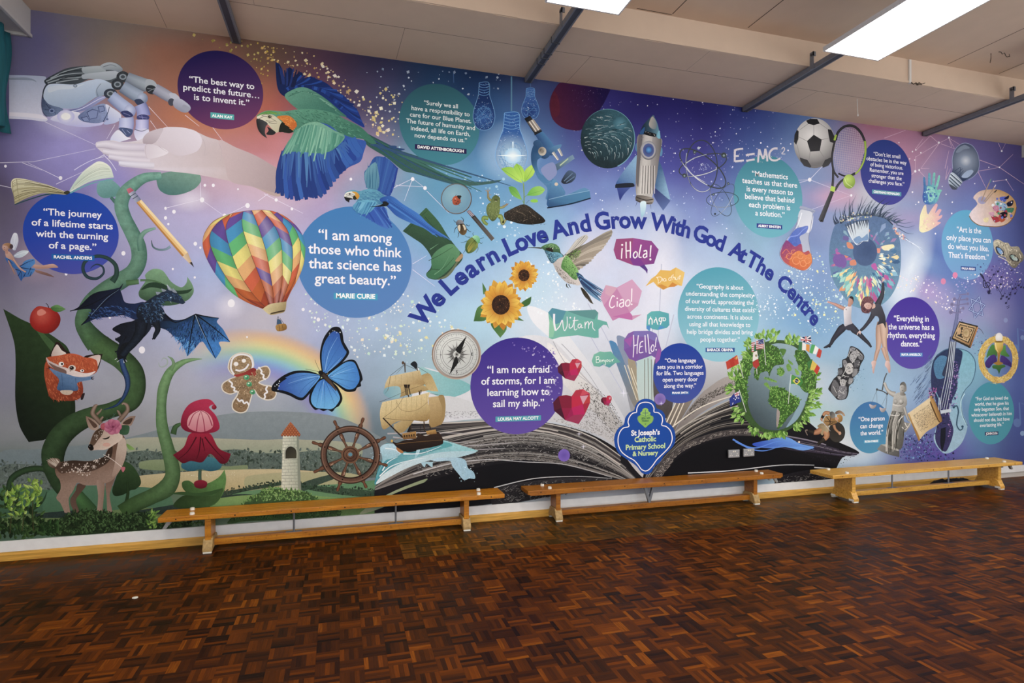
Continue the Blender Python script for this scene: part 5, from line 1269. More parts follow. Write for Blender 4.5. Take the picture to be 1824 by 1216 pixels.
P('394,905 430,862 520,846 640,850 740,820 762,782 850,650 892,690 903,762 890,842 852,922 802,986 742,1012 700,1022 600,1022 552,1006 522,1062 490,1122 502,1220! 462,1220! 432,1152 402,1112 432,1052 428,992 402,952', 'a08474', '6c5040', '560 1010 520 850', n=(.5, .3, 0))
P('690,990 744,1010 742,1082 730,1220! 690,1220! 700,1102', 'ac9080', '947868', '690 1050 740 1050', n=.3)
P('404,900 440,862 520,846 640,852 742,820 772,770 800,740 800,800 770,860 700,905 620,930 520,920 440,940', '3c2c22', '5c463a', '560 850 560 940', n=.5); P('850,700 890,690 903,762 890,842 850,925 800,960 820,860 830,780', 'c8b4a4', 'b09484', '890 750 810 900', n=.3)
SC('430,880 640,860 780,800 790,850 650,910 640,960 440,940', 70, 5, 13, 'e4d8cc d0c0b4', 3, 6)
for x, y in ((470, 870), (610, 890), (568, 915), (670, 893), (690, 850)):
    for k in range(6):
        a = k * math.pi / 3; S('%f,%f %f,%f' % (x, y, x + 18 * math.cos(a), y + 16 * math.sin(a)), 3.5, 'dccfc4', 4, sm=0)
P('340,850 370,832 420,836 432,870 410,902 380,902 350,882', '4c382c', '8c7464', '400 900 370 840'); F('400,890 420,860', '342,862 352,838 400,834', 14, 10, 'e0d4c4 c8b8a8 a89484', jit=.3, seed=3)
P('628,755 648,700 668,652 700,622 760,600 832,602 862,642 872,690 800,745 752,770 690,772 642,776', 'b09484', 'dcc8b8', '660 650 760 760', n=.3); P('640,740 660,672 690,630 740,610 730,660 700,700 670,740', '4c3828', '6c5444', '680 640 690 740', n=.4); SC('665,660 740,615 720,680 690,710', 22, 4, 8, 'd8ccc0', 4, 6)
P('628,752 640,730 662,740 668,768 645,776', '14100e'); E(640, 746, 5, 4, '6c6460'); P('730,692 760,685 786,672! 775,690 750,698', '1c1410'); E(760, 735, 28, 14, 'd8a898')
P('612,530! 660,550 705,590 690,632 640,620 618,570', '8c7060', 'b49c8c', '620 540 680 620'); P('628,550 665,570 695,600 670,615', '5c4438'); P('968,530! 920,535 870,570 862,596 930,600 950,570', '8c7060', 'b49c8c', '960 540 870 590'); P('945,545 900,560 875,585 925,588', '4c382c')
RB('722,585,34 690,550,34 660,510,34 680,460,26 696,450,12', '8c7464', 'a89080', '4c382c', '5c4838'); RB('690,520,20 715,495,16 725,480,8', '8c7464', 'a89080', '5c4838', '5c4838'); RB('715,560,20 735,535,14', '8c7464', 'a89080', '5c4838', '5c4838')
RB('848,565,36 880,530,34 910,490,30 905,455,26 880,440,16 870,450,8', '8c7464', 'a89080', '4c382c', '5c4838'); RB('860,530,20 845,500,18 835,490,8', '8c7464', 'a89080', '5c4838', '5c4838')
SS('770,570 800,540 825,510|760,560 765,545|785,555 790,540|805,535 820,532|815,520 805,512', 8, '3c5c4c', 3)
P('862,600 920,600 915,655 880,665 850,650', '2c4c34', '3c6444', '860 610 910 650', n=.4); E(742, 605, 26, 25, 'c0606c', 'a84454', '735 600 30')
for k in range(7):
    a = k * .9; E(805 + 34 * math.cos(a), 608 + 30 * math.sin(a), 30, 27, 'd07c98', 'a0486c', '%f %f 45' % (805 + 50 * math.cos(a), 600 + 45 * math.sin(a)))
for k in range(5):
    a = k * 1.26; E(806 + 15 * math.cos(a), 608 + 13 * math.sin(a), 16, 14, 'c06888', '8c3860', '%f %f 24' % (806 + 22 * math.cos(a), 604 + 18 * math.sin(a)))
E(806, 608, 8, 7, '7c2c4c'); S('738,806 800,840 870,895', 4, 'e8dcd4', 4); P('862,900 875,892 892,895 890,912 876,930', 'c8707c')
end()
begin('crimson_flower', 'tall crimson flower standing on the curled leaf', 5); T(0, 608)
RB('1430,1045,26 1424,960,24 1430,860,22', '4c6c4c', '3c5c54', '2c3c34', '24403c')
P('1300,860 1370,820 1430,850 1490,820 1575,860 1570,905 1500,925 1430,910 1360,925 1296,900', '24586c', '3c7c8c', '1430 930 1430 830', n=.4); P('1385,1000 1430,985 1474,1000 1470,1035 1430,1048 1390,1035', '8c1c34', '5c1024', '1430 990 1430 1048')
P('1350,660 1430,640 1502,660 1560,760 1646,800! 1620,860 1570,868 1500,800 1440,860 1360,850 1300,866 1232,808! 1310,750', 'a81c3c', '5c0c20', '1430 660 1430 870', n=.4); SS('1400,680 1340,780 1270,840|1460,680 1530,770 1600,840|1430,680 1420,780 1400,840|1440,690 1460,780', 10, '4c0818', 3)
P('1290,600 1300,520 1345,450 1420,415 1500,415 1545,470 1520,450 1490,470 1540,530 1566,610 1530,645 1430,655 1330,640', '7c0c2c', 'c02c54', '1320 640 1420 430', n=.3); P('1340,610 1350,530 1430,490 1500,530 1515,610 1430,645', 'd07888', 'e8b0b4', '1430 640 1430 500'); SS('1345,600 1380,520 1430,490|1512,600 1480,520 1430,490|1400,640 1410,560 1430,495|1460,640 1450,560 1432,495', 9, 'a83c58', 3)
E(1526, 468, 18, 17, 'c02448', '7c0c28', '1520 462 20')
end()
begin('gingerbread_biscuit', 'brown gingerbread biscuit with white icing and a red scarf', 5); T(0, 608)
P('1622,182 1645,112 1715,78 1790,96 1812,165 1802,200 1830,196 1865,178 1905,174 1928,212 1912,258 1872,280 1850,292 1885,308 1940,318 1972,368 1948,412 1890,418 1840,392 1812,352 1796,392 1775,462 1752,502 1702,510 1656,482 1654,432 1682,388 1690,362 1640,378 1586,352 1582,300 1640,262 1672,250 1640,222', 'e4dccc')
P('1630,182 1652,116 1716,84 1784,102 1804,166 1796,206 1830,204 1865,186 1902,182 1920,212 1905,254 1868,273 1840,294 1882,316 1936,326 1964,370 1942,405 1892,410 1844,384 1812,340 1788,390 1768,458 1748,494 1704,502 1664,478 1662,436 1692,390 1700,352 1640,370 1592,346 1590,304 1645,268 1682,250 1648,222', 'a88c68', '8c7050', '1700 100 1760 480', n=(1.6, 1.6, 0))
SC('1640,120 1780,110 1800,200 1880,200 1900,250 1830,300 1930,340 1930,390 1810,330 1750,480 1680,470 1690,340 1600,340 1600,300 1690,250', 240, 4, 9, 'c8ac84 705638 e0c8a4', 3, 5)
SS('1668,235 1645,190 1660,120 1715,92 1780,108 1802,160 1795,195|1678,202 1710,208 1750,192 1772,160', 13, 'eceaec', 12); E(1682, 160, 17, 15, 'f4f0ee'); E(1738, 137, 15, 14, 'f4f0ee')
P('1668,240 1740,220 1800,188 1824,196 1820,215 1790,222 1800,240 1770,240 1740,240 1690,252', 'b04038', '8c2c28', '1700 240 1810 200', n=.5); SS('1800,215 1815,245|1812,212 1824,238', 12, 'a83830', 8)
for x, y in ((1757, 255), (1776, 304), (1800, 360)): E(x, y, 20, 18, '2c7c50', '5cb480', '%d %d 18' % (x + 4, y + 5)); E(x - 4, y - 5, 6, 5, 'e0f4e4')
for a in ('1630,278 1655,300 1650,320 1672,330 1668,350 1690,355', '1690,405 1705,425 1725,418 1740,440 1760,432 1775,455', '1842,182 1865,210 1860,225 1880,240 1875,258 1895,270', '1905,318 1895,340 1905,360 1885,375 1890,395 1880,408'): S(a, 12, 'f0eef0', 12)
end()
begin('blue_butterfly', 'bright blue butterfly with black wing edges over the rainbow', 5); T(456, 608)
K = '0c1018'
P('476,244 455,120 462,40 488,-36 540,-98 592,-102 616,-62 626,0 646,36 664,82 622,144 562,196 500,236', K); P('500,244 562,190 642,136 704,134 740,200 750,222 760,270 746,292 748,318 722,328 704,354 640,356 570,305 510,266', K)
P('462,244 380,211 280,209 198,240 126,298 112,348 180,366 240,386 300,416 342,414 404,344 446,284', K); P('470,260 428,290 384,370 380,432 418,486 450,482 480,496 510,486 542,500 566,474 594,456 616,402 584,328 544,288 504,258', K)
P('482,232 468,120 476,45 504,-20 548,-70 590,-60 605,0 628,50 645,78 612,130 556,182 504,222', '4c94e4', '2c5cb4', '500 220 580 -60', n=.3)
P('512,242 566,198 640,148 696,148 726,204 738,266 724,304 694,336 644,338 576,294 522,260', '64b4f0', '3c84d8', '520 245 720 250', n=.3)
P('454,244 380,226 290,226 215,254 160,300 150,340 200,350 250,368 305,396 336,396 392,334 436,284', '5ca4ec', '2c50b0', '440 260 170 330', n=.3)
P('470,272 436,298 398,376 394,430 426,470 480,478 540,480 580,444 598,400 570,336 536,298 504,274', '3c84dc', '6cbcf4', '480 280 500 470', n=.3)
SS('488,220 500,100 560,-50|492,220 540,120 600,20|500,224 560,150 630,90|485,215 478,100 500,0|518,250 600,230 720,220|518,250 600,200 690,160|520,254 610,270 725,290|524,258 600,300 670,330|448,244 350,240 220,270|446,250 340,280 200,330|444,256 360,310 300,385|440,262 390,320 340,390|475,274 450,360 430,460|480,276 490,380 490,470|490,276 530,370 560,450|495,274 560,360 590,410', 3.4, '2458a8', 1)
SS('490,210 520,80 580,-30|505,222 570,160 610,110|452,248 350,262 230,300|530,252 620,215 700,190|484,280 470,380 460,460', 3, 'a4d8fc', 1)
P('118,350 112,330 150,296 200,262 220,262 170,300 150,350', K); P('500,-40 540,-96 592,-100 605,-60 560,-75', K); SC('124,300 170,280 160,345 125,350', 6, 6, 10, 'e8eef4', 3, 8); SC('500,-40 560,-95 600,-80 620,20 600,-50', 6, 5, 9, 'e8eef4', 4, 8)
RB('450,215,22 480,238,40 510,270,34 540,305,22 572,350,8', '2c2420', '6c5444', '0c0a0a', '2c2018'); E(462, 222, 18, 16, '14100f'); SS('455,208 435,170 420,130|448,215 400,205 352,196', 2.5, '1c1818', 2)
end()
begin('hot_air_balloon', 'rainbow chevron hot air balloon with a small basket', 5); T(456, 304)
GO = ['-200,312 -300,362 -362,440 -380,505 -372,562 -348,632 -300,720 -240,800 -160,880 -60,940 50,985', '-185,310 -262,362 -318,430 -330,500 -308,580 -260,680 -190,790 -100,890 0,950 60,982', '-165,306 -205,370 -214,440 -184,560 -124,720 -20,880 75,978',
      '-90,290 -100,350 -90,430 -34,600 40,790 100,970', '-30,284 10,380 50,500 76,590 96,700 120,850 128,962', '40,280 110,360 152,430 180,520 188,660 186,790 158,955', '100,285 210,400 252,510 262,600 250,750 180,950', '150,296 260,390 312,500 318,600 285,760 200,940', '180,310 270,375 322,440 348,510 350,590 335,680 300,770 250,860 215,935']
P('-200,312 -90,288 0,280 60,279 130,290 200,320 270,375 322,440 348,510 351,590 336,680 300,770 250,860 215,935! 50,985! -60,940 -160,880 -240,800 -300,720 -350,630 -375,560 -380,500 -365,440 -305,360', '9c5c3c')
RC = 'e8b070 d86440 6c50a4 4098cc 5cbc74 e8dc78'.split(); OFF = [5, 1, 2, 3, 1, 0, 2, 1]
for gi in range(8):
    A = crom(pts_(GO[gi]), False); B = crom(pts_(GO[gi + 1]), False); nb = 8
    for k in range(-1, nb + 1):
        sl = .10 * (1 if gi % 2 else -1); t0 = k / nb; t1 = (k + 1) / nb; q = []
        cl = lambda v: min(1, max(0, v))
        L1 = [along(A, cl(t0 - sl / 2 + (t1 - t0) * j / 4)) for j in range(5)]; R1 = [along(B, cl(t0 + sl / 2 + (t1 - t0) * j / 4)) for j in range(5)]
        q = L1 + R1[::-1]
        if cl(t1 - sl / 2) - cl(t0 - sl / 2) < .01 and cl(t1 + sl / 2) - cl(t0 + sl / 2) < .01: continue
        c = lin(RC[(k + OFF[gi]) % 6]) if k < 6 else lin(['c8642c', 'a84424', '8c3420'][k - 6])
        c2 = mix(c, [0, 0, 0], .28); c3 = mix(c, [1, 1, 1], .18)
        V = []; C = []; Fs = []
        for j in range(5):
            for s_, cc in ((0, c2 if gi < 2 else c), (.5, c3 if 3 <= gi <= 5 else c), (1, c2)):
                V.append((L1[j][0] + (R1[j][0] - L1[j][0]) * s_, L1[j][1] + (R1[j][1] - L1[j][1]) * s_)); C.append(cc)
        for j in range(4):
            for s_ in range(2): Fs.append((j * 3 + s_, j * 3 + s_ + 1, j * 3 + s_ + 4, j * 3 + s_ + 3))
        M_.add(V, Fs, C, (.15, .1, 0))
for g_ in GO[1:-1]: S(g_, 3, '5c3c34', 3)
P('46,985! 100,950 218,932! 206,1000 160,1018 100,1026', 'd8c898', 'a08c5c', '100 960 200 1010', n=.3); P('100,1024 205,1000 200,992 110,1012', '4c3c24')
SS('152,1050 148,1100|160,1040 165,1095|170,1050 200,1090|158,1036 150,1060', 3, '3c3430'); P('150,1062 172,1060 185,1092 155,1100', '3c5c7c'); P('142,1102 208,1090 216,1130 155,1143', 'b88c44', '8c6428', '150 1100 200 1140', n=.8); SS('165,1100 170,1140|188,1096 194,1134', 3, '5c3c18')
end()
begin('stone_tower', 'small stone tower with an orange tiled cone roof', 5); T(456, 608)
P('192,668! 304,664! 322,1062! 180,1056!', 'dcdcc8', 'a8b09c', '200 800 320 800', sm=0, n=.5)
R_ = random.Random(2)
for i in range(17):
    y = 690 + i * 22; xl = 192 - 12 * (y - 668) / 388; xr = 304 + 18 * (y - 664) / 398
    S('%f,%f %f,%f' % (xl, y, xr, y - 3), 2.5, '8c9484', 2.5, sm=0)
    for k in range(3):
        x = xl + (xr - xl) * ((k + (.5 if i % 2 else .1) + R_.uniform(-.1, .1)) / 3); S('%f,%f %f,%f' % (x, y, x + 1, y + 20), 2.2, '98a090', 2.2, sm=0)
P('290,670 304,665 322,1062 300,1060', '8c9484', sm=0)
P('210,834! 211,780 228,754 250,748 276,760 288,785 288,832!', '2c2c24', '4c4838', '220 760 280 830'); SS('206,836 206,780 226,750 250,743 282,756 293,785 293,834', 7, 'b0b4a0', 7)
P('246,572! 284,616 319,664! 280,668 240,670 176,668! 205,624', 'c06838', '983c1c', '210 620 300 660', n=.4)
for i in range(6):
    y = 596 + i * 14; h_ = 8 + (y - 580) * .72
    for k in range(2 + i):
        x = 247 - h_ + (k + .5) * 2 * h_ / (2 + i); E(x, y, 9, 10, 'd0804c', '7c3018', '%f %f 13' % (x, y - 4))
end()
begin('ships_wheel', 'brown wooden ship wheel with eight handles left of the sailing ship', 5); T(456, 608)
HC = (672, 806)
for x, y in ((556, 562), (766, 542), (925, 680), (938, 884), (788, 1044), (578, 1066), (410, 932), (398, 716)):
    dx, dy = x - HC[0], y - HC[1]
    f = lambda t: '%f,%f' % (HC[0] + dx * t, HC[1] + dy * t)
    RB(' '.join(f(t) + ',%d' % w for t, w in ((.2, 22), (.32, 15), (.45, 26), (.56, 30), (.62, 18), (.7, 34), (.8, 30), (.84, 16), (.9, 22), (.96, 24), (1.0, 14))), '7c5844', '7c5038', '2c1c14', '2c1a12', seg=3)
    P(' '.join('%f,%f' % (HC[0] + dx * t + dy * s, HC[1] + dy * t - dx * s) for t, s in ((.47, .03), (.55, .035), (.55, .01), (.47, .005))), 'b8947c', sm=0)
ring = lambda rx, ry, w: ' '.join('%f,%f,%f' % (672 + rx * math.cos(a * math.pi / 18), 806 + ry * math.sin(a * math.pi / 18), w) for a in range(37))
RB(ring(190, 184, 46), '6c4c3c', '6c4c3c', '2c1a14', '2c1a14', seg=3, n=.8); RB(ring(200, 194, 8), '94705c', '94705c', '6c4c3c', '6c4c3c', seg=3); RB(ring(171, 166, 5), '1c100c', '1c100c', '1c100c', '1c100c', seg=3)
for k in range(8):
    a = k * math.pi / 4 + .3; E(672 + 190 * math.cos(a), 806 + 184 * math.sin(a), 5, 5, '1c100c')
E(672, 806, 64, 62, '4c3024', '7c5840', '672 806 64'); E(672, 806, 52, 50, '3c2418'); E(672, 806, 46, 44, '8c6448', '5c3c2c', '660 795 50'); E(672, 806, 30, 29, '3c2418'); E(672, 806, 26, 25, '9c7458', '5c4030', '665 800 28'); E(672, 804, 15, 14, '5c90a4')
end()
begin('sailing_ship', 'tall sailing ship with cream sails riding the wave', 6); T(456, 608)
SS('1060,150 1062,220|1142,170 1150,210|1075,300 1090,420 1105,630|1160,340 1195,560 1200,640|1240,400 1240,620', 9, '4c3828', 7); SS('1062,160 960,240|1062,165 1165,210|1142,175 1240,235', 2.5, '3c3428')
P('1100,160 1130,140 1150,165 1140,195 1120,180', '1c2028'); E(1047, 152, 9, 12, '5c4430')
P('1175,246 1240,231 1300,356! 1230,346 1200,300', 'b89c64', 'd0b880', '1190 250 1260 340', n=.4)
P('948,248! 1060,225 1166,204! 1186,262 1202,304 1150,310 1020,330 910,372! 922,300', 'dcc898', 'b09058', '1020 240 1060 340', n=.4); P('1020,398! 1030,326 1060,310 1190,310 1232,346! 1120,370', 'c8ac74', 'a88c54', '1100 310 1110 390', n=.4)
P('910,372 925,330 1020,322 1025,395 960,405', '7cb0c0', '9cc4cc', '920 370 1000 340')
P('1052,306! 1098,306! 1092,330! 1058,330!', '2c2018', sm=0); SS('1062,330 1070,380|1075,330 1078,385|1088,330 1100,380|1160,350 1170,370|1175,346 1175,368', 8, '33261c', 5)
P('1228,398! 1336,384! 1350,450 1342,550 1312,592 1240,606 1232,500', 'ccb07c', 'a08048', '1250 400 1330 590', n=.4); P('1300,390 1336,384 1350,450 1342,550 1312,592 1325,480', 'a88c58', n=.3)
P('980,590! 1092,542 1130,552 1050,645 990,642', 'c8b07c', 'a88c54', '1000 560 1060 640', n=.4)
P('900,432! 1000,410 1140,386 1238,360! 1224,430 1244,500 1216,566 1100,560 1000,572 912,626 886,562 884,490', 'e4d09c', 'a88850', '1020 400 1080 590', n=.5, c3='d4bc84')
for k in range(9): S('%d,%d %d,%d' % (930 + k * 36, 430 - k * 7, 920 + k * 36, 590 - k * 6), 2.2, 'b89c64', 1.5)
for k in range(6): S('%d,%d %d,%d' % (955 + k * 40, 250 - k * 7, 940 + k * 46, 350 - k * 8), 2.2, 'b89c64', 1.5)
S('1000,430 1040,490 1140,490 1225,430', 2.5, '8c744c'); SS('880,430 960,400 1100,340 1220,300|905,545 1000,470 1060,380|900,545 1050,560 1220,560|910,545 985,620 1060,690|960,240 940,340 920,370|1062,160 1000,230|1240,370 1330,385', 2.5, '3c3428', 1.5); S('905,545 1000,640 1060,695', 8, '2c2018', 12)
P('966,706 1000,722 1060,702 1142,692 1152,652 1212,672 1290,640 1330,692 1326,732 1200,762 1050,784 1002,752', '1c1412', '3c2a20', '1150 780 1150 650', n=.6); P('1000,752 1050,784 1040,796 1010,780', 'b87840')
P('1040,655! 1140,640! 1142,690! 1050,698!', 'b88c4c', '7c5428', '1090 645 1095 695', sm=0, n=.8); P('1210,638! 1280,626! 1288,656! 1220,664!', 'c89c54', '8c6430', '1240 630 1245 660', sm=0, n=.8)
for k in range(5): P('%d,%d %d,%d %d,%d %d,%d' % (1052 + k * 17, 668 - k * 2, 1062 + k * 17, 667 - k * 2, 1063 + k * 17, 684 - k * 2, 1053 + k * 17, 685 - k * 2), '2c1c10', sm=0)
SS('970,705 1060,680 1140,670|1000,730 1150,715 1325,700', 3, '8c6838', 2); SS('1190,590 1200,640|1240,600 1245,630|1170,600 1175,650', 4, '2c2018', 3); E(968, 708, 8, 10, 'd8b050')
end()
begin('compass', 'round brass compass with a black needle', 7); T(456, 608)
T(0, 0, 1); circ(813.5, 631, 44.5, '8c6c58', 'c8b4a4', '790 600 840 665'); circ(813.5, 631, 42.5, 'd0c8c0', '7c6458', '780 600 850 660'); circ(813.5, 631, 40, '7c7c7c', 'c8c8c4', '780 600 850 660'); circ(813.5, 631, 38.8, 'dcdfdc', 'c4c8c6', '800 600 830 660', n=.2)
def cring(cx, cy, r0, w, c):
    X, Z = W2(cx, cy); k = float(W2(cx, cy - 1)[1] - Z); q = []
    for i in range(73):
        a = i * math.pi / 36; q.append(PX(float(X) + k * r0 * math.cos(a), float(Z) + k * r0 * math.sin(a)))
    cc = lin(c); stroke_px(q, w, w, lambda x, y: cc)
for r0, w, c in ((36.8, .5, '4c4c4c'), (29.5, .5, '4c4c4c'), (26, .6, '3c3c3c'), (12, .5, '4c4c4c'), (7, .6, '3c3c3c')): cring(813.5, 631, r0, w, c)
for k in range(72):
    a = k * math.pi / 36; r1 = 34.5 if k % 3 else 32; S('%f,%f %f,%f' % (813.5 + 36.6 * math.cos(a), 631 + 36.6 * math.sin(a), 813.5 + r1 * math.cos(a), 631 + r1 * math.sin(a)), .45, '4c4c4c', sm=0)
for k in range(32):
    a = k * math.pi / 16; L0 = 25 if k % 4 == 0 else (20 if k % 2 == 0 else 16); w = .075 if k % 2 == 0 else .05
    for s_, c in ((1, '2c2c2c'), (-1, '8c8c8a')): P('%f,%f %f,%f %f,%f' % (813.5 + 6 * math.cos(a), 631 + 6 * math.sin(a), 813.5 + L0 * math.cos(a), 631 + L0 * math.sin(a), 813.5 + 9 * math.cos(a + s_ * w * 2), 631 + 9 * math.sin(a + s_ * w * 2)), c, sm=0)
P('813,631 809,640 800,668 817,645', '1c1c1c', sm=0); P('815,629 811,622 831,598 820,630', '1c1c1c', sm=0); E(813.5, 631, 4, 4, 'a8a8a4'); E(813.5, 631, 2, 2, '4c4c4c')
for ch, x, y in (('S', 813.5, 664.5), ('E', 841, 633), ('W', 785, 633)): text(ch, x - 1.6, x + 1.6, y, '2c2c2c', .02)
end()
# ------------------------------------------------------------------ science and languages, middle of the mural
begin('arched_title', 'dark blue arched lettering over the open book', 6)
TI = 'WeLearn,LoveAndGrowWithGodAtTheCentre'
TP = '768.5,565 788,541 810,519 827,503 846,490 865,479 881,470 899,461.5 915,453.5 929.5,446.5 949.5,438 969,430 999.5,420 1022,416 1044.5,411 1074.5,408 1092,407 1112,406.5 1137,407 1178,411.5 1194.5,414.5 1206,417 1219.5,421.5 1244.5,429 1264.5,438 1279,444 1308,458 1319.5,464.5 1336,475.5 1352,487 1366,497.5 1390.5,515 1404,527.5 1417,541 1427,553 1433,560.5 1444,575'
q = [tuple(map(float, k.split(','))) for k in TP.split()]
w_ = np.array([W2(a, b) for a, b in q]); cx_ = np.polyfit(w_[:, 0], w_[:, 1], 6); dd = np.polyder(cx_)
def arch_word(i0, i1):
    wd = TI[i0:i1 + 1]; bb = lambda t: [f(a for a, b in glyphs(t, .035)[0]) for f in (min, max)]
    ce = []
    for k in range(len(wd)):
        e_ = bb(wd[:k + 1])[1]; o_ = bb(wd[k]); ce.append(e_ - (o_[1] - o_[0]) / 2)
    Xs = np.linspace(w_[i0, 0], w_[i1, 0], 200); Zs = np.polyval(cx_, Xs)
    L_ = np.concatenate([[0], np.cumsum(np.hypot(np.diff(Xs), np.diff(Zs)))]); out = []
    for c in ce:
        X = float(np.interp((c - ce[0]) / ((ce[-1] - ce[0]) or 1) * L_[-1], L_, Xs)); px_, py_ = PX(X, float(np.polyval(cx_, X)))
        out.append((px_, py_, math.degrees(math.atan(float(np.polyval(dd, X))))))
    word_on(wd, out, .232, "26389c", .036)
for r_ in ((0, 1), (2, 7), (8, 11), (12, 14), (15, 18), (19, 22), (23, 25), (26, 27), (28, 30), (31, 36)): arch_word(*r_)
end()
begin('school_badge', 'royal blue badge with the school name above the middle bench', 7); T(1080, 690, 7.155)
BO = '510,142 570,155 620,195 640,262 700,290 745,350 755,430 820,475 865,545 880,640 860,730 790,810 730,870 690,940 610,1010 570,1080 510,1104 450,1085 390,1010 330,960 240,900 160,840 115,760 98,660 115,580 160,510 220,470 240,385 290,320 350,290 370,230 410,175 460,148'
P(BO, '1450b0')
S('385,315! 390,260 425,205 500,187 570,205 605,260 607,310 660,320 705,365 715,420 705,478 760,495 815,550 838,640 820,720 770,790 700,860 640,920 590,990 540,1045 495,1062 445,1040 405,985 350,925 270,880 195,820 155,740 148,650 170,570 215,515 285,495 275,440 290,380 330,330 385,315!', 12, 'f4f4fa', 12)
P('496,258 530,275 535,300 560,320 558,348 590,365 600,400 580,445 530,480 496,512 460,480 415,445 395,400 405,365 435,348 432,320 455,300 462,275', '98cc58'); P('496,370 530,350 570,355 588,400 570,440 530,475 496,505 462,475 425,440 406,400 420,357 465,350', '8cc050')
SS('496,283 496,365|458,323 535,323', 6, '1c4c78', 6); SS('400,405 415,360 455,348 496,368 540,348 580,362 594,405 575,445 530,482 496,510 460,482 418,445 400,405', 3, '1c5c78', 3)
text('JESU XPI', 1142, 1157.5, 746.5, '1c5c50', .03); text('PASSIO', 1143.5, 1155.5, 751, '1c5c50', .03); SS('488,455 505,475|505,455 488,475', 3, '1c5c50', 3)
text('St Joseph’s', 1124, 1175, 775.5, 'f6f6fa', .035); text('Catholic', 1130, 1168.5, 787, 'cce89c', .03); text('Primary School', 1114.5, 1184.5, 801, 'cce89c', .028); text('& Nursery', 1126.5, 1172, 812, 'cce89c', .03)
end()
begin('glowing_bulbs', 'three glowing blue glass bulbs on cords above the seedling', 3); T(912, 0)
def bulb(x, y, w, h, c, c2, seed):
    """dotted glass bulb: cap top at x,y"""
    p = [(x - .22 * w, y), (x + .22 * w, y), (x + .26 * w, y + .26 * h), (x + .34 * w, y + .38 * h), (x + .48 * w, y + .6 * h), (x + .5 * w, y + .76 * h), (x + .34 * w, y + .94 * h), (x, y + h), (x - .34 * w, y + .94 * h), (x - .5 * w, y + .76 * h), (x - .48 * w, y + .6 * h), (x - .34 * w, y + .38 * h), (x - .26 * w, y + .26 * h)]
    t = ' '.join('%f,%f' % k for k in p); P(t, c, c2, '%f %f %f' % (x, y + .75 * h, .8 * w)); S(t + ' %f,%f' % p[0], max(2, w * .018), c2 if 0 else '7cb8ec')
    SC(t, int(w * .55), 2.5, 5, 'c4e4fc 8cc4f0 e8f6ff', seed, 6)
    R = random.Random(seed)
    for k in range(5): yy = y + .02 * h + k * .055 * h; S('%f,%f %f,%f %f,%f' % (x - .24 * w, yy, x, yy + .03 * h, x + .24 * w, yy), max(2, w * .02), '6ca4dc', sm=1)
    for k in range(int(w / 7)):
        a, b = R.uniform(0, 6.28), R.uniform(0, 6.28); f = lambda v: '%f,%f' % (x + .4 * w * math.cos(v), y + .72 * h + .24 * h * math.sin(v)); S(f(a) + ' ' + f(b), 1.6, '5c98d4', sm=0)
S('130,575 132,620', 3, '5c84b4'); bulb(130, 630, 124, 220, '1c3c80', '3c68b0', 2)
S('-418,520 -415,590', 3, '4c74ac'); bulb(-200, 590, 154, 338, '2c5ca4', '16346c', 3)
S('-4,545 -4,805', 10, '5c8cac'); bulb(-4, 805, 228, 430, 'c8ecfc', '2c64b0', 4)
E(6, 1110, 60, 56, 'f4fcff', 'a8d8f8', '6 1110 58'); P('-110,1108 6,1100 110,1108 6,1118', 'ecfaff', sm=0); P('0,1010 6,1100 12,1010', 'd8f0ff', sm=0)
end()
begin('magnifying_glass', 'magnifying glass over a red ladybird', 4); T(770, 290, 8)
E(342, 512, 212, 210, '8cb8c8', '6c9cb8', '300 450 240', n=.05); S(' '.join('%f,%f' % (342 + 214 * math.cos(a * .2618), 512 + 212 * math.sin(a * .2618)) for a in range(25)), 13, '4c4038'); S(' '.join('%f,%f' % (338 + 212 * math.cos(a * .2618), 509 + 210 * math.sin(a * .2618)) for a in range(25)), 4, '9c948c')
P('488,694! 530,668! 604,748! 558,776!', '8c8078', '500 690 600 730', sm=0); SS('505,690 575,765|522,680 592,755', 5, 'dcdcdc', 5); P('552,772! 606,745! 886,1076! 842,1114!', '33302e', '6c6660', '700 930 760 900', sm=0); SS('590,770 860,1085', 10, '5c5654', 10)
P('285,520 310,480 350,470 390,500 405,545 380,590 335,604 295,585', 'c05c3c', '8c3c28', '320 500 390 590', n=.4); P('350,470 385,465 405,490 395,515 370,505', '1c1c1c'); E(395, 480, 20, 16, '201c1c'); SS('285,525 268,540|400,560 412,575|375,595 385,608|330,475 340,450', 4, '2c2420')
for x, y in ((325, 530), (365, 548), (340, 575)): E(x, y, 8, 8, '2c1814')
E(330, 515, 12, 7, 'e8a890')
end()
begin('beetle', 'small beetle with a cream and brown back', 4); T(770, 290, 8)
SS('375,850 320,840 305,810|440,840 440,800 405,770|350,910 325,940 310,1000|480,880 520,900 535,880|490,940 520,970 550,985|370,990 375,1030 360,1065', 12, '2c2c30', 5)
P('340,880 350,830 385,810 430,825 450,870 400,890', '4c5058', '8c9098', '360 880 400 820', n=.6); P('355,900 390,872 450,870 485,920 490,980 455,1028 410,1020 370,970', '33281c', '6c5430', '380 900 440 1020', n=.5)
P('362,905 390,880 400,920 390,975 370,950', 'd8ccb0'); P('430,880 460,890 480,940 460,960 445,920', 'd4c8ac'); SS('418,880 425,1020', 5, '1c1410')
end()
begin('green_beetle', 'shiny green and gold beetle', 4); T(770, 290, 8)
SS('540,1060 490,1055 465,1035|500,1110 450,1130 405,1135|590,1040 575,1010 590,990|680,1080 720,1070 735,1060|670,1130 700,1150 715,1130|640,1170 650,1230 620,1280|480,1180 470,1240 440,1290', 9, '2c4c34', 4)
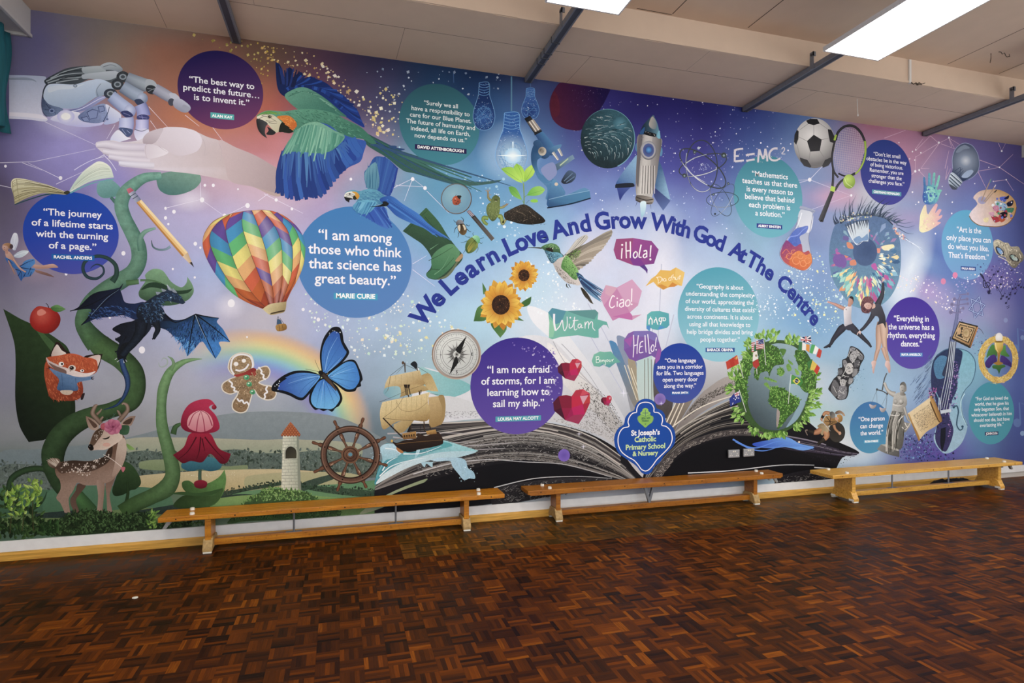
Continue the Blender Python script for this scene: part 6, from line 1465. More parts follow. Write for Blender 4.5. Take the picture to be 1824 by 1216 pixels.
P('470,1180 500,1110 560,1060 610,1080 650,1150 640,1210 580,1270 510,1290 475,1250', '3c5c2c', '8c9c44', '480 1200 640 1120', n=.4); P('500,1210 560,1120 620,1090 640,1130 580,1200 520,1270', 'a89c3c', '5c7c34', '500 1250 620 1100'); P('570,1060 600,1035 650,1040 680,1090 660,1150 620,1110', '9cd8a8', '5cac74', '580 1050 660 1130', n=.3); SS('560,1070 590,1090 620,1160|620,1090 540,1180 490,1270', 5, '2c3c20', 3); SS('590,1070 605,1110 640,1150', 4, '1c4c30')
end()
begin('tree_frog', 'olive green frog seen from above beside the seedling', 4); T(770, 290, 8)
RB('840,540,40 800,500,34 795,440,26 790,400,20', '8c9454', 'a8906c', '5c6434', '7c6448'); SS('790,410 755,390|790,400 793,365|795,415 820,385|800,460 840,455', 12, 'a08c68', 8)
RB('960,640,36 1010,630,34 1050,600,28 1075,590,20', '9cac68', 'a88c70', '5c6c3c', '7c6448'); SS('1050,600 1060,575|1055,605 1085,580|1000,625 1010,600', 10, '9c8068', 8)
RB('800,790,60 740,780,60 720,800,44 745,850,50 790,880,36', '8cac50', '8ca450', '4c6028', '546830'); RB('930,770,56 970,760,64 990,810,56 1000,865,50 1030,830,36 1070,780,22', '9cb850', 'a49c70', '4c6028', '7c6c4c'); SS('700,830 690,815|1060,785 1090,740|1070,780 1130,745|1065,795 1120,775', 9, 'a89870', 6)
P('900,458 930,468 962,500 965,560 962,640 958,700 930,770 890,820 850,830 810,790 775,720 770,650 790,590 830,560 845,510 870,475', '7c8c4c', '4c5c30', '890 640 190', n=.5, c3='6c7c44'); hair('790,600 880,500 950,520 950,700 860,810 790,720', 90, 18, 5, '8c9c5c 5c6c38 98a868', 80, 2)
E(905, 530, 26, 22, '4c5428'); SS('890,545 920,550', 6, 'c8cca8'); SS('840,560 830,540|880,600 900,720', 6, '5c6834')
end()
begin('seedling', 'young seedling with bright green leaves in a mound of soil', 4); T(770, 290, 8)
P('1030,712 1120,660 1200,620 1300,590 1380,620 1470,690 1570,770 1610,830 1560,860 1410,880 1250,868 1130,835 1050,810 1020,760', '3c342c', '1c1814', '1250 620 1300 870', n=(1.6, 1.2, 0)); SC('1030,712 1200,625 1300,595 1480,700 1610,830 1410,875 1130,835 1040,790', 220, 6, 16, '14100c 5c5040 4c4034 2c241c 6c5c4c', 3, 5); SS('1200,690 1280,720 1320,740|1420,740 1480,780|1290,830 1360,800|1380,690 1410,720', 5, '9c8c74', 2); SC('1020,700 1120,640 1140,660 1040,730', 20, 5, 12, '2c241c', 4, 5); SC('1400,870 1620,820 1620,880 1420,900', 24, 5, 10, '2c241c', 5, 5)
RB('1305,590,14 1306,450,14 1298,290,16', '7c9c3c', '94b84c', '5c7c2c', '6c8c34'); S('1335,580 1380,530', 4, '4c4c34')
P('978,82! 1060,62 1140,66 1200,130 1250,210 1290,290! 1200,260 1090,190 1020,130', '8cc83c', 'b8e454', '1000 100 1250 200', n=.15); P('1160,60 1200,10! 1270,50 1310,120 1320,200 1300,275! 1240,200 1180,110', '98d040', 'b8e44c', '1180 60 1300 240', n=.15); P('1462,10! 1470,80 1440,170 1380,230 1310,280! 1308,190 1320,110 1380,50', '98cc38', 'c0e858', '1320 230 1440 40', n=.15)
P('1085,345! 1130,335 1190,360 1240,440 1280,530! 1200,500 1120,440', '5ca43c', '84c454', '1100 360 1260 500', n=.2); P('1345,465! 1390,390 1450,345 1540,335 1608,382! 1560,440 1480,468 1400,470', '6cb840', '9cd460', '1400 460 1560 350', n=.2); P('1395,540 1430,518 1490,522 1505,555 1460,566 1410,558', '8ccc40'); SS('1280,535 1310,585|1345,462 1310,490', 7, '6c9c3c')
SS('985,85 1150,190 1285,285|1210,20 1270,150 1298,270|1460,15 1390,150 1312,272|1090,345 1190,430 1278,525|1350,462 1470,420 1600,384', 4, '5c9828', 2)
end()
begin('wellington_boot', 'dark green rubber boot behind the macaw tail', 3); T(456, 304)
P('1045,430! 1212,262! 1300,360 1370,470 1440,560 1472,600 1465,640 1420,690 1370,740 1290,775 1230,765 1212,735 1245,690 1250,620 1190,530 1120,480', '3c6844', '2c4c38', '1180 300 1120 480', n=(.4, .4, 0)); P('1250,620 1300,560 1390,520 1450,575 1440,620 1390,690 1290,770 1230,762 1214,735 1250,700', '3c7450', '5c9468', '1300 720 1380 540', n=.3); P('1420,640 1465,590 1475,610 1440,650', 'b09068'); P('1290,775 1350,745 1400,690 1430,645 1440,650 1400,720 1350,765', '6c7458')
SS('1060,440 1228,275|1230,640 1310,600 1400,545|1250,700 1330,700 1410,620|1205,330 1290,430 1400,520', 4, '24442c', 2); SS('1270,740 1330,690 1380,600|1240,560 1300,520', 7, '6ca078', 1)
end()
begin('blue_microscope', 'blue microscope standing tilted beside the seedling', 4); T(912, 0)
P('90,850! 130,828! 215,935! 165,962!', '141418', '3c3c40', '100 860 160 830', sm=0); P('105,872! 152,848! 205,920! 160,942!', '4c4848', 'b8aca0', '120 870 160 850', sm=0); SS('122,866 172,938|140,856 190,928', 8, 'e4dcd0', 8); SS('90,850 130,830|160,960 214,936', 12, '18181c', 12)
P('165,962! 218,935! 300,1040 270,1075 250,1090', '24487c', '4c84b8', '190 1010 240 980', n=.2); P('258,1080 290,1045 350,1028 345,1052 290,1105 258,1102', '2c5484', '5c90bc', '270 1100 300 1040'); SS('290,1085 330,1140|330,1060 358,1112', 22, 'b0b0ac', 14); SS('288,1088 325,1140|328,1064 352,1112', 6, 'f0ece0', 5)
P('150,1020 195,998 250,1080 270,1105 235,1132 190,1110', '1c3c64', '3c6c9c', '160 1080 240 1020', n=.3); P('160,1035 142,1062 134,1110 140,1170 160,1216 185,1270 250,1340 240,1420 300,1400 380,1380 330,1300 270,1265 205,1240 180,1190 182,1140 215,1110', '24507c', '4c84b4', '140 1150 210 1200', n=.2)
E(215, 1078, 29, 31, '4c4840', 'c8c0b0', '205 1070 34'); E(215, 1078, 12, 12, '8c8478'); P('275,1190! 432,1102! 446,1130! 310,1222!', '44607c', '7c9cb4', '300 1200 420 1110', sm=0); P('275,1192! 310,1222! 318,1240! 280,1212!', '1c3450', sm=0); S('340,1180 400,1130', 8, 'b8d0a8')
P('350,1290 400,1215 452,1235 450,1270 420,1300 370,1310', '242c38', '4c6484', '380 1300 420 1220', n=.4); SS('370,1290 430,1235|385,1300 445,1258', 6, '6c88a8')
T(912, 304); P('160,-20 200,60 250,110 300,60 330,90 370,140 380,175 510,122 552,140! 560,195! 450,235 262,268! 246,240! 258,150 280,95 230,70 180,30', '2c5c90', '5c94c0', '300 240 360 100', n=.25); P('262,205! 400,170 552,140! 560,195! 450,235 262,268!', '244c7c', '4c88b4', '300 260 330 180', sm=1); SS('262,205 400,172 552,142', 4, '8cb8d8'); S('250,265 400,240 560,196', 9, '14243c'); E(315, 96, 13, 12, 'd8c8b4'); P('205,-10 260,70 295,50 320,10 290,-60', '8c98c8')
end()
begin('dark_red_planet', 'dark red planet cut off by the ceiling', 2); T(912, 0)
P('348,588 310,625 276,690 266,760 290,850 350,905 430,928 490,926 560,860 640,760 700,640! 690,628! 520,606!', '541c3c', '20124c', '285 770 640 680', n=(.3, .5, .3), dn=6)
P('300,650 280,700 275,780 300,840 340,800 330,700', '5c1c34', n=(.3, .6, 0)); SC('400,620 700,640 600,780 450,760', 40, 2, 5, '8c6c98 c0a0c0 6c4c78', 5, 6)
end()
begin('teal_planet', 'swirling teal and white planet left of the rocket', 4); T(912, 0)
E(682, 988, 194, 212, '3c6c7c', '1c3038', '780 850 330', n=(.6, 1.0, .3)); E(770, 880, 50, 46, "5c98ac", "3c6c7c", "770 880 50")
R_ = random.Random(9)
for k in range(150):
    a = R_.uniform(0, 6.28); r = math.sqrt(R_.random()) * .86; x, y = 682 + 194 * r * math.cos(a), 988 + 212 * r * math.sin(a)
    dx = 24 * math.cos(.7 + .9 * math.sin(y / 70 + x / 160)); dy = 24 * math.sin(.7 + .9 * math.sin(y / 70 + x / 160)); l = R_.uniform(.5, 1.5) * (1 - r * .4)
    S('%f,%f %f,%f %f,%f' % (x - dx * l, y - dy * l, x + 5, y - 4, x + dx * l, y + dy * l), R_.uniform(2, 6), R_.choice(['8cb0b8', 'a8c4c8', '5c8890', '24444c', '1c3840', 'c4d4d4']), 1)
S(' '.join('%f,%f' % (682 + 192 * math.cos(-a * .1), 988 + 210 * math.sin(-a * .1)) for a in range(-12, 26)), 6, '7cb8cc', 1)
end()
begin('silver_rocket', 'silver rocket with a round porthole flying straight up', 5); T(912, 0)
P('740,1305 790,1225 850,1150 892,1110 898,1290 870,1312 735,1340!', '3c64a4', '8cb8dc', '760 1320 880 1160', n=.3); P('1040,1150 1070,1200 1100,1310 1128,1420! 1060,1400 1020,1330', '3c6494', '8cb8d8', '1030 1300 1110 1330', n=.3); P('740,1310! 830,1302 860,1320! 800,1380 768,1432!', '2c3c8c', '4c64ac', '760 1400 840 1310'); P('735,1340! 740,1312 860,1304 870,1330', '1c2434'); P('1020,1340! 1128,1430! 1076,1500! 1012,1400', '2c3470', '5c74b0', '1030 1360 1080 1480')
E(890, 1050, 14, 30, '4c84b4'); E(1060, 1080, 12, 34, '5c94c0')
P('905,955 1060,985 1062,1050 1045,1150 1030,1260 1010,1350 990,1420 940,1440 890,1410 880,1300 890,1100', '8c8888', 'c0bcb8', '900 1150 980 1160', c3='d4d0cc', n=.2); P('1000,980 1060,985 1062,1050 1045,1150 1030,1260 1005,1360 985,1300', 'a8a4a4', '6c6868', '1000 1150 1060 1150'); P('905,958 930,962 912,1150 900,1330 884,1300 890,1100', '706c70')
for k in range(11): S('%d,1180 %d,1380' % (925 + k * 9, 915 + k * 10), 4, '4c4848' if k % 2 else 'e0dcd8', sm=0)
P('905,958! 935,890 1005,818! 1035,880 1058,988! 980,962', '1c3044', '6ca0b4', '930 930 1050 930', c3='3c5c70', n=.3); P('975,880 1000,830 1030,880 1020,920 985,910', 'b8b0a8', '7c8c94', '980 880 1020 900'); P('915,935 945,905 935,955 910,955', '2c5c94'); P('1035,950 1050,930 1056,985 1035,982', '7cc0d8')
P('948,935 1025,955 1018,975 945,958', '14181c'); SC('950,938 1022,958 1018,970 948,955', 8, 3, 5, 'e0e0dc', 2, 6); SC('915,970 935,975 920,1150 900,1150', 12, 4, 5, '4c4848', 3, 6)
E(972, 1072, 58, 68, 'c4c4c8', '74747c', '960 1050 80'); E(972, 1070, 50, 60, 'b0b0b8'); E(972, 1070, 40, 48, '24306c', '5c6ca8', '972 1070 46'); E(974, 1068, 22, 26, '5cacec', '2c509c', '974 1068 26')
P('890,1390 1005,1410 1000,1450 960,1455 885,1432', '5c5450', 'a09890', '900 1400 990 1440', n=.5); SS('885,1405 950,1425 1005,1420|880,1425 950,1448 1000,1445', 6, '2c2828'); P('915,1440 955,1440 945,1520 922,1552! 915,1500', '8cc4dc', 'd8f0f8', '930 1560 935 1440'); SS('890,1440 880,1470|985,1455 990,1490', 5, '4c5c8c', 1)
end()
begin('atom_model', 'two dark metal atom models with ringed orbits', 5); T(1196, 220, 8)
def orbit(cx, cy, rx, ry, rot, w, c, hi, a0=0, a1=360):
    p = []
    for k in range(37):
        a = math.radians(a0 + (a1 - a0) * k / 36); x, y = rx * math.cos(a), ry * math.sin(a); r = math.radians(rot); p.append('%f,%f' % (cx + x * math.cos(r) - y * math.sin(r), cy + x * math.sin(r) + y * math.cos(r)))
    S(' '.join(p), w, c, seg=2); S(' '.join(p[6:15]), w * .5, hi, 1, wm=w * .7, seg=2)
orbit(430, 605, 222, 368, -2, 15, '3c4448', 'c8d0dc'); orbit(445, 590, 350, 132, -17, 15, '3c4448', 'd4dce4'); orbit(445, 640, 400, 165, 39, 17, '3c4448', 'dce4ec'); S('205,565 330,490 500,440', 16, 'b8c0d0', 6); S('205,620 300,730 480,840', 20, 'c8ccdc', 5); S('215,420 205,620 260,850', 12, 'a8b0c8', 4)
for x, y, r in ((330, 405, 26), (745, 452, 40), (183, 742, 32), (808, 855, 18), (596, 1012, 18)): E(x, y, r, r, '242c30', '4c5458', '%d %d %d' % (x - 4, y - 6, r)); E(x, y + r * .1, r * .4, r * .4, '8ca4a4')
E(386, 350, 20, 20, 'b8c4d4'); SC('400,600 440,560 520,580 540,620 470,670 420,660', 70, 5, 12, 'e4ecfc a8b8e4 6c84c8', 4, 6, sm=1)
orbit(725, 1085, 228, 108, -2, 9, '3c4c4c', '9ca8b8'); orbit(700, 1090, 250, 110, 62, 9, '445460', 'b0bccc'); orbit(730, 1090, 265, 100, -57, 8, '4c5c70', 'c4ccdc'); SC('690,1050 750,1050 750,1110 690,1110', 26, 5, 10, '4c60a4 7c90cc', 5, 6); E(620, 1288, 16, 14, '2c3438'); E(724, 1276 - 100, 1, 1, '2c3438')
end()
begin('chalk_formula', 'white chalk formula above the teal quote', 6); T(1196, 220, 8)
for a in ('905,380 960,365 1020,358|905,370 900,450 900,545|900,465 960,460|905,540 960,535 1030,525', '1060,455 1120,440 1185,430|1065,535 1120,520 1185,512', '1250,365 1240,450 1232,555|1250,370 1280,450 1305,505|1305,505 1325,440 1335,360|1335,360 1355,450 1365,540', '1510,355 1450,360 1400,410 1395,480 1430,520 1490,525 1550,495'): SS(a, 30, 'd8d4dc', 26)
SS('1570,365 1590,340 1610,355 1600,395 1570,430 1620,435', 14, 'd8d4dc', 13); SC('880,350 1020,350 1040,560 880,560', 40, 4, 10, 'd8d4dc 6468b0', 3, 5); SC('1050,420 1560,340 1560,540 1060,560', 60, 4, 10, 'd8d4dc 7078b8', 4, 5)
end()
begin('hummingbird', 'green hummingbird hovering above the speech bubbles', 5); T(940, 390, 8)
P('520,520 560,470 620,390 680,310 760,250 830,222! 845,235 860,265 830,310 760,380 680,440 600,520', '6c7078', 'c0bcb4', '560 480 820 250', n=.3); F('540,510 620,500', '690,300 830,225 858,268', 8, 20, '8c8c8c b0aca4 5c6874 d0ccc4', w2=10, jit=.05, seed=3, edge='4c4844')
P('520,540 600,480 700,410 830,350 950,280 1090,195 1195,152! 1204,205 1165,280 1120,340 1065,425 985,495 900,580 830,640 720,720 650,700 600,640', '3c382c', 'a8a090', '600 600 1100 280', n=.3)
F('600,560 640,640 700,710', '1195,155 1203,210 1165,282 1122,345 1068,425 1020,460 980,500 935,560 890,610 840,640 780,690 720,725', 15, 40, '8c8478 a89c8c 706a60 c0b4a4', w2=22, wm=38, jit=.01, bend=-.05, seed=5, edge='2c2820')
hair('530,530 640,460 720,430 760,480 660,600 580,580', 150, 22, 7, '4c7c2c 2c4c1c 6ca03c 1c2c14 8cb84c', -25, 4, spread=30)
P('255,450 350,620 400,730 480,840 560,910 640,930 740,940 740,830 720,760 640,640 560,520 480,530', 'b4aca8', 'd8d0cc', '350 720 560 600', n=.4); P('480,640 510,560 560,520 640,620 720,740 700,860 640,850 560,770 480,700', '4c8440', '8cc070', '520 700 620 620', n=.5); hair('490,600 560,530 700,720 690,850 560,770', 160, 24, 6, '6ca850 3c6c30 94c870 2c4c24', 50, 6, spread=25); hair('380,660 480,720 620,870 700,930 560,900 440,790', 140, 20, 5, '8c8480 5c5654 b8b0ac 4c4c34', 55, 7)
P('190,405 250,365 330,345 400,360 450,410 470,480 515,530 440,560 350,630 290,560 240,450', '2c4c34', '5c8c5c', '300 470 320 350', n=.5); P('240,450 330,470 440,480 500,530 420,570 355,632 300,560', '2c5470', '6cb0c8', '280 540 440 480', n=.4); hair('250,460 430,490 450,540 355,620', 120, 14, 6, '7cc0d4 4c84a4 1c3448 a4d8e4', 60, 3, spread=20); hair('220,390 330,350 410,380 440,430 330,400', 60, 16, 5, '7cb464 a8d08c 3c5c34', 20, 4)
P('250,425 310,405 350,430 360,470 310,460', '241c18'); E(325, 418, 14, 13, '0c0808'); E(320, 412, 4, 4, 'f4f4f0'); E(355, 418, 6, 10, 'ece8e0'); P('-10,405! 100,402 190,405 200,425 100,415 -10,410!', '4c4438'); S('-10,407 100,407 195,412', 4, '1c1814')
P('690,770 760,790 830,870 950,960 1100,1020 1050,1015 900,980 960,1030 1130,1125! 1000,1080 1040,1170 1055,1190! 900,1090 780,960', '2c4c70', '6c9cc4', '800 850 1000 1050', n=.4); F('720,800 760,900', '1105,1022 1130,1128 1052,1190', 6, 30, '3c6ca0 5c90c0 2c4470 7cacd0', w2=4, jit=.05, seed=4, edge='1c2c40'); P('750,975 800,1000 870,1090 935,1212! 890,1190 830,1120 880,1175! 800,1090', '2c281c', '4c4438', '780 1000 900 1180', n=.4); SS('550,925 560,960 585,985|580,930 600,965 615,975|560,920 548,945 560,975', 14, '2c2824', 6)
end()
begin('sunflower', 'two yellow sunflowers with dark seed heads', 5); T(912, 304)
def sunfl(cx, cy, R1, r0, seed, sx=.95):
    R = random.Random(seed)
    for ring_, col in ((0, ('d89c20', 'c88414', 'e0ac28')), (1, ('f0c030', 'f8d44c', 'ecb424'))):
        for k in range(17):
            a = 2 * math.pi * (k + .5 * ring_) / 17 + R.uniform(-.08, .08); l = R1 * R.uniform(.88, 1.06) * (1 if not ring_ else .92); w = R1 * .17
            ca, sa = math.cos(a) * sx, math.sin(a); nx, ny = -sa, ca; c = R.choice(col)
            f = lambda t, h: '%f,%f' % (cx + ca * l * t + nx * w * h, cy + sa * l * t + ny * w * h)
            P(' '.join((f(.35, .5), f(.6, 1), f(.82, .75), f(1, 0) + '!', f(.82, -.75), f(.6, -1), f(.35, -.5))), c, 'c87c10', '%f %f %f %f' % (cx + ca * l, cy + sa * l, cx + ca * l * .35, cy + sa * l * .35)); S(f(.4, 0) + ' ' + f(.9, .05), 2, 'b87414', 1)
    E(cx, cy, r0 * sx, r0, '4c2c18', '2c180c', '%f %f %f' % (cx, cy, r0)); E(cx, cy, r0 * .5 * sx, r0 * .5, '1c100c', '3c2414', '%f %f %f' % (cx, cy, r0 * .5)); SC(' '.join('%f,%f' % (cx + r0 * sx * math.cos(b), cy + r0 * math.sin(b)) for b in [x * .4 for x in range(16)]), 90, 4, 8, '6c4020 1c100c 8c5c2c 4c2c18', seed, 5)
T(456, 304); P('1550,1072! 1575,980 1620,960 1640,1060', '3c6c34', '5c8c48', '1560 1060 1630 980', n=.3); P('1672,1090 1740,1190! 1784,1130 1770,1080', '3c6c34', '5c8c48', '1680 1090 1760 1180', n=.3); P('1612,795! 1640,850 1620,880', '4c7c40'); P('1890,940 1962,895! 1950,950 1900,970', '3c6c34'); P('1840,1060 1910,1070! 1860,1040', '4c7c40')
sunfl(1908, 745, 112, 42, 3); sunfl(1744, 955, 178, 70, 5, .92)
end()
def facet(s, cols, lines, cl):
    """cut-paper speech bubble: outline, facet polygons"""
    P(s, cols, sm=0)
    for p, c in lines: P(p, c, sm=0)
begin('hola_bubble', 'plum speech bubble with a Spanish greeting', 5); T(1060, 410, 8)
P('300,126! 540,110! 805,155! 905,275! 838,478! 705,492! 748,560! 742,622! 715,575! 635,512! 545,500! 300,405! 262,280!', 'a04884', sm=0); P('540,110! 805,155! 905,275! 838,478! 705,492! 640,400! 520,300!', 'a44c98', '884090', '540 150 860 450', sm=0); P('520,300! 640,400! 705,492! 635,512! 545,500! 500,420!', '843c98', sm=0); P('635,512! 705,492! 748,560! 742,622! 715,575!', '5c3c90', sm=0); P('300,126! 540,110! 520,300! 262,280!', 'a04c80', sm=0)
SS('385,255 378,330 375,405|440,165 440,280 445,400|500,160 502,280 500,395|445,295 500,290|580,300 550,330 545,370 565,395 595,370 598,320 575,300|655,205 635,300 625,380 660,385|690,300 730,290 735,350 735,385|735,330 695,345 685,375 705,392 735,370|795,215 788,300 782,380', 19, 'f4eef4', 15); E(385, 208, 15, 15, 'f4eef4'); E(786, 415, 16, 16, 'f4eef4')
end()
begin('ciao_bubble', 'pink speech bubble with an Italian greeting', 5); T(1060, 410, 8)
P('150,780! 310,815! 525,698! 665,865! 610,1070! 495,1170! 530,1215! 660,1200! 530,1275! 340,1230! 120,1070! 75,950!', 'd49cc0', sm=0); P('310,830! 525,698! 665,865! 615,1040! 420,990!', 'd8a4c8', sm=0); P('150,780! 310,815! 250,960! 140,900!', 'd8a8c0', sm=0); P('310,830! 495,1170! 250,1290! 120,1070!', 'cc88b8', sm=0); P('250,1230! 495,1170! 530,1220! 530,1280!', 'c870b0', sm=0)
SS('275,950 250,930 215,1000 205,1070 235,1105 280,1075|315,1010 312,1090|350,1000 395,985 405,1040 400,1090|400,1030 355,1045 345,1080 375,1095 400,1070|465,990 435,1020 435,1070 465,1080 495,1050 490,1000 465,990|522,830 520,920 518,1020', 17, 'f6eef4', 14); E(313, 970, 11, 11, 'f6eef4'); E(520, 1055, 12, 12, 'f6eef4')
end()
begin('dia_dhuit_bubble', 'orange speech bubble with an Irish greeting', 5); T(1060, 410, 8)
P('930,565! 1070,575! 1150,528! 1275,600! 1235,795! 1180,780! 1130,800! 1070,805! 970,848! 885,800! 830,735! 715,800! 800,690! 870,640!', 'e8b850', sm=0); P('885,780! 950,770! 1030,810! 970,848!', 'd89434', sm=0); P('1100,740! 1170,780! 1130,805! 1040,810!', 'd88c2c', sm=0); P('1150,528! 1275,600! 1235,795! 1130,700!', 'ecc468', sm=0)
SS('885,675 900,720 895,755|870,672 930,665 948,700 925,740 895,755|960,680 962,725|1005,690 980,690 975,720 1000,722 1008,695 1012,725|1075,670 1050,685 1050,715 1075,710 1095,640|1085,660 1080,715|1110,625 1105,710|1105,680 1130,665 1135,705|1140,670 1150,705 1170,695 1172,665 1175,700|1190,660 1192,700|1208,640 1205,700|1195,655 1225,650', 8, 'fcf4e0', 6)
end()
begin('witam_bubble', 'large mint green speech bubble with a Polish greeting', 5); T(960, 530, 8)
P('185,145! 385,190! 800,170! 845,215! 835,310! 965,345! 1000,455! 965,390! 915,385! 848,450! 850,570! 790,575! 550,535! 300,560! 190,595! 140,570! 148,370! 130,210!', '78c0ac', '64b4a8', '200 300 800 500', sm=0); P('185,145! 385,190! 320,345! 240,380! 130,210!', '5498ac', sm=0); P('400,190! 800,170! 845,215! 790,310! 600,265!', '5c9898', sm=0); P('385,190! 600,265! 790,310! 320,345!', '6cb4ac', sm=0); P('148,300! 240,380! 200,560! 140,570!', '8cccac', sm=0)
S('215,230 215,360 235,470', 30, 'f2eef6', 24); S('235,470 290,410 330,320 345,420 365,470 400,400 400,270', 15, 'f2eef6', 10); SS('430,370 432,430 470,420 500,330 510,270|505,280 500,400 510,460 545,440|480,330 560,320|600,375 565,380 555,420 580,430 605,385 605,430 630,420|655,345 655,440|657,390 690,340 706,360 704,440|706,390 745,340 762,362 766,430 800,468', 13, 'f2eef6', 9); E(445, 285, 12, 12, 'f2eef6')
end()
begin('amharic_bubble', 'small teal speech bubble with an Ethiopian greeting', 5); T(960, 530, 8)
P('1540,240! 1600,195! 1720,190! 1850,225! 1858,390! 1820,430! 1690,462! 1620,450! 1590,430! 1575,480! 1530,440! 1530,380!', '5cb8b8', '4ca8b8', '1560 220 1800 450', sm=0); P('1720,400! 1800,420! 1690,462!', '4c98d8', sm=0); P('1530,400! 1590,400! 1575,470! 1530,440!', '4c94d4', sm=0)
text('ሰላም', 1155, 1186, 577.5, 'f4f4f4', .012)
end()
begin('hello_bubble', 'purple speech bubble with an English greeting', 5); T(960, 530, 8)
P('1350,475! 1580,470! 1675,515! 1745,750! 1720,880! 1660,945! 1655,855! 1600,825! 1380,905! 1285,870! 1210,740! 1210,600! 1270,510!', '8c64b4', '7c5cac', '1300 500 1600 850', sm=0); P('1350,475! 1580,470! 1675,515! 1700,640! 1520,560! 1340,545!', '8474c0', sm=0); P('1210,600! 1340,545! 1300,700!', 'a85cb4', sm=0); P('1700,720! 1745,750! 1720,880! 1660,945! 1655,855!', '9c5cb4', sm=0); P('1210,740! 1300,700! 1450,760! 1380,905! 1285,870!', '8458ac', sm=0)
SS('1345,530 1350,680 1340,850|1415,535 1400,680 1395,800|1350,685 1400,670|1485,620 1445,640 1435,700 1430,780 1485,775|1435,705 1475,690|1510,535 1515,660 1525,780|1548,520 1560,650 1570,795|1570,795 1600,785|1615,670 1595,720 1605,765 1630,755 1640,700 1620,665|1672,565 1662,640 1658,705', 13, 'f6f0fa', 11); E(1668, 742, 11, 11, 'f6f0fa')
end()
begin('bonjour_bubble', 'small mint speech bubble with a French greeting', 5); T(960, 530, 8)
P('870,765! 930,775! 1025,765! 1080,835! 1165,920! 1090,930! 1005,998! 910,960! 860,985! 780,975! 750,900! 780,810!', '78c0a8', '64b0a4', '800 790 1000 980', sm=0); P('860,985! 900,940! 1005,998! 910,960!', '5498b0', sm=0); P('1080,930! 1005,998! 940,960!', '5ca4ac', sm=0)
SS('815,840 815,920|805,845 850,840 850,870 815,880 860,885 855,920 810,925|875,885 865,905 880,915 892,900 878,885|905,885 905,915|905,900 925,885 928,915|945,885 945,960 920,950|970,880 960,905 978,910 985,890 970,880|1000,880 1002,910 1022,905 1025,880|1040,880 1042,910|1042,895 1065,870', 8, 'f4faf6', 6)
end()
HEART = ('0,-.55 .22,-.88! .62,-.95! .98,-.7! 1,-.2! .72,.45! .38,1! -.35,.78! -.95,.25! -1,-.2! -.7,-.55! -.3,-.62!', )
def heart(cx, cy, sx, sy):
    f = lambda s: ' '.join('%f,%f!' % (cx + sx * float(k.rstrip('!').split(',')[0]), cy + sy * float(k.rstrip('!').split(',')[1])) for k in s.split())
    P(f(HEART[0]), 'b01c50', sm=0)
    for s, c in (('-1,-.2 -.7,-.55 -.55,.1 -.95,.25', '5c1c34'), ('-.7,-.55 -.3,-.62 0,-.55 0,.1 -.55,.1', '8c1c3c'), ('-.95,.25 -.55,.1 -.35,.78', '4c1830'), ('-.55,.1 0,.1 -.35,.78', '9c1c48'), ('0,-.55 .22,-.88 .62,-.95 .45,-.55', 'c03048'), ('0,-.55 .45,-.55 .6,-.1 0,.1', 'cc2448'), ('.62,-.95 .98,-.7 .45,-.55', 'd84c60'),
                 ('.45,-.55 .9,-.6 .62,-.1', 'dca4b4'), ('.98,-.7 1,-.2 .62,-.1 .9,-.6', 'c83c40'), ('0,.1 .6,-.1 .72,.45 .1,.5', 'c81c64'), ('0,.1 .1,.5 -.35,.78', 'a81c58'), ('.1,.5 .72,.45 .38,1 -.35,.78', 'a8345c'), ('1,-.2 .72,.45 .6,-.1', 'b42844')): P(f(s), c, sm=0)
for nm, a, lb in (('small_heart', (671, 420, 39, 38), 'smallest faceted red heart near the book spine'), ('faceted_heart', (410, 200, 86, 82), 'middle sized faceted red heart beside the violet quote'), ('faceted_heart', (424, 460, 132, 128), 'largest faceted red heart low beside the violet quote')):
    begin(nm, lb, 5); T(912, 608); heart(*a); end()
# ------------------------------------------------------------------ sport, art, music and faith at the right
begin('football', 'black and white football under the ceiling', 4); T(1368, 0)
E(330, 1020, 147, 178, 'f0eeec', '7c7a7c', '310 960 210', c3='d0cecc', n=.08)
for p in ('325,960 382,995 368,1075 300,1080 277,1005', '270,860 300,846 350,848 368,880 325,892 285,882', '425,920 450,925 474,975 470,1020 440,1010 430,960', '205,925 218,935 215,990 200,1032 184,1010 188,960', '225,1122 280,1140 308,1185 300,1196 255,1182 232,1150', '445,1122 458,1140 430,1180 390,1196 385,1180 405,1140'): P(p.replace(' ', '! ') + '!', '26262a', '48484c', '330 900 330 1200', sm=0)
SS('325,960 325,892|382,995 430,985|277,1005 216,975|300,1080 290,1140|368,1075 400,1125|285,882 225,925|368,880 425,920|205,1032 228,1122|470,1020 450,1120|308,1185 385,1185', 3, '8c8a8a', 2)
end()
begin('tennis_racket', 'black and lime tennis racket with a tennis ball', 5); T(1368, 0)
for k in range(15): x = 475 + k * 15; h = 160 * math.sqrt(max(.02, 1 - ((x - 575) / 125) ** 2)); S('%d,%d %d,%d' % (x + 14, 1075 - h, x - 18, 1075 + h), 2, 'c8b8c4', sm=0)
for k in range(20): y = 920 + k * 16; h = 112 * math.sqrt(max(.02, 1 - ((y - 1075) / 172) ** 2)); S('%d,%d %d,%d' % (578 + (1075 - y) * .08 - h, y - 14, 578 + (1075 - y) * .08 + h, y + 18), 2, 'c8b8c4', sm=0)
RB('480,1000,16 500,940,18 550,900,18 610,900,18 660,945,18 690,1010,16', '3c3c40', '3c3c40', '14141a', '14141a'); RB('690,1005,16 694,1080,15 680,1150,14 650,1210,13 620,1240,12', 'a8c83c', 'b8d84c', '6c8c2c', '5c7c2c'); RB('484,975,14 462,1060,14 455,1140,14 468,1220,14 500,1265,14', '3c3c40', '4c4c50', '1c1c20', '1c1c20')
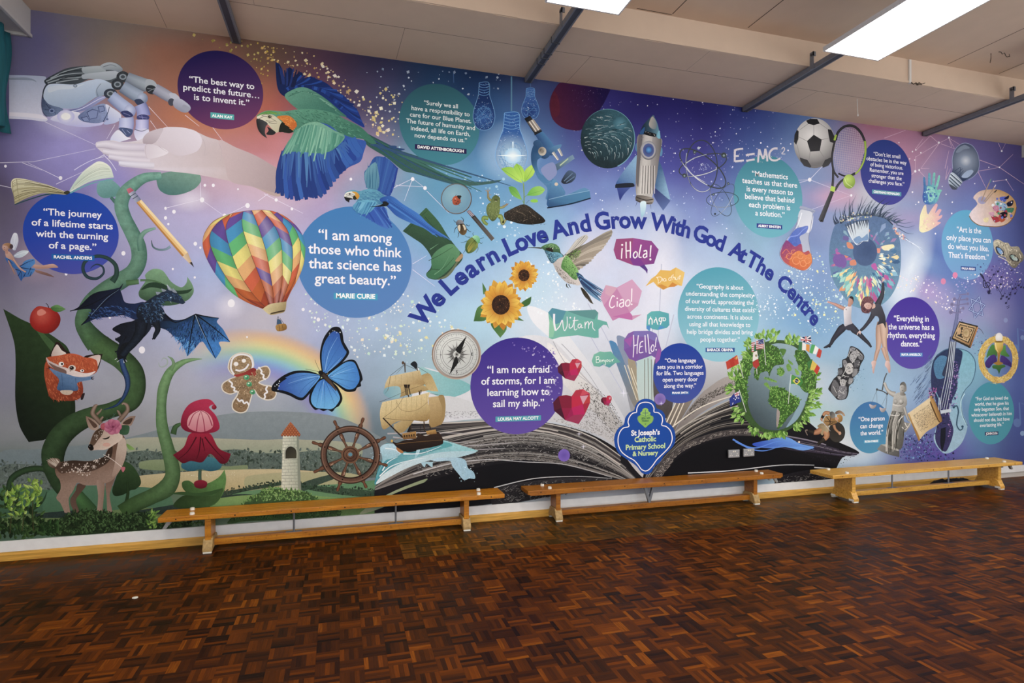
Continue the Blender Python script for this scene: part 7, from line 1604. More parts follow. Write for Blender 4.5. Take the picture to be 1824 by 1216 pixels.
S('484,960 472,1000', 14, 'a8c83c', 14)
T(1368, 304); RB('620,24,12 560,48,14 510,85,16 475,140,18', '4c4c50', '4c4c50', '1c1c20', '1c1c20'); RB('462,-20,14 462,60,16 456,130,18', '4c4c50', '4c4c50', '1c1c20', '1c1c20'); SS('500,20 560,40 620,15', 12, '2c2c30', 10); P('450,108! 480,118! 470,155! 440,142!', 'b8d84c', sm=0); P('445,142! 470,152! 400,340 392,366! 372,364 358,348! 378,300', '54545a', '34343a', '400 250 430 260'); S('385,352 372,360', 8, '1c1c20')
E(577, 77, 43, 51, 'c8e46c', '8cac3c', '565 60 58', n=.2); S('545,55 560,90 600,118', 4, 'e0f0a8', 3)
end()
begin('chemistry_flask', 'glass flask of fiery coloured liquid', 4); T(1368, 304)
P('222,268! 232,250 335,282 328,300 318,310 300,420 288,480 300,560 315,640 300,690 262,712 190,696 120,660 84,610 88,560 130,490 190,410 215,330 230,275', 'c0c8dc', 'a4acc8', '100 600 320 300', n=.1); P('230,280 318,308 296,440 215,390', 'c8d0e0', 'dce0ec', '230 300 300 400'); P('190,420 240,400 285,395 270,440 225,470 235,520 200,540 140,500', '4c6cc8', '6c84d4', '150 500 280 400', n=.8)
P('130,495 190,540 235,520 250,580 290,570 305,620 310,660 262,708 190,692 120,655 88,605 92,565', '8c4484', 'd4603c', '150 510 220 680', n=.6); P('170,600 220,570 270,600 305,590 312,650 262,708 190,692 150,660', 'd8683c', 'e88c4c', '200 700 260 580', n=.5)
for x, y, r in ((200, 640, 26), (250, 660, 22), (230, 610, 18), (280, 640, 20), (150, 610, 20), (180, 580, 16)): S(' '.join('%f,%f' % (x + r * math.cos(a * .7), y + r * math.sin(a * .7)) for a in range(9)), 5, 'f0a068', 3)
SS('100,590 130,560 160,590 190,560|120,620 150,600', 5, 'f08050', 2); SS('140,495 160,470 210,460 250,420 280,400', 9, '8ca4ec', 3); S('240,300 222,360 200,410', 6, 'f0f4fc', 3); S('222,268 335,295', 5, '8c98b8', 5)
S('215,330 190,410 130,490 88,560 84,610 120,660 190,696 262,712 300,690 315,640 300,560 288,480 300,420 318,310', 3.5, '7c84a8')
end()
begin('painted_eye', 'huge painted eye with a rainbow iris and long lashes', 3); T(1440, 330, 8)
P('385,560 500,510 700,450 900,430 1080,470 1210,580 1290,740 1315,950 1310,1180 1260,1420 1120,1640 900,1760 640,1720 480,1560 350,1350 300,1130 295,900 330,700', '5c78a4', '6c9cb8', '700 500 700 1700', n=(.4, .6, .3))
IR = random.Random(12)
for k in range(430):
    a = IR.uniform(0, 6.283); r0 = IR.uniform(.36, .8); r1 = min(.99, r0 + IR.uniform(.08, .3)); up = math.sin(a)
    if up < -.35 and IR.random() < .85: continue
    if up < -.05 and IR.random() < .4: continue
    deg = math.degrees(a) % 360
    if deg < 25 or deg > 340: pal = 'f0ecd0 e8d8a0 4c7ca8 3c6490 8cc0d8 dce8e4'
    elif deg < 70: pal = '3c6c98 e4e8b8 7cc0d0 4c88b0 c8e0e0 c060a8'
    elif deg < 120: pal = 'f0e49c e8d88c 7cc4c4 d080a8 f0e8c0 8cccc0 c05c9c 5ca8b8'
    elif deg < 160: pal = '5ca4b0 7cc4c4 f0d898 e8a070 a8dcd0 4c88a0'
    elif deg < 200: pal = '8c5cb0 a86cb8 e08c70 7c70b8 c468b0 5c70a8'
    else: pal = '6c7cb0 8ca4cc e0a080 5c7098 a888b8 8cb4c8'
    c = IR.choice(pal.split()); w = IR.uniform(16, 60) * (.5 + r0)
    f = lambda r: (805 + 508 * r * math.cos(a) * (1 if r > .4 else 1), 1010 + 40 * r + 690 * r * math.sin(a))
    x0, y0 = f(r0); x1, y1 = f(r1); nx, ny = -(y1 - y0), x1 - x0; l = math.hypot(nx, ny); nx, ny = nx / l * w / 2, ny / l * w / 2; t = IR.uniform(.4, .8)
    P('%f,%f! %f,%f %f,%f! %f,%f' % (x0, y0, x0 + (x1 - x0) * t + nx, y0 + (y1 - y0) * t + ny, x1, y1, x0 + (x1 - x0) * t - nx, y0 + (y1 - y0) * t - ny), c, sm=0, n=.3)
for p, c in (('370,1000 500,990 540,1130 420,1160 350,1080', '8060ac'), ('545,810 610,830 640,900 560,890', 'dc9070'), ('590,1080 660,1060 680,1130 600,1140', 'dc8c70'), ('890,1140 950,1110 980,1200 930,1200', 'c060b0'), ('975,900 1020,905 1015,960 980,960', 'e09480'), ('1040,870 1200,840 1220,880 1090,930', 'ece4b8'), ('940,760 1010,830 1000,850 950,800', '9068b0'), ('880,700 920,720 900,740', 'b870b0'), ('500,720 570,740 560,790 490,770', '7468a8')): P(p, c, n=.3)
E(805, 950, 172, 198, '3c5480', '4c6490', '850 900 200', n=(.2, .3, .2)); P('540,590! 600,560 700,520 850,500! 860,640 850,800! 760,800 685,848! 600,740', 'd4dfe8', 'c4d4e4', '600 600 800 800', n=.2); P('640,770 720,720 760,750 840,685! 845,775 760,795 690,830', '7ca0cc', n=.5); S('560,640 680,845 780,790', 9, 'e4ecf4', 4)
F('520,560 600,520 720,500 850,490', '570,650 640,690 720,640 855,590', 16, 20, '3c4c64 4c5c74', jit=.3, seed=3)
SS('450,540 560,470 700,430 900,425 1080,460 1200,560', 30, '34445c', 16)
LS = random.Random(4)
for k in range(46):
    t = k / 45; x = 380 + 860 * t; y = 560 - 150 * math.sin(t * 2.6) + 60 * t * t
    an = math.radians(-100 + 75 * t + LS.uniform(-10, 10)); l = LS.uniform(120, 330) * (.5 + .6 * math.sin(3.0 * t + .15)); b = LS.uniform(-.2, .05)
    ex, ey = x + l * math.cos(an), y + l * math.sin(an); S('%f,%f %f,%f %f,%f' % (x, y, (x + ex) / 2 - (ey - y) * b, (y + ey) / 2 + (ex - x) * b, ex, ey), LS.uniform(12, 30), LS.choice(['34445c', '4c5c70', '3c4c6c', '5c6c80']), 1)
SS('1210,600 1300,720 1400,760 1480,850|1180,500 1350,540 1500,520|1250,560 1400,600 1520,570|1280,610 1400,680 1500,690', 14, '44587c', 1); SC('1200,560 1340,680 1440,790 1420,820 1280,720 1190,600', 34, 14, 40, 'e8b090 ece0d8 d8a0a0 8cb0d8', 5, 5); SC('400,500 900,430 900,450 420,540', 40, 8, 26, 'e8e0c8 d4dc90 e8c0a0 c8d8e8', 6, 5); SS('1480,820 1560,880 1640,980|1380,760 1500,840 1620,900', 10, 'e4ecf8', 2); SC('350,480 620,380 900,380 900,430 600,480', 26, 8, 22, 'd8dc84 e4c49c c8d4c8', 8, 5)
end()
begin('blue_handprint', 'blue and green painted handprint', 4); T(1596, 230, 8)
HB = '385,700 400,675 415,700 425,800 450,800 455,640 470,620 490,640 490,790 510,790 525,640 545,615 560,640 545,800 560,810 600,670 615,655 625,680 600,800 580,860 620,860 650,870 620,930 590,1020 540,1060 470,1075 400,1050 375,970 390,850'
P(HB, '3c68b8', '7cd0c0', '390 900 600 850', n=(.8, .9, .3), c3='5ca0c4'); P('440,820 520,830 560,900 540,1000 470,1040 450,930', '8cd4c8', n=.9); SC('400,850 560,830 580,1000 400,1040', 40, 10, 34, 'a8dce0 3c60b0 6cb0d0 4c78c0', 3, 6)
end()
begin('yellow_handprint', 'pale yellow and pink painted handprint', 4); T(1368, 304)
P('1085,310 1110,250 1125,245 1130,290 1140,310 1160,280 1195,235 1208,245 1190,300 1215,275 1235,280 1215,320 1240,315 1235,335 1205,360 1230,370 1190,400 1140,430 1095,440 1076,420 1080,350', 'f0ecb8', 'e8b0b8', '1090 340 1210 320', n=.3); SC('1085,330 1180,320 1180,400 1090,430', 20, 8, 24, 'f4e8c0 f0d0c0 e8c8b0', 3, 6)
end()
begin('clear_bulb', 'clear glass bulb with a screw cap', 4); T(1596, 230, 8)
P('805,560 800,420 840,290 920,215 1000,200 1090,240 1160,350 1185,480 1170,590 1110,670 1030,720 950,750 920,790 860,850 800,850 760,810 745,710 790,620', '5c6c90', n=0); P('810,560 810,420 850,300 930,225 1000,212 1080,250 1150,360 1172,480 1155,590 1090,660 1010,710 940,740 800,610', 'a8b8d0', '2c3c60', '990 450 270', n=.1); E(990, 450, 80, 90, 'd8dfe8', '8c9cb8', '990 450 85'); P('850,330 900,260 980,225 1050,270 960,290 900,330', '8c9cb4', n=.2); P('930,680 1000,600 1080,580 1100,610 1020,690', 'a8bcdc', n=.3)
SS('830,600 910,545|860,640 950,560|890,670 960,590|920,545 900,700', 9, '3c4c6c', 6); P('800,615 945,745 920,795 860,850 800,850 762,812 745,712', 'c0d0e0', '8c9cb4', '780 700 900 800'); SS('775,640 930,775|762,685 905,815|752,725 875,840', 14, '3c4c60', 14); SS('785,628 938,762|768,665 915,800', 6, 'ecf4fa', 6); P('755,780 870,850 800,858', '4c5464'); S('805,560 800,420 840,290 920,215 1000,200 1090,240 1160,350 1185,480 1170,590 1110,670 1030,720', 8, 'a8b4d4', 6)
end()
begin('paint_palette', 'wooden paint palette with brushes and paint blobs', 5); T(1368, 304)
P('1432,320 1450,285 1490,240 1480,215 1462,190 1500,150 1560,135 1640,135 1710,165 1755,210 1768,260 1750,320 1710,370 1650,395 1580,395 1500,385 1450,350', 'ecdce0', 'd0a05c', '1480 330 1700 190', n=(.2, .4, .2)); S('1432,320 1450,352 1500,387 1580,398 1650,397 1712,372 1752,320 1770,260', 6, '8c6430', 5); E(1525, 210, 32, 28, '9c98c4', 'b4b0d0', '1525 210 32')
for p, c in (('1650,190 1700,185 1690,220 1660,215', '5c6cd8'), ('1680,200 1715,175 1710,200', '1c2048'), ('1700,230 1745,210 1740,245 1710,255', '1c2440'), ('1620,220 1690,235 1700,270 1640,280', '9cc4dc'), ('1690,270 1750,265 1735,300 1700,290', '3c8c6c'), ('1650,305 1700,290 1700,330 1660,340', '241c28'), ('1590,320 1640,330 1665,350 1620,370 1600,350', 'b83848'), ('1640,330 1690,345 1660,368', 'c85c3c'), ('1600,255 1640,250 1640,290 1610,285', 'd890b0'), ('1535,340 1570,335 1565,365 1540,365', 'ecdca8'), ('1570,300 1610,295 1600,330', 'e0a8c0')): P(p, c, n=.8)
SC('1600,200 1740,200 1740,340 1600,360', 46, 6, 22, '6c7ce0 a8d0e8 c84858 2c2c4c 4c9c78 e8c0d0 f0f0f4', 4, 6)
SS('1520,215 1560,120 1588,60|1535,220 1590,150 1620,105|1545,225 1600,160 1625,140', 8, 'b89c84', 6); SS('1580,85 1590,58', 8, '4c9c9c', 4); SS('1612,118 1622,100', 9, 'e0d8e0', 5); S('1612,155 1628,138', 9, '2c2c30', 6)
end()
begin('silver_mask', 'ornate silver carnival mask', 5); T(1368, 304)
P('1608,500 1640,490 1680,510 1710,515 1730,540 1780,540 1800,570 1820,605 1815,640 1790,660 1765,690 1740,690 1710,660 1690,620 1660,610 1625,590 1606,540', 'c8c0a8', '7c7464', '1640 500 1740 690', n=(1.6, 1.4, 0)); P('1620,545 1640,540 1675,570 1680,600 1650,600 1628,580', '3c3c48'); P('1628,552 1645,548 1670,575 1672,592 1650,592', '6ca0e0', '94bce8', '1640 550 1670 590'); P('1718,605 1745,592 1780,620 1788,645 1750,645 1725,630', '3c3c40'); P('1726,608 1745,600 1775,625 1775,640 1750,638', '8cb0a8', 'c4d4d0', '1730 605 1770 640')
SS('1615,510 1640,505 1665,525 1690,560 1700,600|1700,530 1710,560 1730,570 1770,560|1640,610 1700,640 1740,670|1790,590 1800,620 1790,650|1690,515 1705,545 1715,590', 6, 'e8e0c8', 2); SC('1612,505 1700,520 1790,570 1810,640 1750,685 1690,620 1620,580', 50, 5, 10, '5c5444 e8e0cc 8c8470', 4, 6)
end()
begin('music_notes', 'dark treble clef and swirling music notes', 5); T(1596, 482, 8)
S('1340,318 1320,330 1305,305 1320,285 1340,300 1320,240 1240,110 1195,45 1215,50 1250,110 1240,170 1260,240 1310,230 1340,195 1310,165 1270,180 1275,215 1300,220', 15, '28284c', 12); E(1325, 300, 20, 22, '28284c')
NT = [(1390, 55), (1450, 10), (1340, 135), (1490, 195), (1440, 240), (1500, 90), (1660, 260), (1700, 245), (1745, 210), (1780, 235), (1820, 240), (1620, 340), (1695, 325), (1575, 375), (1605, 400), (1565, 460), (1495, 400), (1520, 360)]
for i, (x, y) in enumerate(NT): E(x, y, 17, 14, '28284c', rot=-35); S('%f,%f %f,%f' % (x + 12, y - 6, x + (30 if i % 2 else 42), y - 70), 5, '30305c', 4, sm=0)
SS('1610,210 1660,180|1710,155 1780,150|1570,520 1615,495|1580,540 1615,515|1430,220 1500,340 1500,410|1530,230 1480,320|1420,200 1440,290', 9, '34345c', 7, sm=0)
end()
begin('man_dancer', 'man in a white top and dark tights leaping with one arm out', 6); T(1440, 482, 8)
RB('270,440,12 310,455,26 380,480,40 450,515,54 520,545,50', 'dca89c', 'd0a08c', 'a87464', '9c6c5c'); SS('265,438 300,440|268,452 305,462', 9, 'd8a498', 5)
RB('520,790,90 470,830,110 410,900,84 350,980,60 310,1050,44 250,1085,34 215,1095,14', '3c3c4c', '34343f', '1c1c28', '1c1c24', n=.3); P('300,1060 320,1085 300,1095 280,1085', '24242c')
RB('600,780,90 650,840,100 720,900,70 800,980,56 850,1030,46 895,1090,26', '40404f', '34343f', '1c1c28', '1c1c24', n=.3); P('515,795 560,770 625,745 660,820 600,850 540,840', '3c3c4a')
P('500,560 530,520 570,500 610,500 612,560 608,640 612,710 625,750 570,770 515,790 505,700', 'e4e0e4', 'b0acb8', '520 600 620 640', n=.1); S('530,540 540,560', 8, '4c4444'); P('560,470 600,470 605,505 565,508', 'c49080'); P('565,430 575,390 610,385 638,420 630,470 600,495 570,490', 'd0a090', 'b08070', '570 430 640 450'); P('580,385 600,362 635,375 642,410 636,445 625,410 600,395', '2c2428')
end()
begin('woman_dancer', 'woman in a black leotard bending with one arm raised', 7); T(1440, 482, 8)
RB('1060,100,16 1068,150,26', 'e8c0b4', 'e0b4a8', 'c09080', 'b88878'); SS('1055,160 1040,110|1072,150 1085,110|1064,150 1068,95', 9, 'e4bcb0', 5)
RB('1040,730,120 1030,830,150 1010,930,110 1000,1020,80 985,1130,60 955,1250,44 930,1330,40 915,1390,34', 'd8b8a4', 'd0a890', 'a07c68', 'a47c68', hl=-.2); RB('1060,740,110 1075,850,120 1075,980,86 1090,1100,64 1110,1200,52 1140,1300,42', 'dcc0ac', 'd4b098', 'a88470', 'a88470')
T(1425, 600, 8); RB('1110,170,60 1080,260,46 1062,350,34', 'd4b09c', 'd0a890', 'a07c68', 'a47c68'); RB('1180,150,64 1215,270,46 1245,350,34', 'd8b4a0', 'd0a890', 'a88470', 'a88470')
P('1015,360 1050,335 1085,355 1075,400 1060,460 1050,520 1035,510 1025,420', 'e8c8c0', 'c8a098', '1020 400 1075 420'); P('1208,400 1225,340 1265,345 1285,410 1285,500 1265,515 1240,450', 'e8c8c0', 'c8a098', '1210 400 1280 420')
T(1440, 482, 8); RB('1058,170,34 1060,260,46 1045,350,60 1010,430,76 980,490,90', '44444f', '44444f', '24242c', '24242c', n=.2); RB('930,600,80 890,680,60 840,750,50 780,820,44 735,855,36', '44444f', '3c3c48', '24242c', '20202a', n=.2); SS('735,855 700,890 690,920|735,860 720,900|740,862 735,905', 14, 'e4c8c0', 8)
P('880,570 940,490 980,470 1030,490 1070,580 1095,660 1100,760 1095,820 1060,750 980,770 1005,700 980,650 920,640', '4c4c58', '30303a', '920 520 1090 700', n=.2); P('890,480 940,470 950,520 900,540', 'd8b0a0')
P('760,430 800,375 860,365 900,390 930,430 920,460 900,540 860,600 800,605 760,580 745,520', '4c2c34', '7c5058', '780 580 880 380', n=.8); hair('760,420 860,370 930,440 870,600 770,590 745,500', 140, 26, 5, '8c5c60 3c2028 6c4048 a47478', 100, 3, spread=40); P('790,490 830,455 885,470 900,510 870,545 820,540', 'e0bcb0', 'c89c90', '800 490 890 530'); SS('815,505 830,500|850,500 868,498', 4, '4c2c2c', 3); S('835,528 858,525', 4, 'a84c50', 3)
end()
begin('leafy_globe', 'globe overgrown with leaves and small flags', 5); T(1280, 580, 8)
P('230,900 300,560 440,330 700,220 950,210 1180,300 1330,520 1390,800 1340,1080 1200,1330 1000,1480 800,1540 560,1490 380,1330 270,1130', '3c5c2c', n=1.2)
P('390,840 450,640 560,440 700,290 850,250 1060,290 1200,420 1280,640 1300,850 1240,1100 1120,1330 960,1450 800,1490 620,1450 480,1300 410,1080', '44545c', '94b0bc', '500 1300 1100 500', n=(.2, .2, 0)); P('1050,720 1220,900 1270,950 1230,1100 1120,1330 960,1450 1050,1300 1120,1150 1150,1060 1000,930', '9cbcc8', '8cacbc', '1000 800 1250 1000')
LC = '5c9c34 7cb848 94cc58 4c8428 3c6c24'
for s, n in (('580,420 700,270 850,320 880,400 930,540 800,570 740,660 720,720 690,650 590,680 560,780 500,700 540,560', 260), ('740,880 830,870 950,910 1040,980 1150,1050 1140,1130 1080,1220 990,1300 900,1420 840,1470 830,1390 850,1190 760,1160 715,1050', 420), ('1090,350 1200,370 1290,500 1380,700 1400,740 1360,900 1280,950 1220,940 1150,840 1180,680 1150,600 1100,480', 300), ('230,920 300,560 440,330 560,430 450,640 400,840 420,1040 370,1150 320,1050 260,960', 300)): P(s, '3c6024', n=1.4); leafy(s, n, 34, 20, LC, n)
P('830,1190 870,1230 850,1400 830,1450 820,1390', 'a89c98', n=.5)
for s in ('835,620 890,600 940,660 890,720 845,690', '960,570 1000,540 1040,620 990,650', '870,330 960,340 920,430 890,390', '1080,610 1130,640 1150,690 1110,700', '640,760 700,740 830,790 820,810 700,770', '640,830 690,810 740,900 750,930 690,880', '990,480 1060,540 1050,560 1000,530', '1140,560 1190,600 1170,640 1130,620'): P(s, '4c7c30', '8cc054', '700 500 1000 900', n=1); 
leafy('640,760 700,740 830,795 740,800', 20, 22, 14, LC, 9); leafy('835,620 890,600 940,660 890,715 845,690', 50, 26, 16, LC, 8)
for s, n, a in (('200,600 330,580 340,760 250,800 170,740', 14, -120), ('380,380 460,360 470,460 400,470', 8, -160), ('520,170 640,120 700,200 640,250', 10, -110), ('680,110 880,120 880,220 700,260', 16, -90), ('940,200 1120,190 1120,280 980,280', 14, -80), ('400,240 470,200 460,330 400,350', 9, -130), ('1300,640 1420,700 1380,780', 8, -40), ('1260,960 1430,940 1380,1030 1280,1060', 14, -20), ('1240,1060 1420,1120 1330,1180 1220,1200', 14, 10), ('1180,1200 1300,1230 1270,1310 1160,1320', 12, 40), ('1080,1380 1200,1350 1160,1450 1060,1450', 10, 50), ('820,1470 960,1500 900,1560', 9, 80), ('420,1420 560,1460 520,1520', 9, 110), ('240,1160 360,1180 380,1320 270,1330', 14, 150), ('130,880 240,860 220,930 140,950', 7, 190), ('560,1500 820,1510 800,1550 600,1550', 12, 90)): leafy(s, n * 2, 84, 46, '7cb43c 94cc54 b0dc74 5c9430 a4d468', n, ang0=a, spread=40)
SS('265,420 350,740|540,610 545,690|640,190 670,560|1030,690 990,1110|290,910 390,1230', 9, 'd8dcd8', 8, sm=0)
def flag(s, bands):
    q = [k.split(',') for k in s.split()]; a, b, c, d = [(float(x), float(y)) for x, y in q]; n = len(bands); L = lambda p, r, t: (p[0] + (r[0] - p[0]) * t, p[1] + (r[1] - p[1]) * t)
    for i, col in enumerate(bands): P(' '.join('%f,%f!' % k for k in (L(a, b, i / n), L(a, b, (i + 1) / n), L(d, c, (i + 1) / n), L(d, c, i / n))), col, sm=0, n=.3)
flag('100,515 262,415 288,540 120,625', ['c8402c', 'bc3424', 'c8402c']); SC('220,450 255,430 265,480 235,490', 5, 12, 22, 'e8c050', 3, 5)
flag('530,210 640,185 640,325 525,335', ['d8d4d4']); [S('530,%d 640,%d' % (232 + k * 26, 208 + k * 26), 12, 'b84048', sm=0) for k in range(5)]; P('560,205! 640,185! 640,255! 560,262!', '3c4c84', sm=0); SC('562,208 638,190 638,252 562,258', 14, 6, 9, 'e0e0e8', 3, 5)
flag('465,240 515,225 515,360 470,370', ['d8d0d0']); [S('465,%d 515,%d' % (252 + k * 30, 240 + k * 30), 12, 'b84048', sm=0) for k in range(5)]
P('505,280! 530,260! 535,350! 500,370!', '2c6c4c', sm=0); P('490,380! 545,355! 560,470! 480,510!', 'e4e0d8', sm=0); P('480,520! 560,470! 580,560! 535,612! 490,580!', 'b83830', sm=0, n=.3); E(532, 425, 14, 18, '8c8458')
P('1165,165! 1310,145! 1315,225! 1325,260! 1180,225!', '24284c', sm=0); SS('1165,165 1320,255|1310,145 1180,225', 18, 'e8e4e8', 16, sm=0); SS('1165,196 1318,205|1238,150 1248,240', 26, 'ece8ec', 24, sm=0); SS('1165,200 1318,208|1238,150 1248,240', 14, 'c03c3c', 14, sm=0)
P('1140,230! 1190,225! 1185,355! 1135,345!', '3c7c50', sm=0); P('1190,235! 1245,260! 1240,350! 1185,350!', 'e8e4e0', sm=0); P('1245,260! 1295,270! 1290,380! 1245,350!', 'e09434', sm=0); P('1325,265! 1375,275! 1335,400! 1290,380!', '4cac5c', sm=0); P('1375,280! 1425,320! 1385,410! 1340,395!', 'ecebe8', sm=0); P('1425,320! 1470,355! 1445,462! 1390,435!', 'c84030', sm=0, n=.3)
P('1260,520! 1330,470! 1345,520! 1280,620!', '3c7c3c', sm=0); P('1335,490! 1400,550! 1360,640! 1300,620!', 'dcc048', sm=0, n=.3); P('1400,550! 1442,600! 1400,695! 1355,645!', 'c83c2c', sm=0, n=.3)
P('1040,705 1110,725 1160,745 1200,800 1160,862! 1100,830 1030,828!', '4c9c44', '3c8438', '1040 720 1180 850'); P('1050,785! 1110,735! 1165,790! 1110,840!', 'dcd444', sm=0); E(1110, 785, 27, 30, '24345c'); S('1088,778 1132,795', 6, 'e0e0e0', sm=0)
P('150,1040! 220,960! 290,930! 320,1080! 240,1110! 165,1150!', '2c3c94', sm=0, n=.3); P('220,965! 290,930! 295,990! 235,1015!', 'd8d0d8', sm=0); SS('225,985 292,960|255,945 265,1005', 10, 'b8404c', 10, sm=0); SC('160,1040 300,1020 300,1080 180,1120', 6, 14, 20, 'e8e8f0', 4, 5)
end()
begin('carved_stone_figure', 'grey carved stone figure leaning beside the globe', 5); T(1425, 600, 8)
P('400,735 480,590 500,575 540,530 540,450 595,430 600,330 665,290 710,140 740,130 830,170 905,250 912,300 860,400 830,510 760,580 760,640 700,700 690,790 650,880 540,895 490,850 430,780', '2c2c30', n=1.2)
for p, c in (('480,610 540,660 560,740 510,850 440,760', '6c6c70'), ('560,700 660,710 650,860 540,880', '84848a'), ('600,600 650,620 640,680 590,690 570,640', 'b0b0b0'), ('660,390 720,370 755,420 745,500 690,530 640,480', 'c4c2c0'), ('610,340 650,330 670,390 630,430', '8c8c90'), ('700,280 760,200 840,210 800,300 740,360', 'a8a8aa'), ('840,230 900,270 880,330 830,300', '7c7c80'), ('720,150 790,160 760,200 710,200', '94949a'), ('780,340 850,340 830,420 770,430', '5c5c60'), ('760,460 820,460 800,540 740,560', '8c8c8e'), ('700,590 750,590 740,650 690,670', '9c9c9e'), ('550,460 600,470 590,530 545,540', '6c6c70'), ('530,560 580,570 560,620', 'a0a0a2')): P(p, c, n=1)
SS('690,420 660,430|735,430 755,440|690,490 725,485', 10, '1c1c20', 6); SS('580,600 570,650 600,695 650,680|470,700 520,800|560,760 600,800 640,740|740,370 800,300|600,540 680,570|710,200 680,280|800,180 880,260|640,480 600,560', 8, 'dcdcda', 4); hair('480,600 700,160 900,260 830,500 690,780 540,880', 160, 30, 7, '1c1c20 d0d0d0 6c6c70 404044', 60, 5, spread=90)
end()
begin('armoured_runner', 'warrior in bronze armour running with a round black shield', 5); T(1425, 690, 8)
E(520, 638, 117, 142, '2c2824', '3c3834', '500 600 150', n=.2); S(' '.join('%f,%f' % (520 + 117 * math.cos(a * .262), 638 + 142 * math.sin(a * .262)) for a in range(25)), 7, '1c1a18')
RB('310,590,90 250,630,80 190,645,60', 'c89068', 'c08860', '8c5c40', '84543c'); RB('200,640,56 150,625,48 105,610,36', '3c342c', '2c2824', '1c1814', '1c1814'); SS('105,605 75,610 90,650 105,680', 16, '8c7c70', 10)
RB('350,600,100 380,680,80 340,740,62', 'd09c74', 'c08c64', '94643c', '8c5c3c'); RB('350,735,60 310,760,54 270,790,40 250,815,36', '3c342c', '2c2824', '1c1814', '1c1814')
P('250,540 310,510 400,540 410,600 390,640 340,620 320,680 290,650 310,600 250,560', '8c7c5c', 'bca884', '280 560 400 620', n=.8); P('330,480 360,410 430,400 500,420 530,490 480,520 400,545 340,520', 'b08c58', '8c6838', '350 420 480 530', n=1); SS('370,410 440,500|440,400 420,520|350,480 500,490|390,540 470,500', 10, '2c2018', 8)
RB('420,370,60 360,360,50 330,400,44 305,450,36', 'cc9870', 'c08c64', '8c5c3c', '8c5c3c'); RB('330,400,46 310,435,40', '2c2420', '2c2420', '14100c', '14100c'); SS('280,440 430,620', 11, 'c8c8cc', 4); SS('290,450 320,480', 20, 'b88460', 16)
P('420,360 460,340 500,380 490,430 440,430', '4c4c4c', '8c8880', '430 370 490 410', n=.8); RB('480,530,44 500,590,36 550,640,30', 'b88860', 'c89468', '7c5438', '845c3c'); E(565, 650, 20, 24, 'd0a080'); P('495,430 530,420 540,460 510,470', 'd0a080')
P('520,400 560,380 600,410 600,470 560,500 530,480 545,440', 'c89850', '8c6430', '530 400 600 470', n=.4); P('500,350 560,325 620,360 640,400 620,405 580,370 510,380', '6c5444', 'b89878', '510 350 630 390', n=.8)
end()
begin('justice_statue', 'grey stone statue of a woman holding scales', 6); T(1425, 600, 8)
SS('1235,515 1200,600 1170,760', 16, '54565a', 18); SS('1085,750 1170,770 1240,810', 16, '4c4e54', 14); E(1095, 748, 16, 18, '4c4e54'); E(1240, 808, 16, 18, '4c4e54'); SS('1090,760 1010,960|1090,760 1095,970|1240,815 1145,1010|1240,815 1225,1020|1240,815 1215,1030', 4, '5c6470', 3, sm=0)
P('985,955 1040,975 1085,965 1070,1005 1030,1022 1000,1005', 'd0c8cc', '8c8484', '1000 960 1060 1020'); P('1132,1002 1180,1015 1225,1010 1205,1060 1165,1072 1140,1045', 'd0c8cc', '8c8484', '1140 1005 1200 1070')
RB('1200,650,40 1235,740,44 1280,790,60 1350,820,84', 'd0cdc6', 'c8c4bc', '84807a', '84807a')
P('1340,830 1400,790 1480,800 1515,870 1520,960 1490,1010 1500,1080 1450,1200 1480,1300 1470,1500 1430,1600 1340,1590 1240,1570 1210,1540 1250,1400 1255,1250 1300,1080 1320,930', 'bcbab4', '5c5c58', '1280 1100 1500 1250', n=(.5, .6, 0))
T(1425, 690, 8); P('1150,810! 1230,810 1400,880 1412,990! 1250,950 1095,880!', '8c8c88', '5c5c5c', '1150 820 1350 970', n=.4); P('1150,810! 1230,810 1400,880 1400,905 1240,850', 'b4b2ac'); RB('1480,280,44 1510,380,38 1540,460,30 1580,490,24', 'c8c4bc', 'b8b4ac', '6c6a64', '6c6a64'); P('1380,370 1470,360 1480,480 1560,500 1600,460 1570,540 1490,640 1440,560', '4c4c48', 'a8a6a0', '1400 500 1580 500', n=.5)
F('1300,350 1340,330 1400,360 1460,400', '1230,820 1280,850 1330,850 1380,800', 30, 16, 'dcdad4 4c4c48 8c8a84 b4b2aa 34342f', w2=10, jit=.2, seed=5, bend=.06); SS('1470,400 1400,480 1360,620 1340,800|1320,240 1400,260 1470,240|1290,390 1380,400 1460,370|1490,500 1530,560 1580,480|1450,560 1500,600 1560,520', 13, 'e0ded8', 4); SS('1440,370 1400,440 1380,560|1480,580 1470,700|1260,540 1230,700', 14, '3c3c38', 4)
E(1440, 205, 34, 40, 'dcdad4', '74726c', '1430 190 50'); E(1360, 200, 30, 36, 'c8c6c0', '8c8a84', '1355 190 40'); P('1415,10 1440,70 1490,80 1500,110 1430,110 1425,60', 'a8a49c', '6c6860', '1420 60 1490 80')
T(1425, 600, 8); P('1425,690 1450,660 1490,670 1508,710 1500,770 1470,800 1435,785 1420,740', 'c8c6c0', '74726c', '1430 720 1500 750', n=.3); P('1420,690 1440,650 1480,640 1510,680 1515,760 1490,780 1490,710 1460,680', '5c5a56', '8c8a84', '1430 670 1510 740', n=1); SS('1440,725 1455,722|1450,765 1470,762', 5, '3c3a36', 4)
end()
begin('parchment_scroll', 'old parchment scroll covered in writing', 7); T(1596, 634, 8)
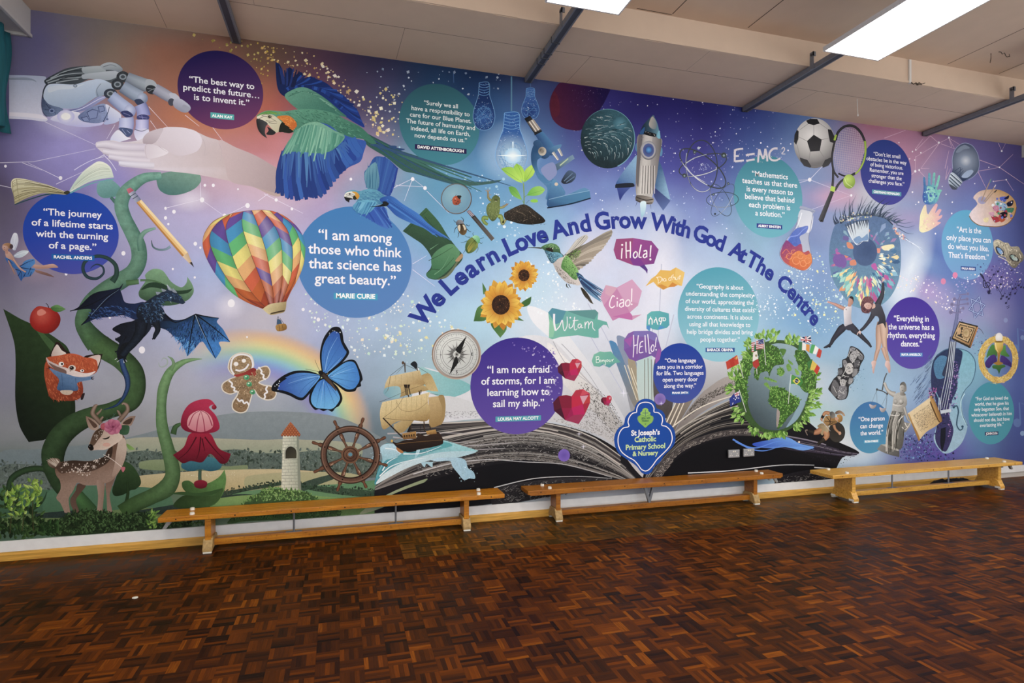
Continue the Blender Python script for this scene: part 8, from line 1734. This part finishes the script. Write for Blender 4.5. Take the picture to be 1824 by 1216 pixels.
P('160,820! 300,720 480,590! 520,640 600,800 655,920! 560,1000 430,1080 320,1210! 280,1100 220,960', 'e4d0a8', 'c8a870', '400 850 600 950', n=(.3, .4, 0)); P('160,820! 190,830 240,960 310,1100 340,1190 320,1212! 260,1060 210,940', 'd0a860', 'a87c3c', '180 900 240 900'); P('478,570! 510,560 560,660 620,800 655,915 630,945 600,900 540,760 490,640', 'c89c58', '8c6430', '520 720 590 700'); P('490,640 540,760 600,900 630,945 605,940 530,790 480,660', '5c4020')
hair('240,840 460,690 590,920 340,1090', 620, 13, 4, '6c5c4c 8c7c6c 5c5048', -33, 3, spread=25, sm=0); SC('470,500 560,520 540,620 500,600', 40, 8, 24, '34204c 6c2c6c 241838 c090b8', 5, 5)
end()
begin('blue_violin', 'dark blue and violet painted violin with ink splashes', 4); T(1368, 608)
SC('930,700 1240,640 1330,560 1330,850 900,850', 520, 4, 16, '28305c 4c3c8c 6c4ca8 1c1c40 5c7cc0 3c4c90', 3, 5, fade=(1150, 760, 330)); SC('900,640 1100,640 1200,820 920,850', 260, 3, 12, '2c3c78 5c8cc8 8cb4dc 3c5490', 8, 5)
hair('1000,330 1160,100 1180,380 1030,450', 130, 60, 3, '4c68a0 34486c 7c98c0', -52, 4, spread=5)
P('1200,100 1260,60 1330,48 1420,70 1470,130 1475,210 1450,290 1400,360 1380,420 1390,520 1420,600 1380,720 1300,790 1240,790 1180,700 1200,600 1210,500 1190,400 1165,340 1160,230 1170,150', '7cb8cc', '9cc0d8', '1300 100 1400 700', n=(.4, .5, .2)); P('1200,100 1260,60 1330,48 1385,80 1350,250 1345,340 1310,420 1290,520 1320,640 1270,780 1220,760 1190,690 1205,560 1195,420 1165,340 1160,230 1172,150', '24345c', '3c3868', '1180 120 1300 700', n=(1.0, 1.2, .4)); P('1180,160 1230,100 1290,130 1260,250 1200,260', '4c80a8', n=1.2); SC('1290,150 1370,140 1340,460 1290,520 1320,640 1280,700', 240, 4, 14, '5c4c94 8c70b8 b890cc 3c3870', 6, 5)
SC('1170,360 1260,300 1270,640 1190,700', 120, 4, 16, '1c1c3c 34306c 4c3c7c 181830', 9, 5); SC('1140,330 1200,330 1190,400 1140,400', 60, 4, 12, 'b85cb0 6c3c8c d080c0', 4, 5)
S('1200,100 1260,60 1330,48 1420,70 1470,130 1475,210 1450,290 1400,350 1372,420 1385,520 1420,600', 7, '3c6484', 4); S('1400,370 1372,430 1380,520 1410,590', 5, 'c8ecf4', 3); S('1195,360 1215,410 1212,450', 6, '7cb4d0', 4)
P('1295,-30! 1335,-60 1340,20 1320,140 1310,240 1240,240 1270,140', '28304c', '4c5474', '1290 80 1330 90', n=.3); SS('1305,-20 1270,220 1222,450|1315,-20 1285,240 1235,480|1325,-20 1298,240 1248,500|1333,-20 1310,250 1262,520', 5, 'c8d4e0', 3)
P('1225,490! 1300,480! 1305,500! 1230,515!', 'c4d0dc', sm=0); SS('1220,400 1214,500|1232,400 1225,490|1295,440 1292,485', 5, 'c8d4e4', 4); P('1230,620! 1265,610! 1262,700 1238,790! 1226,720', '181c2c', n=.5); S('1325,465 1345,460 1355,500 1345,560 1345,600 1365,630 1385,620 1385,605', 10, '28506c', 8); E(1322, 468, 9, 9, '28506c'); E(1384, 606, 9, 9, '28506c')
T(1596, 482, 8); RB('920,360,30 890,430,36 875,560,40 860,680,46 830,850,56 800,1010,70', '8c8cb8', '6c7ca8', '5c5c8c', '4c5484', n=.4)
for x, y, a, b in ((830, 405, 30, 34), (795, 480, 32, 36), (780, 590, 36, 38), (955, 535, 22, 34), (1020, 470, 24, 28), (1010, 405, 28, 30), (1020, 330, 26, 28), (910, 585, 20, 30)): S('%f,%f %f,%f' % (x, y, 890, y + 15), 20, '7c78a4', 14); E(x, y, a * .85, b * .85, '6c6898', '8c88b0', '%f %f %f' % (x, y, a))
end()
begin('six_pointed_star', 'interlaced blue six pointed star', 5); T(1596, 482, 8)
for w_s, c in ((26, '3c4c90'), (11, 'a8b8e0')):
    SS('1185,370 1235,640|1235,640 1035,555|1035,555 1185,370|1065,400 1265,490|1265,490 1120,672|1120,672 1065,400', w_s, c, sm=0)
end()
begin('ornate_book', 'dark ornate book with a gold medallion', 6); T(1596, 482, 8)
P('898,718! 1165,785! 1160,830! 1060,1100! 1040,1100! 790,975! 795,950!', '2c2820', n=.3); P('1150,800! 1168,810! 1065,1090! 1045,1085!', 'c88c50', '8c5c2c', '1150 800 1050 1090', sm=0); P('900,738! 1140,800! 1040,1068! 806,955!', 'd8b888', '9c7444', '900 760 1020 1040', sm=0); P('908,760! 1120,815! 1030,1030! 830,940!', '2c2820', sm=0); P('912,775! 1105,825! 1020,1012! 845,935!', 'b89464', 'd8bc90', '900 800 1030 1000', sm=0, n=1); P('930,800! 1085,840! 1010,990! 870,925!', '3c342c', sm=0, n=.6)
E(1000, 888, 62, 84, 'c8a878', '8c6c44', '990 880 84'); E(1000, 888, 40, 56, 'a08858', 'd0b488', '990 880 60', n=.8); E(895, 860, 30, 50, 'c8a478', n=1); S('1170,815 1215,850 1245,905', 8, '3c3428', 4)
for k in range(14): a = k * .4488; E(1000 + 62 * math.cos(a), 888 + 84 * math.sin(a), 11, 13, 'c8a878')
end()
begin('chalice_wreath', 'golden chalice with grapes inside a yellow straw wreath', 6); T(1368, 608)
WR = [(1640 + 122 * math.cos(a * .314), 135 + 148 * math.sin(a * .314) - 8) for a in range(21)]
S(' '.join('%f,%f' % k for k in WR), 42, 'd8b454', n=1)
R_ = random.Random(6); V = []
for k in range(420):
    a = R_.uniform(0, 6.283); r = R_.uniform(.84, 1.18); x, y = 1640 + 122 * r * math.cos(a), 127 + 148 * r * math.sin(a); t = a + math.pi / 2 + R_.uniform(-.7, .7) + (.3 if r > 1 else 0); l = R_.uniform(14, 34)
    S('%f,%f %f,%f' % (x, y, x + l * math.cos(t) * .9, y + l * math.sin(t)), R_.uniform(3, 6), R_.choice(['e8cc6c', 'd0a848', 'f0dc8c', 'b88c38', 'e0bc5c', 'dcb48c']), 1, sm=0)
P('1570,60 1600,20 1630,60 1625,110 1580,100 1555,115', '4c8c3c', '3c6c34', '1570 40 1620 110', n=.4); P('1660,50 1690,25 1695,70 1720,105 1680,105 1655,90', '5c9c44', '3c7434', '1660 40 1710 110', n=.4)
P('1550,180! 1545,150 1580,105 1615,95 1630,140 1600,160 1575,190', '4c3484', '38286c', '1560 110 1600 180', n=.5); P('1660,100 1690,110 1730,150 1735,185! 1705,170 1655,150', '4c3484', '38286c', '1670 110 1710 180', n=.5); P('1600,170 1680,165 1690,180 1660,195 1645,235! 1630,200 1600,190', '3c7434', '2c5c2c', '1640 170 1640 230', n=.4)
E(1645, -28, 26, 34, 'f4f2ee', 'dcd8d4', '1640 -35 40'); P('1612,0! 1676,0! 1672,50 1655,80 1650,140 1675,155 1640,168 1605,155 1632,140 1632,80 1616,50', 'e8c85c', 'a87c28', '1640 20 1676 60', n=.1); S('1620,10 1625,50 1640,78', 6, 'f4e4a4', 2); E(1644, 2, 31, 6, '8c6c24')
end()

# ------------------------------------------------------------------ glitter, stars and thin lines over the sky
def net(lines, dots, name, label, col='e8e4f4'):
    begin(name, label, 1.5); T(0, 0, 1)
    SS(lines, .9, col, .5, sm=0)
    for x, y, r in dots: E(x, y, r * .8, r * .9, 'f2f0f8')
    end()['kind'] = 'stuff'
net('80,217 170,258|0,290 60,288 170,265|40,290 75,303|205,222 190,248|265,190 300,228|268,215 280,232|355,195 400,255|330,205 355,225|0,330 45,340|108,318 50,290|100,328 150,305|345,285 440,305|298,370 358,355 400,385|358,355 355,300|460,358 540,300|440,365 400,385|470,345 540,380|700,335 735,318 760,337|705,330 758,333|735,318 720,358|735,470 760,455|735,480 775,510|760,340 800,380|1388,322 1440,320|1366,343 1442,320 1515,348 1440,375|1442,320 1480,280',
    [(108, 317, 4), (10, 296, 3), (360, 356, 5), (400, 384, 4), (295, 371, 3), (441, 366, 5), (735, 319, 4), (757, 335, 4), (1442, 320, 4), (1516, 348, 2.5), (310, 377, 4), (295, 388, 3.5), (300, 399, 2.5), (348, 434, 4), (357, 441, 2.5), (220, 451, 4.5), (347, 494, 2.5), (308, 479, 2.5), (196, 565, 3), (253, 623, 7), (412, 540, 8), (118, 488, 3), (365, 330, 3), (380, 330, 3.5), (424, 337, 2), (520, 372, 3), (492, 356, 3.5), (540, 551, 3.5), (567, 569, 4), (561, 566, 2.5), (625, 319, 3), (440, 600, 2)], 'network_lines', 'thin pale network lines and dots across the purple sky')
net('1575,246 1613,232|1630,266 1644,247|1631,268 1657,242|1657,242 1672,255 1690,246 1710,258|1690,246 1700,265|1672,255 1630,280|1631,278 1630,305|1672,256 1640,300|1690,247 1695,262|1676,256 1700,265|1683,300 1690,268|1684,318 1688,295|1684,320 1693,300|1745,285 1780,298 1804,275|1742,305 1780,298|1780,298 1824,328|1742,306 1756,335|1778,255 1784,269 1791,255|1770,323 1792,320 1805,340|1630,305 1612,322|1637,304 1648,316|1640,300 1655,300',
    [(1625, 270, 1.6), (1631, 267, 1.6), (1640, 272, 1.5), (1672, 254, 2.2), (1690, 245, 2), (1629, 285, 1.3), (1630, 305, 2.6), (1637, 303, 2), (1780, 298, 1.6), (1784, 269, 2), (1761, 298, 1.2), (1769, 323, 1.2), (1792, 320, 1.5), (1601, 254, 1.3), (1620, 283, 1.2), (1625, 342, 1.8), (1636, 360, 1.8), (1631, 364, 1.2), (1666, 416, 1.8), (1696, 360, 1.6), (1685, 346, 1.2), (1736, 327, 1.2), (1678, 332, 1), (1695, 380, 1.6), (1692, 406, 1)], 'constellation_lines', 'fine pale constellation lines around the clear bulb', 'dcb8d0')
def glit(name, label, specs, lv=1.5):
    begin(name, label, lv); T(0, 0, 1)
    for s in specs: SC(*s[:5], seed=s[5], shape=s[6] if len(s) > 6 else 4)
    end()['kind'] = 'stuff'
glit('gold_glitter', 'gold and white glitter drifting across the dark sky above the macaws', [('340,62 460,75 480,130 420,100', 26, 2, 8, 'b8a850 c8b460 9c8c3c', 1), ('458,80 560,95 600,140 560,150 480,110', 60, 2, 7, 'd8b060 e8c880 c89c50 e0d0a0', 2), ('560,100 640,160 700,240 690,250 640,220 590,160', 70, 2, 8, 'e0c488 f0dcb0 c8a870 e8e0d0', 3), ('640,170 720,150 740,210 730,250 680,240', 70, 2, 8, 'e8dca8 f0ecd0 d8c880 c8d0d8', 4), ('640,120 900,130 900,170 700,180', 44, 2, 6, 'a8b8cc d0dce8 8094b0', 5), ('456,75 500,85 470,150 456,160', 26, 2, 6, 'c8a83c d8bc5c', 6), ('685,240 760,290 900,310 900,340 760,320 700,280', 40, 2, 6, 'a8d4e8 dcecf4 90c0d8', 7, 7)])
glit('white_glitter', 'white glitter falling below the large blue quote', [('540,520 720,520 830,580 820,620 640,640 560,590', 230, 2, 7, 'ecf0ec f4e8d0 d8ecd8 e8f4f8 c8e8d8', 11), ('640,500 720,500 720,560 640,570', 60, 2, 5, 'dcecf4 f4f4f0', 12), ('680,580 830,580 820,640 700,650', 70, 2, 8, 'f0f4e8 e8e4a8 d8ecec', 13), ('940,460 1000,470 1010,540 960,560 930,520', 90, 1.5, 6, 'f0f6fc dcecf8', 14), ('1000,520 1050,560 1010,580', 20, 2, 5, 'f0f6fc', 15), ('840,330 920,350 940,400 900,450 860,420', 50, 1.5, 6, 'c8e0f0 e4f0f8', 16, 7)])
glit('quote_glitter', 'pale lilac flecks over the violet storm quote', [('900,608 990,620 1000,690 975,700 960,640', 60, 1.5, 5, 'a898d8 c4b8e4 8c78c8', 21), ('975,640 1000,690 990,730 975,700', 14, 2, 5, 'c8c0e8', 22)], 4)
glit('space_stars', 'tiny white stars around the rocket and planets', [('990,150 1400,200 1400,300 1100,330 1000,250', 230, .7, 2.4, 'e8e8fc b8b8e0 9c9cd0 ffffff', 31, 7), ('1000,330 1200,340 1330,330 1340,420 1100,390', 80, .7, 2.6, 'e8f0fc c8d8f4', 32, 7), ('1150,250 1330,210 1420,260 1300,350', 60, 1, 3.4, 'f0f0ff b0b8e4', 33, 7)])
glit('right_glitter', 'white and yellow glitter between the flask, the dancers and the title', [('1380,480 1450,440 1500,520 1520,560 1460,600 1400,560', 300, 1.5, 5, 'f0f6fc e0f0f4 f0f0b0 d4ecf4 c8e8e0', 41), ('1330,480 1380,520 1400,580 1340,560', 80, 1.2, 4, 'f0f6fc dceef8', 42), ('1590,490 1640,490 1700,520 1720,560 1680,560 1640,520 1600,520', 120, 1.2, 4.2, 'f8f4f8 f0e0f0 f8e8c8', 43), ('1695,495 1760,480 1820,440 1824,500 1790,520 1740,510 1710,525', 170, 1, 3.5, 'f0f0fc d8d0f0 b8a8e0 f8e8d8', 44), ('1740,470 1800,460 1820,520 1760,530', 120, 1, 4, '4c4088 6c58a8 342c64 8c78c0', 45), ('1700,560 1730,580 1760,600 1740,640 1715,600', 130, .8, 2.6, '4c5c94 8c90c0 2c3464 b0b0d8', 46), ('1480,630 1540,640 1540,700 1490,690', 60, .6, 1.8, '4c7c9c 5c8ca8', 47)], 2)
begin('light_orbs', 'soft violet light orbs floating by the open book', 4); T(912, 608)
E(370, 810, 42, 44, '6c54b4', '8468cc', '370 810 44'); E(1054, 411, 40, 42, '7c64b4', '947cc8', '1054 411 42')
for x, y, r in ((477, 658, 22), (507, 750, 22), (795, 367, 34), (1062, 440, 18)): P(' '.join('%f,%f' % (x + (r if k % 2 == 0 else r * .14) * math.cos(k * math.pi / 4), y + (r if k % 2 == 0 else r * .14) * math.sin(k * math.pi / 4)) for k in range(8)), 'ecebfa', sm=0)
T(0, 0, 1); E(1680, 501, 4.5, 5.5, 'e088b0'); E(1701, 490, 4.5, 5.5, 'e888b4')
end()
begin('pale_notes', 'faint pale music notes at the far right edge', 3); T(1596, 634, 8)
for x, y in ((1725, 950), (1700, 160 - 1216 + 950)): E(x, y, 55, 62, '6480bc', rot=-20); SS('%d,%d %d,%d %d,%d' % (x + 45, y, x + 30, y - 290, x + 130, y - 250), 22, '6480bc', 14, sm=0)
E(1800, 1100, 34, 36, '8ca8d4'); E(1800, 1216 - 1480, 30, 34, '7c90c4'); E(1560, 130 - 640, 30, 34, '8c98c8')
end()
print_all()
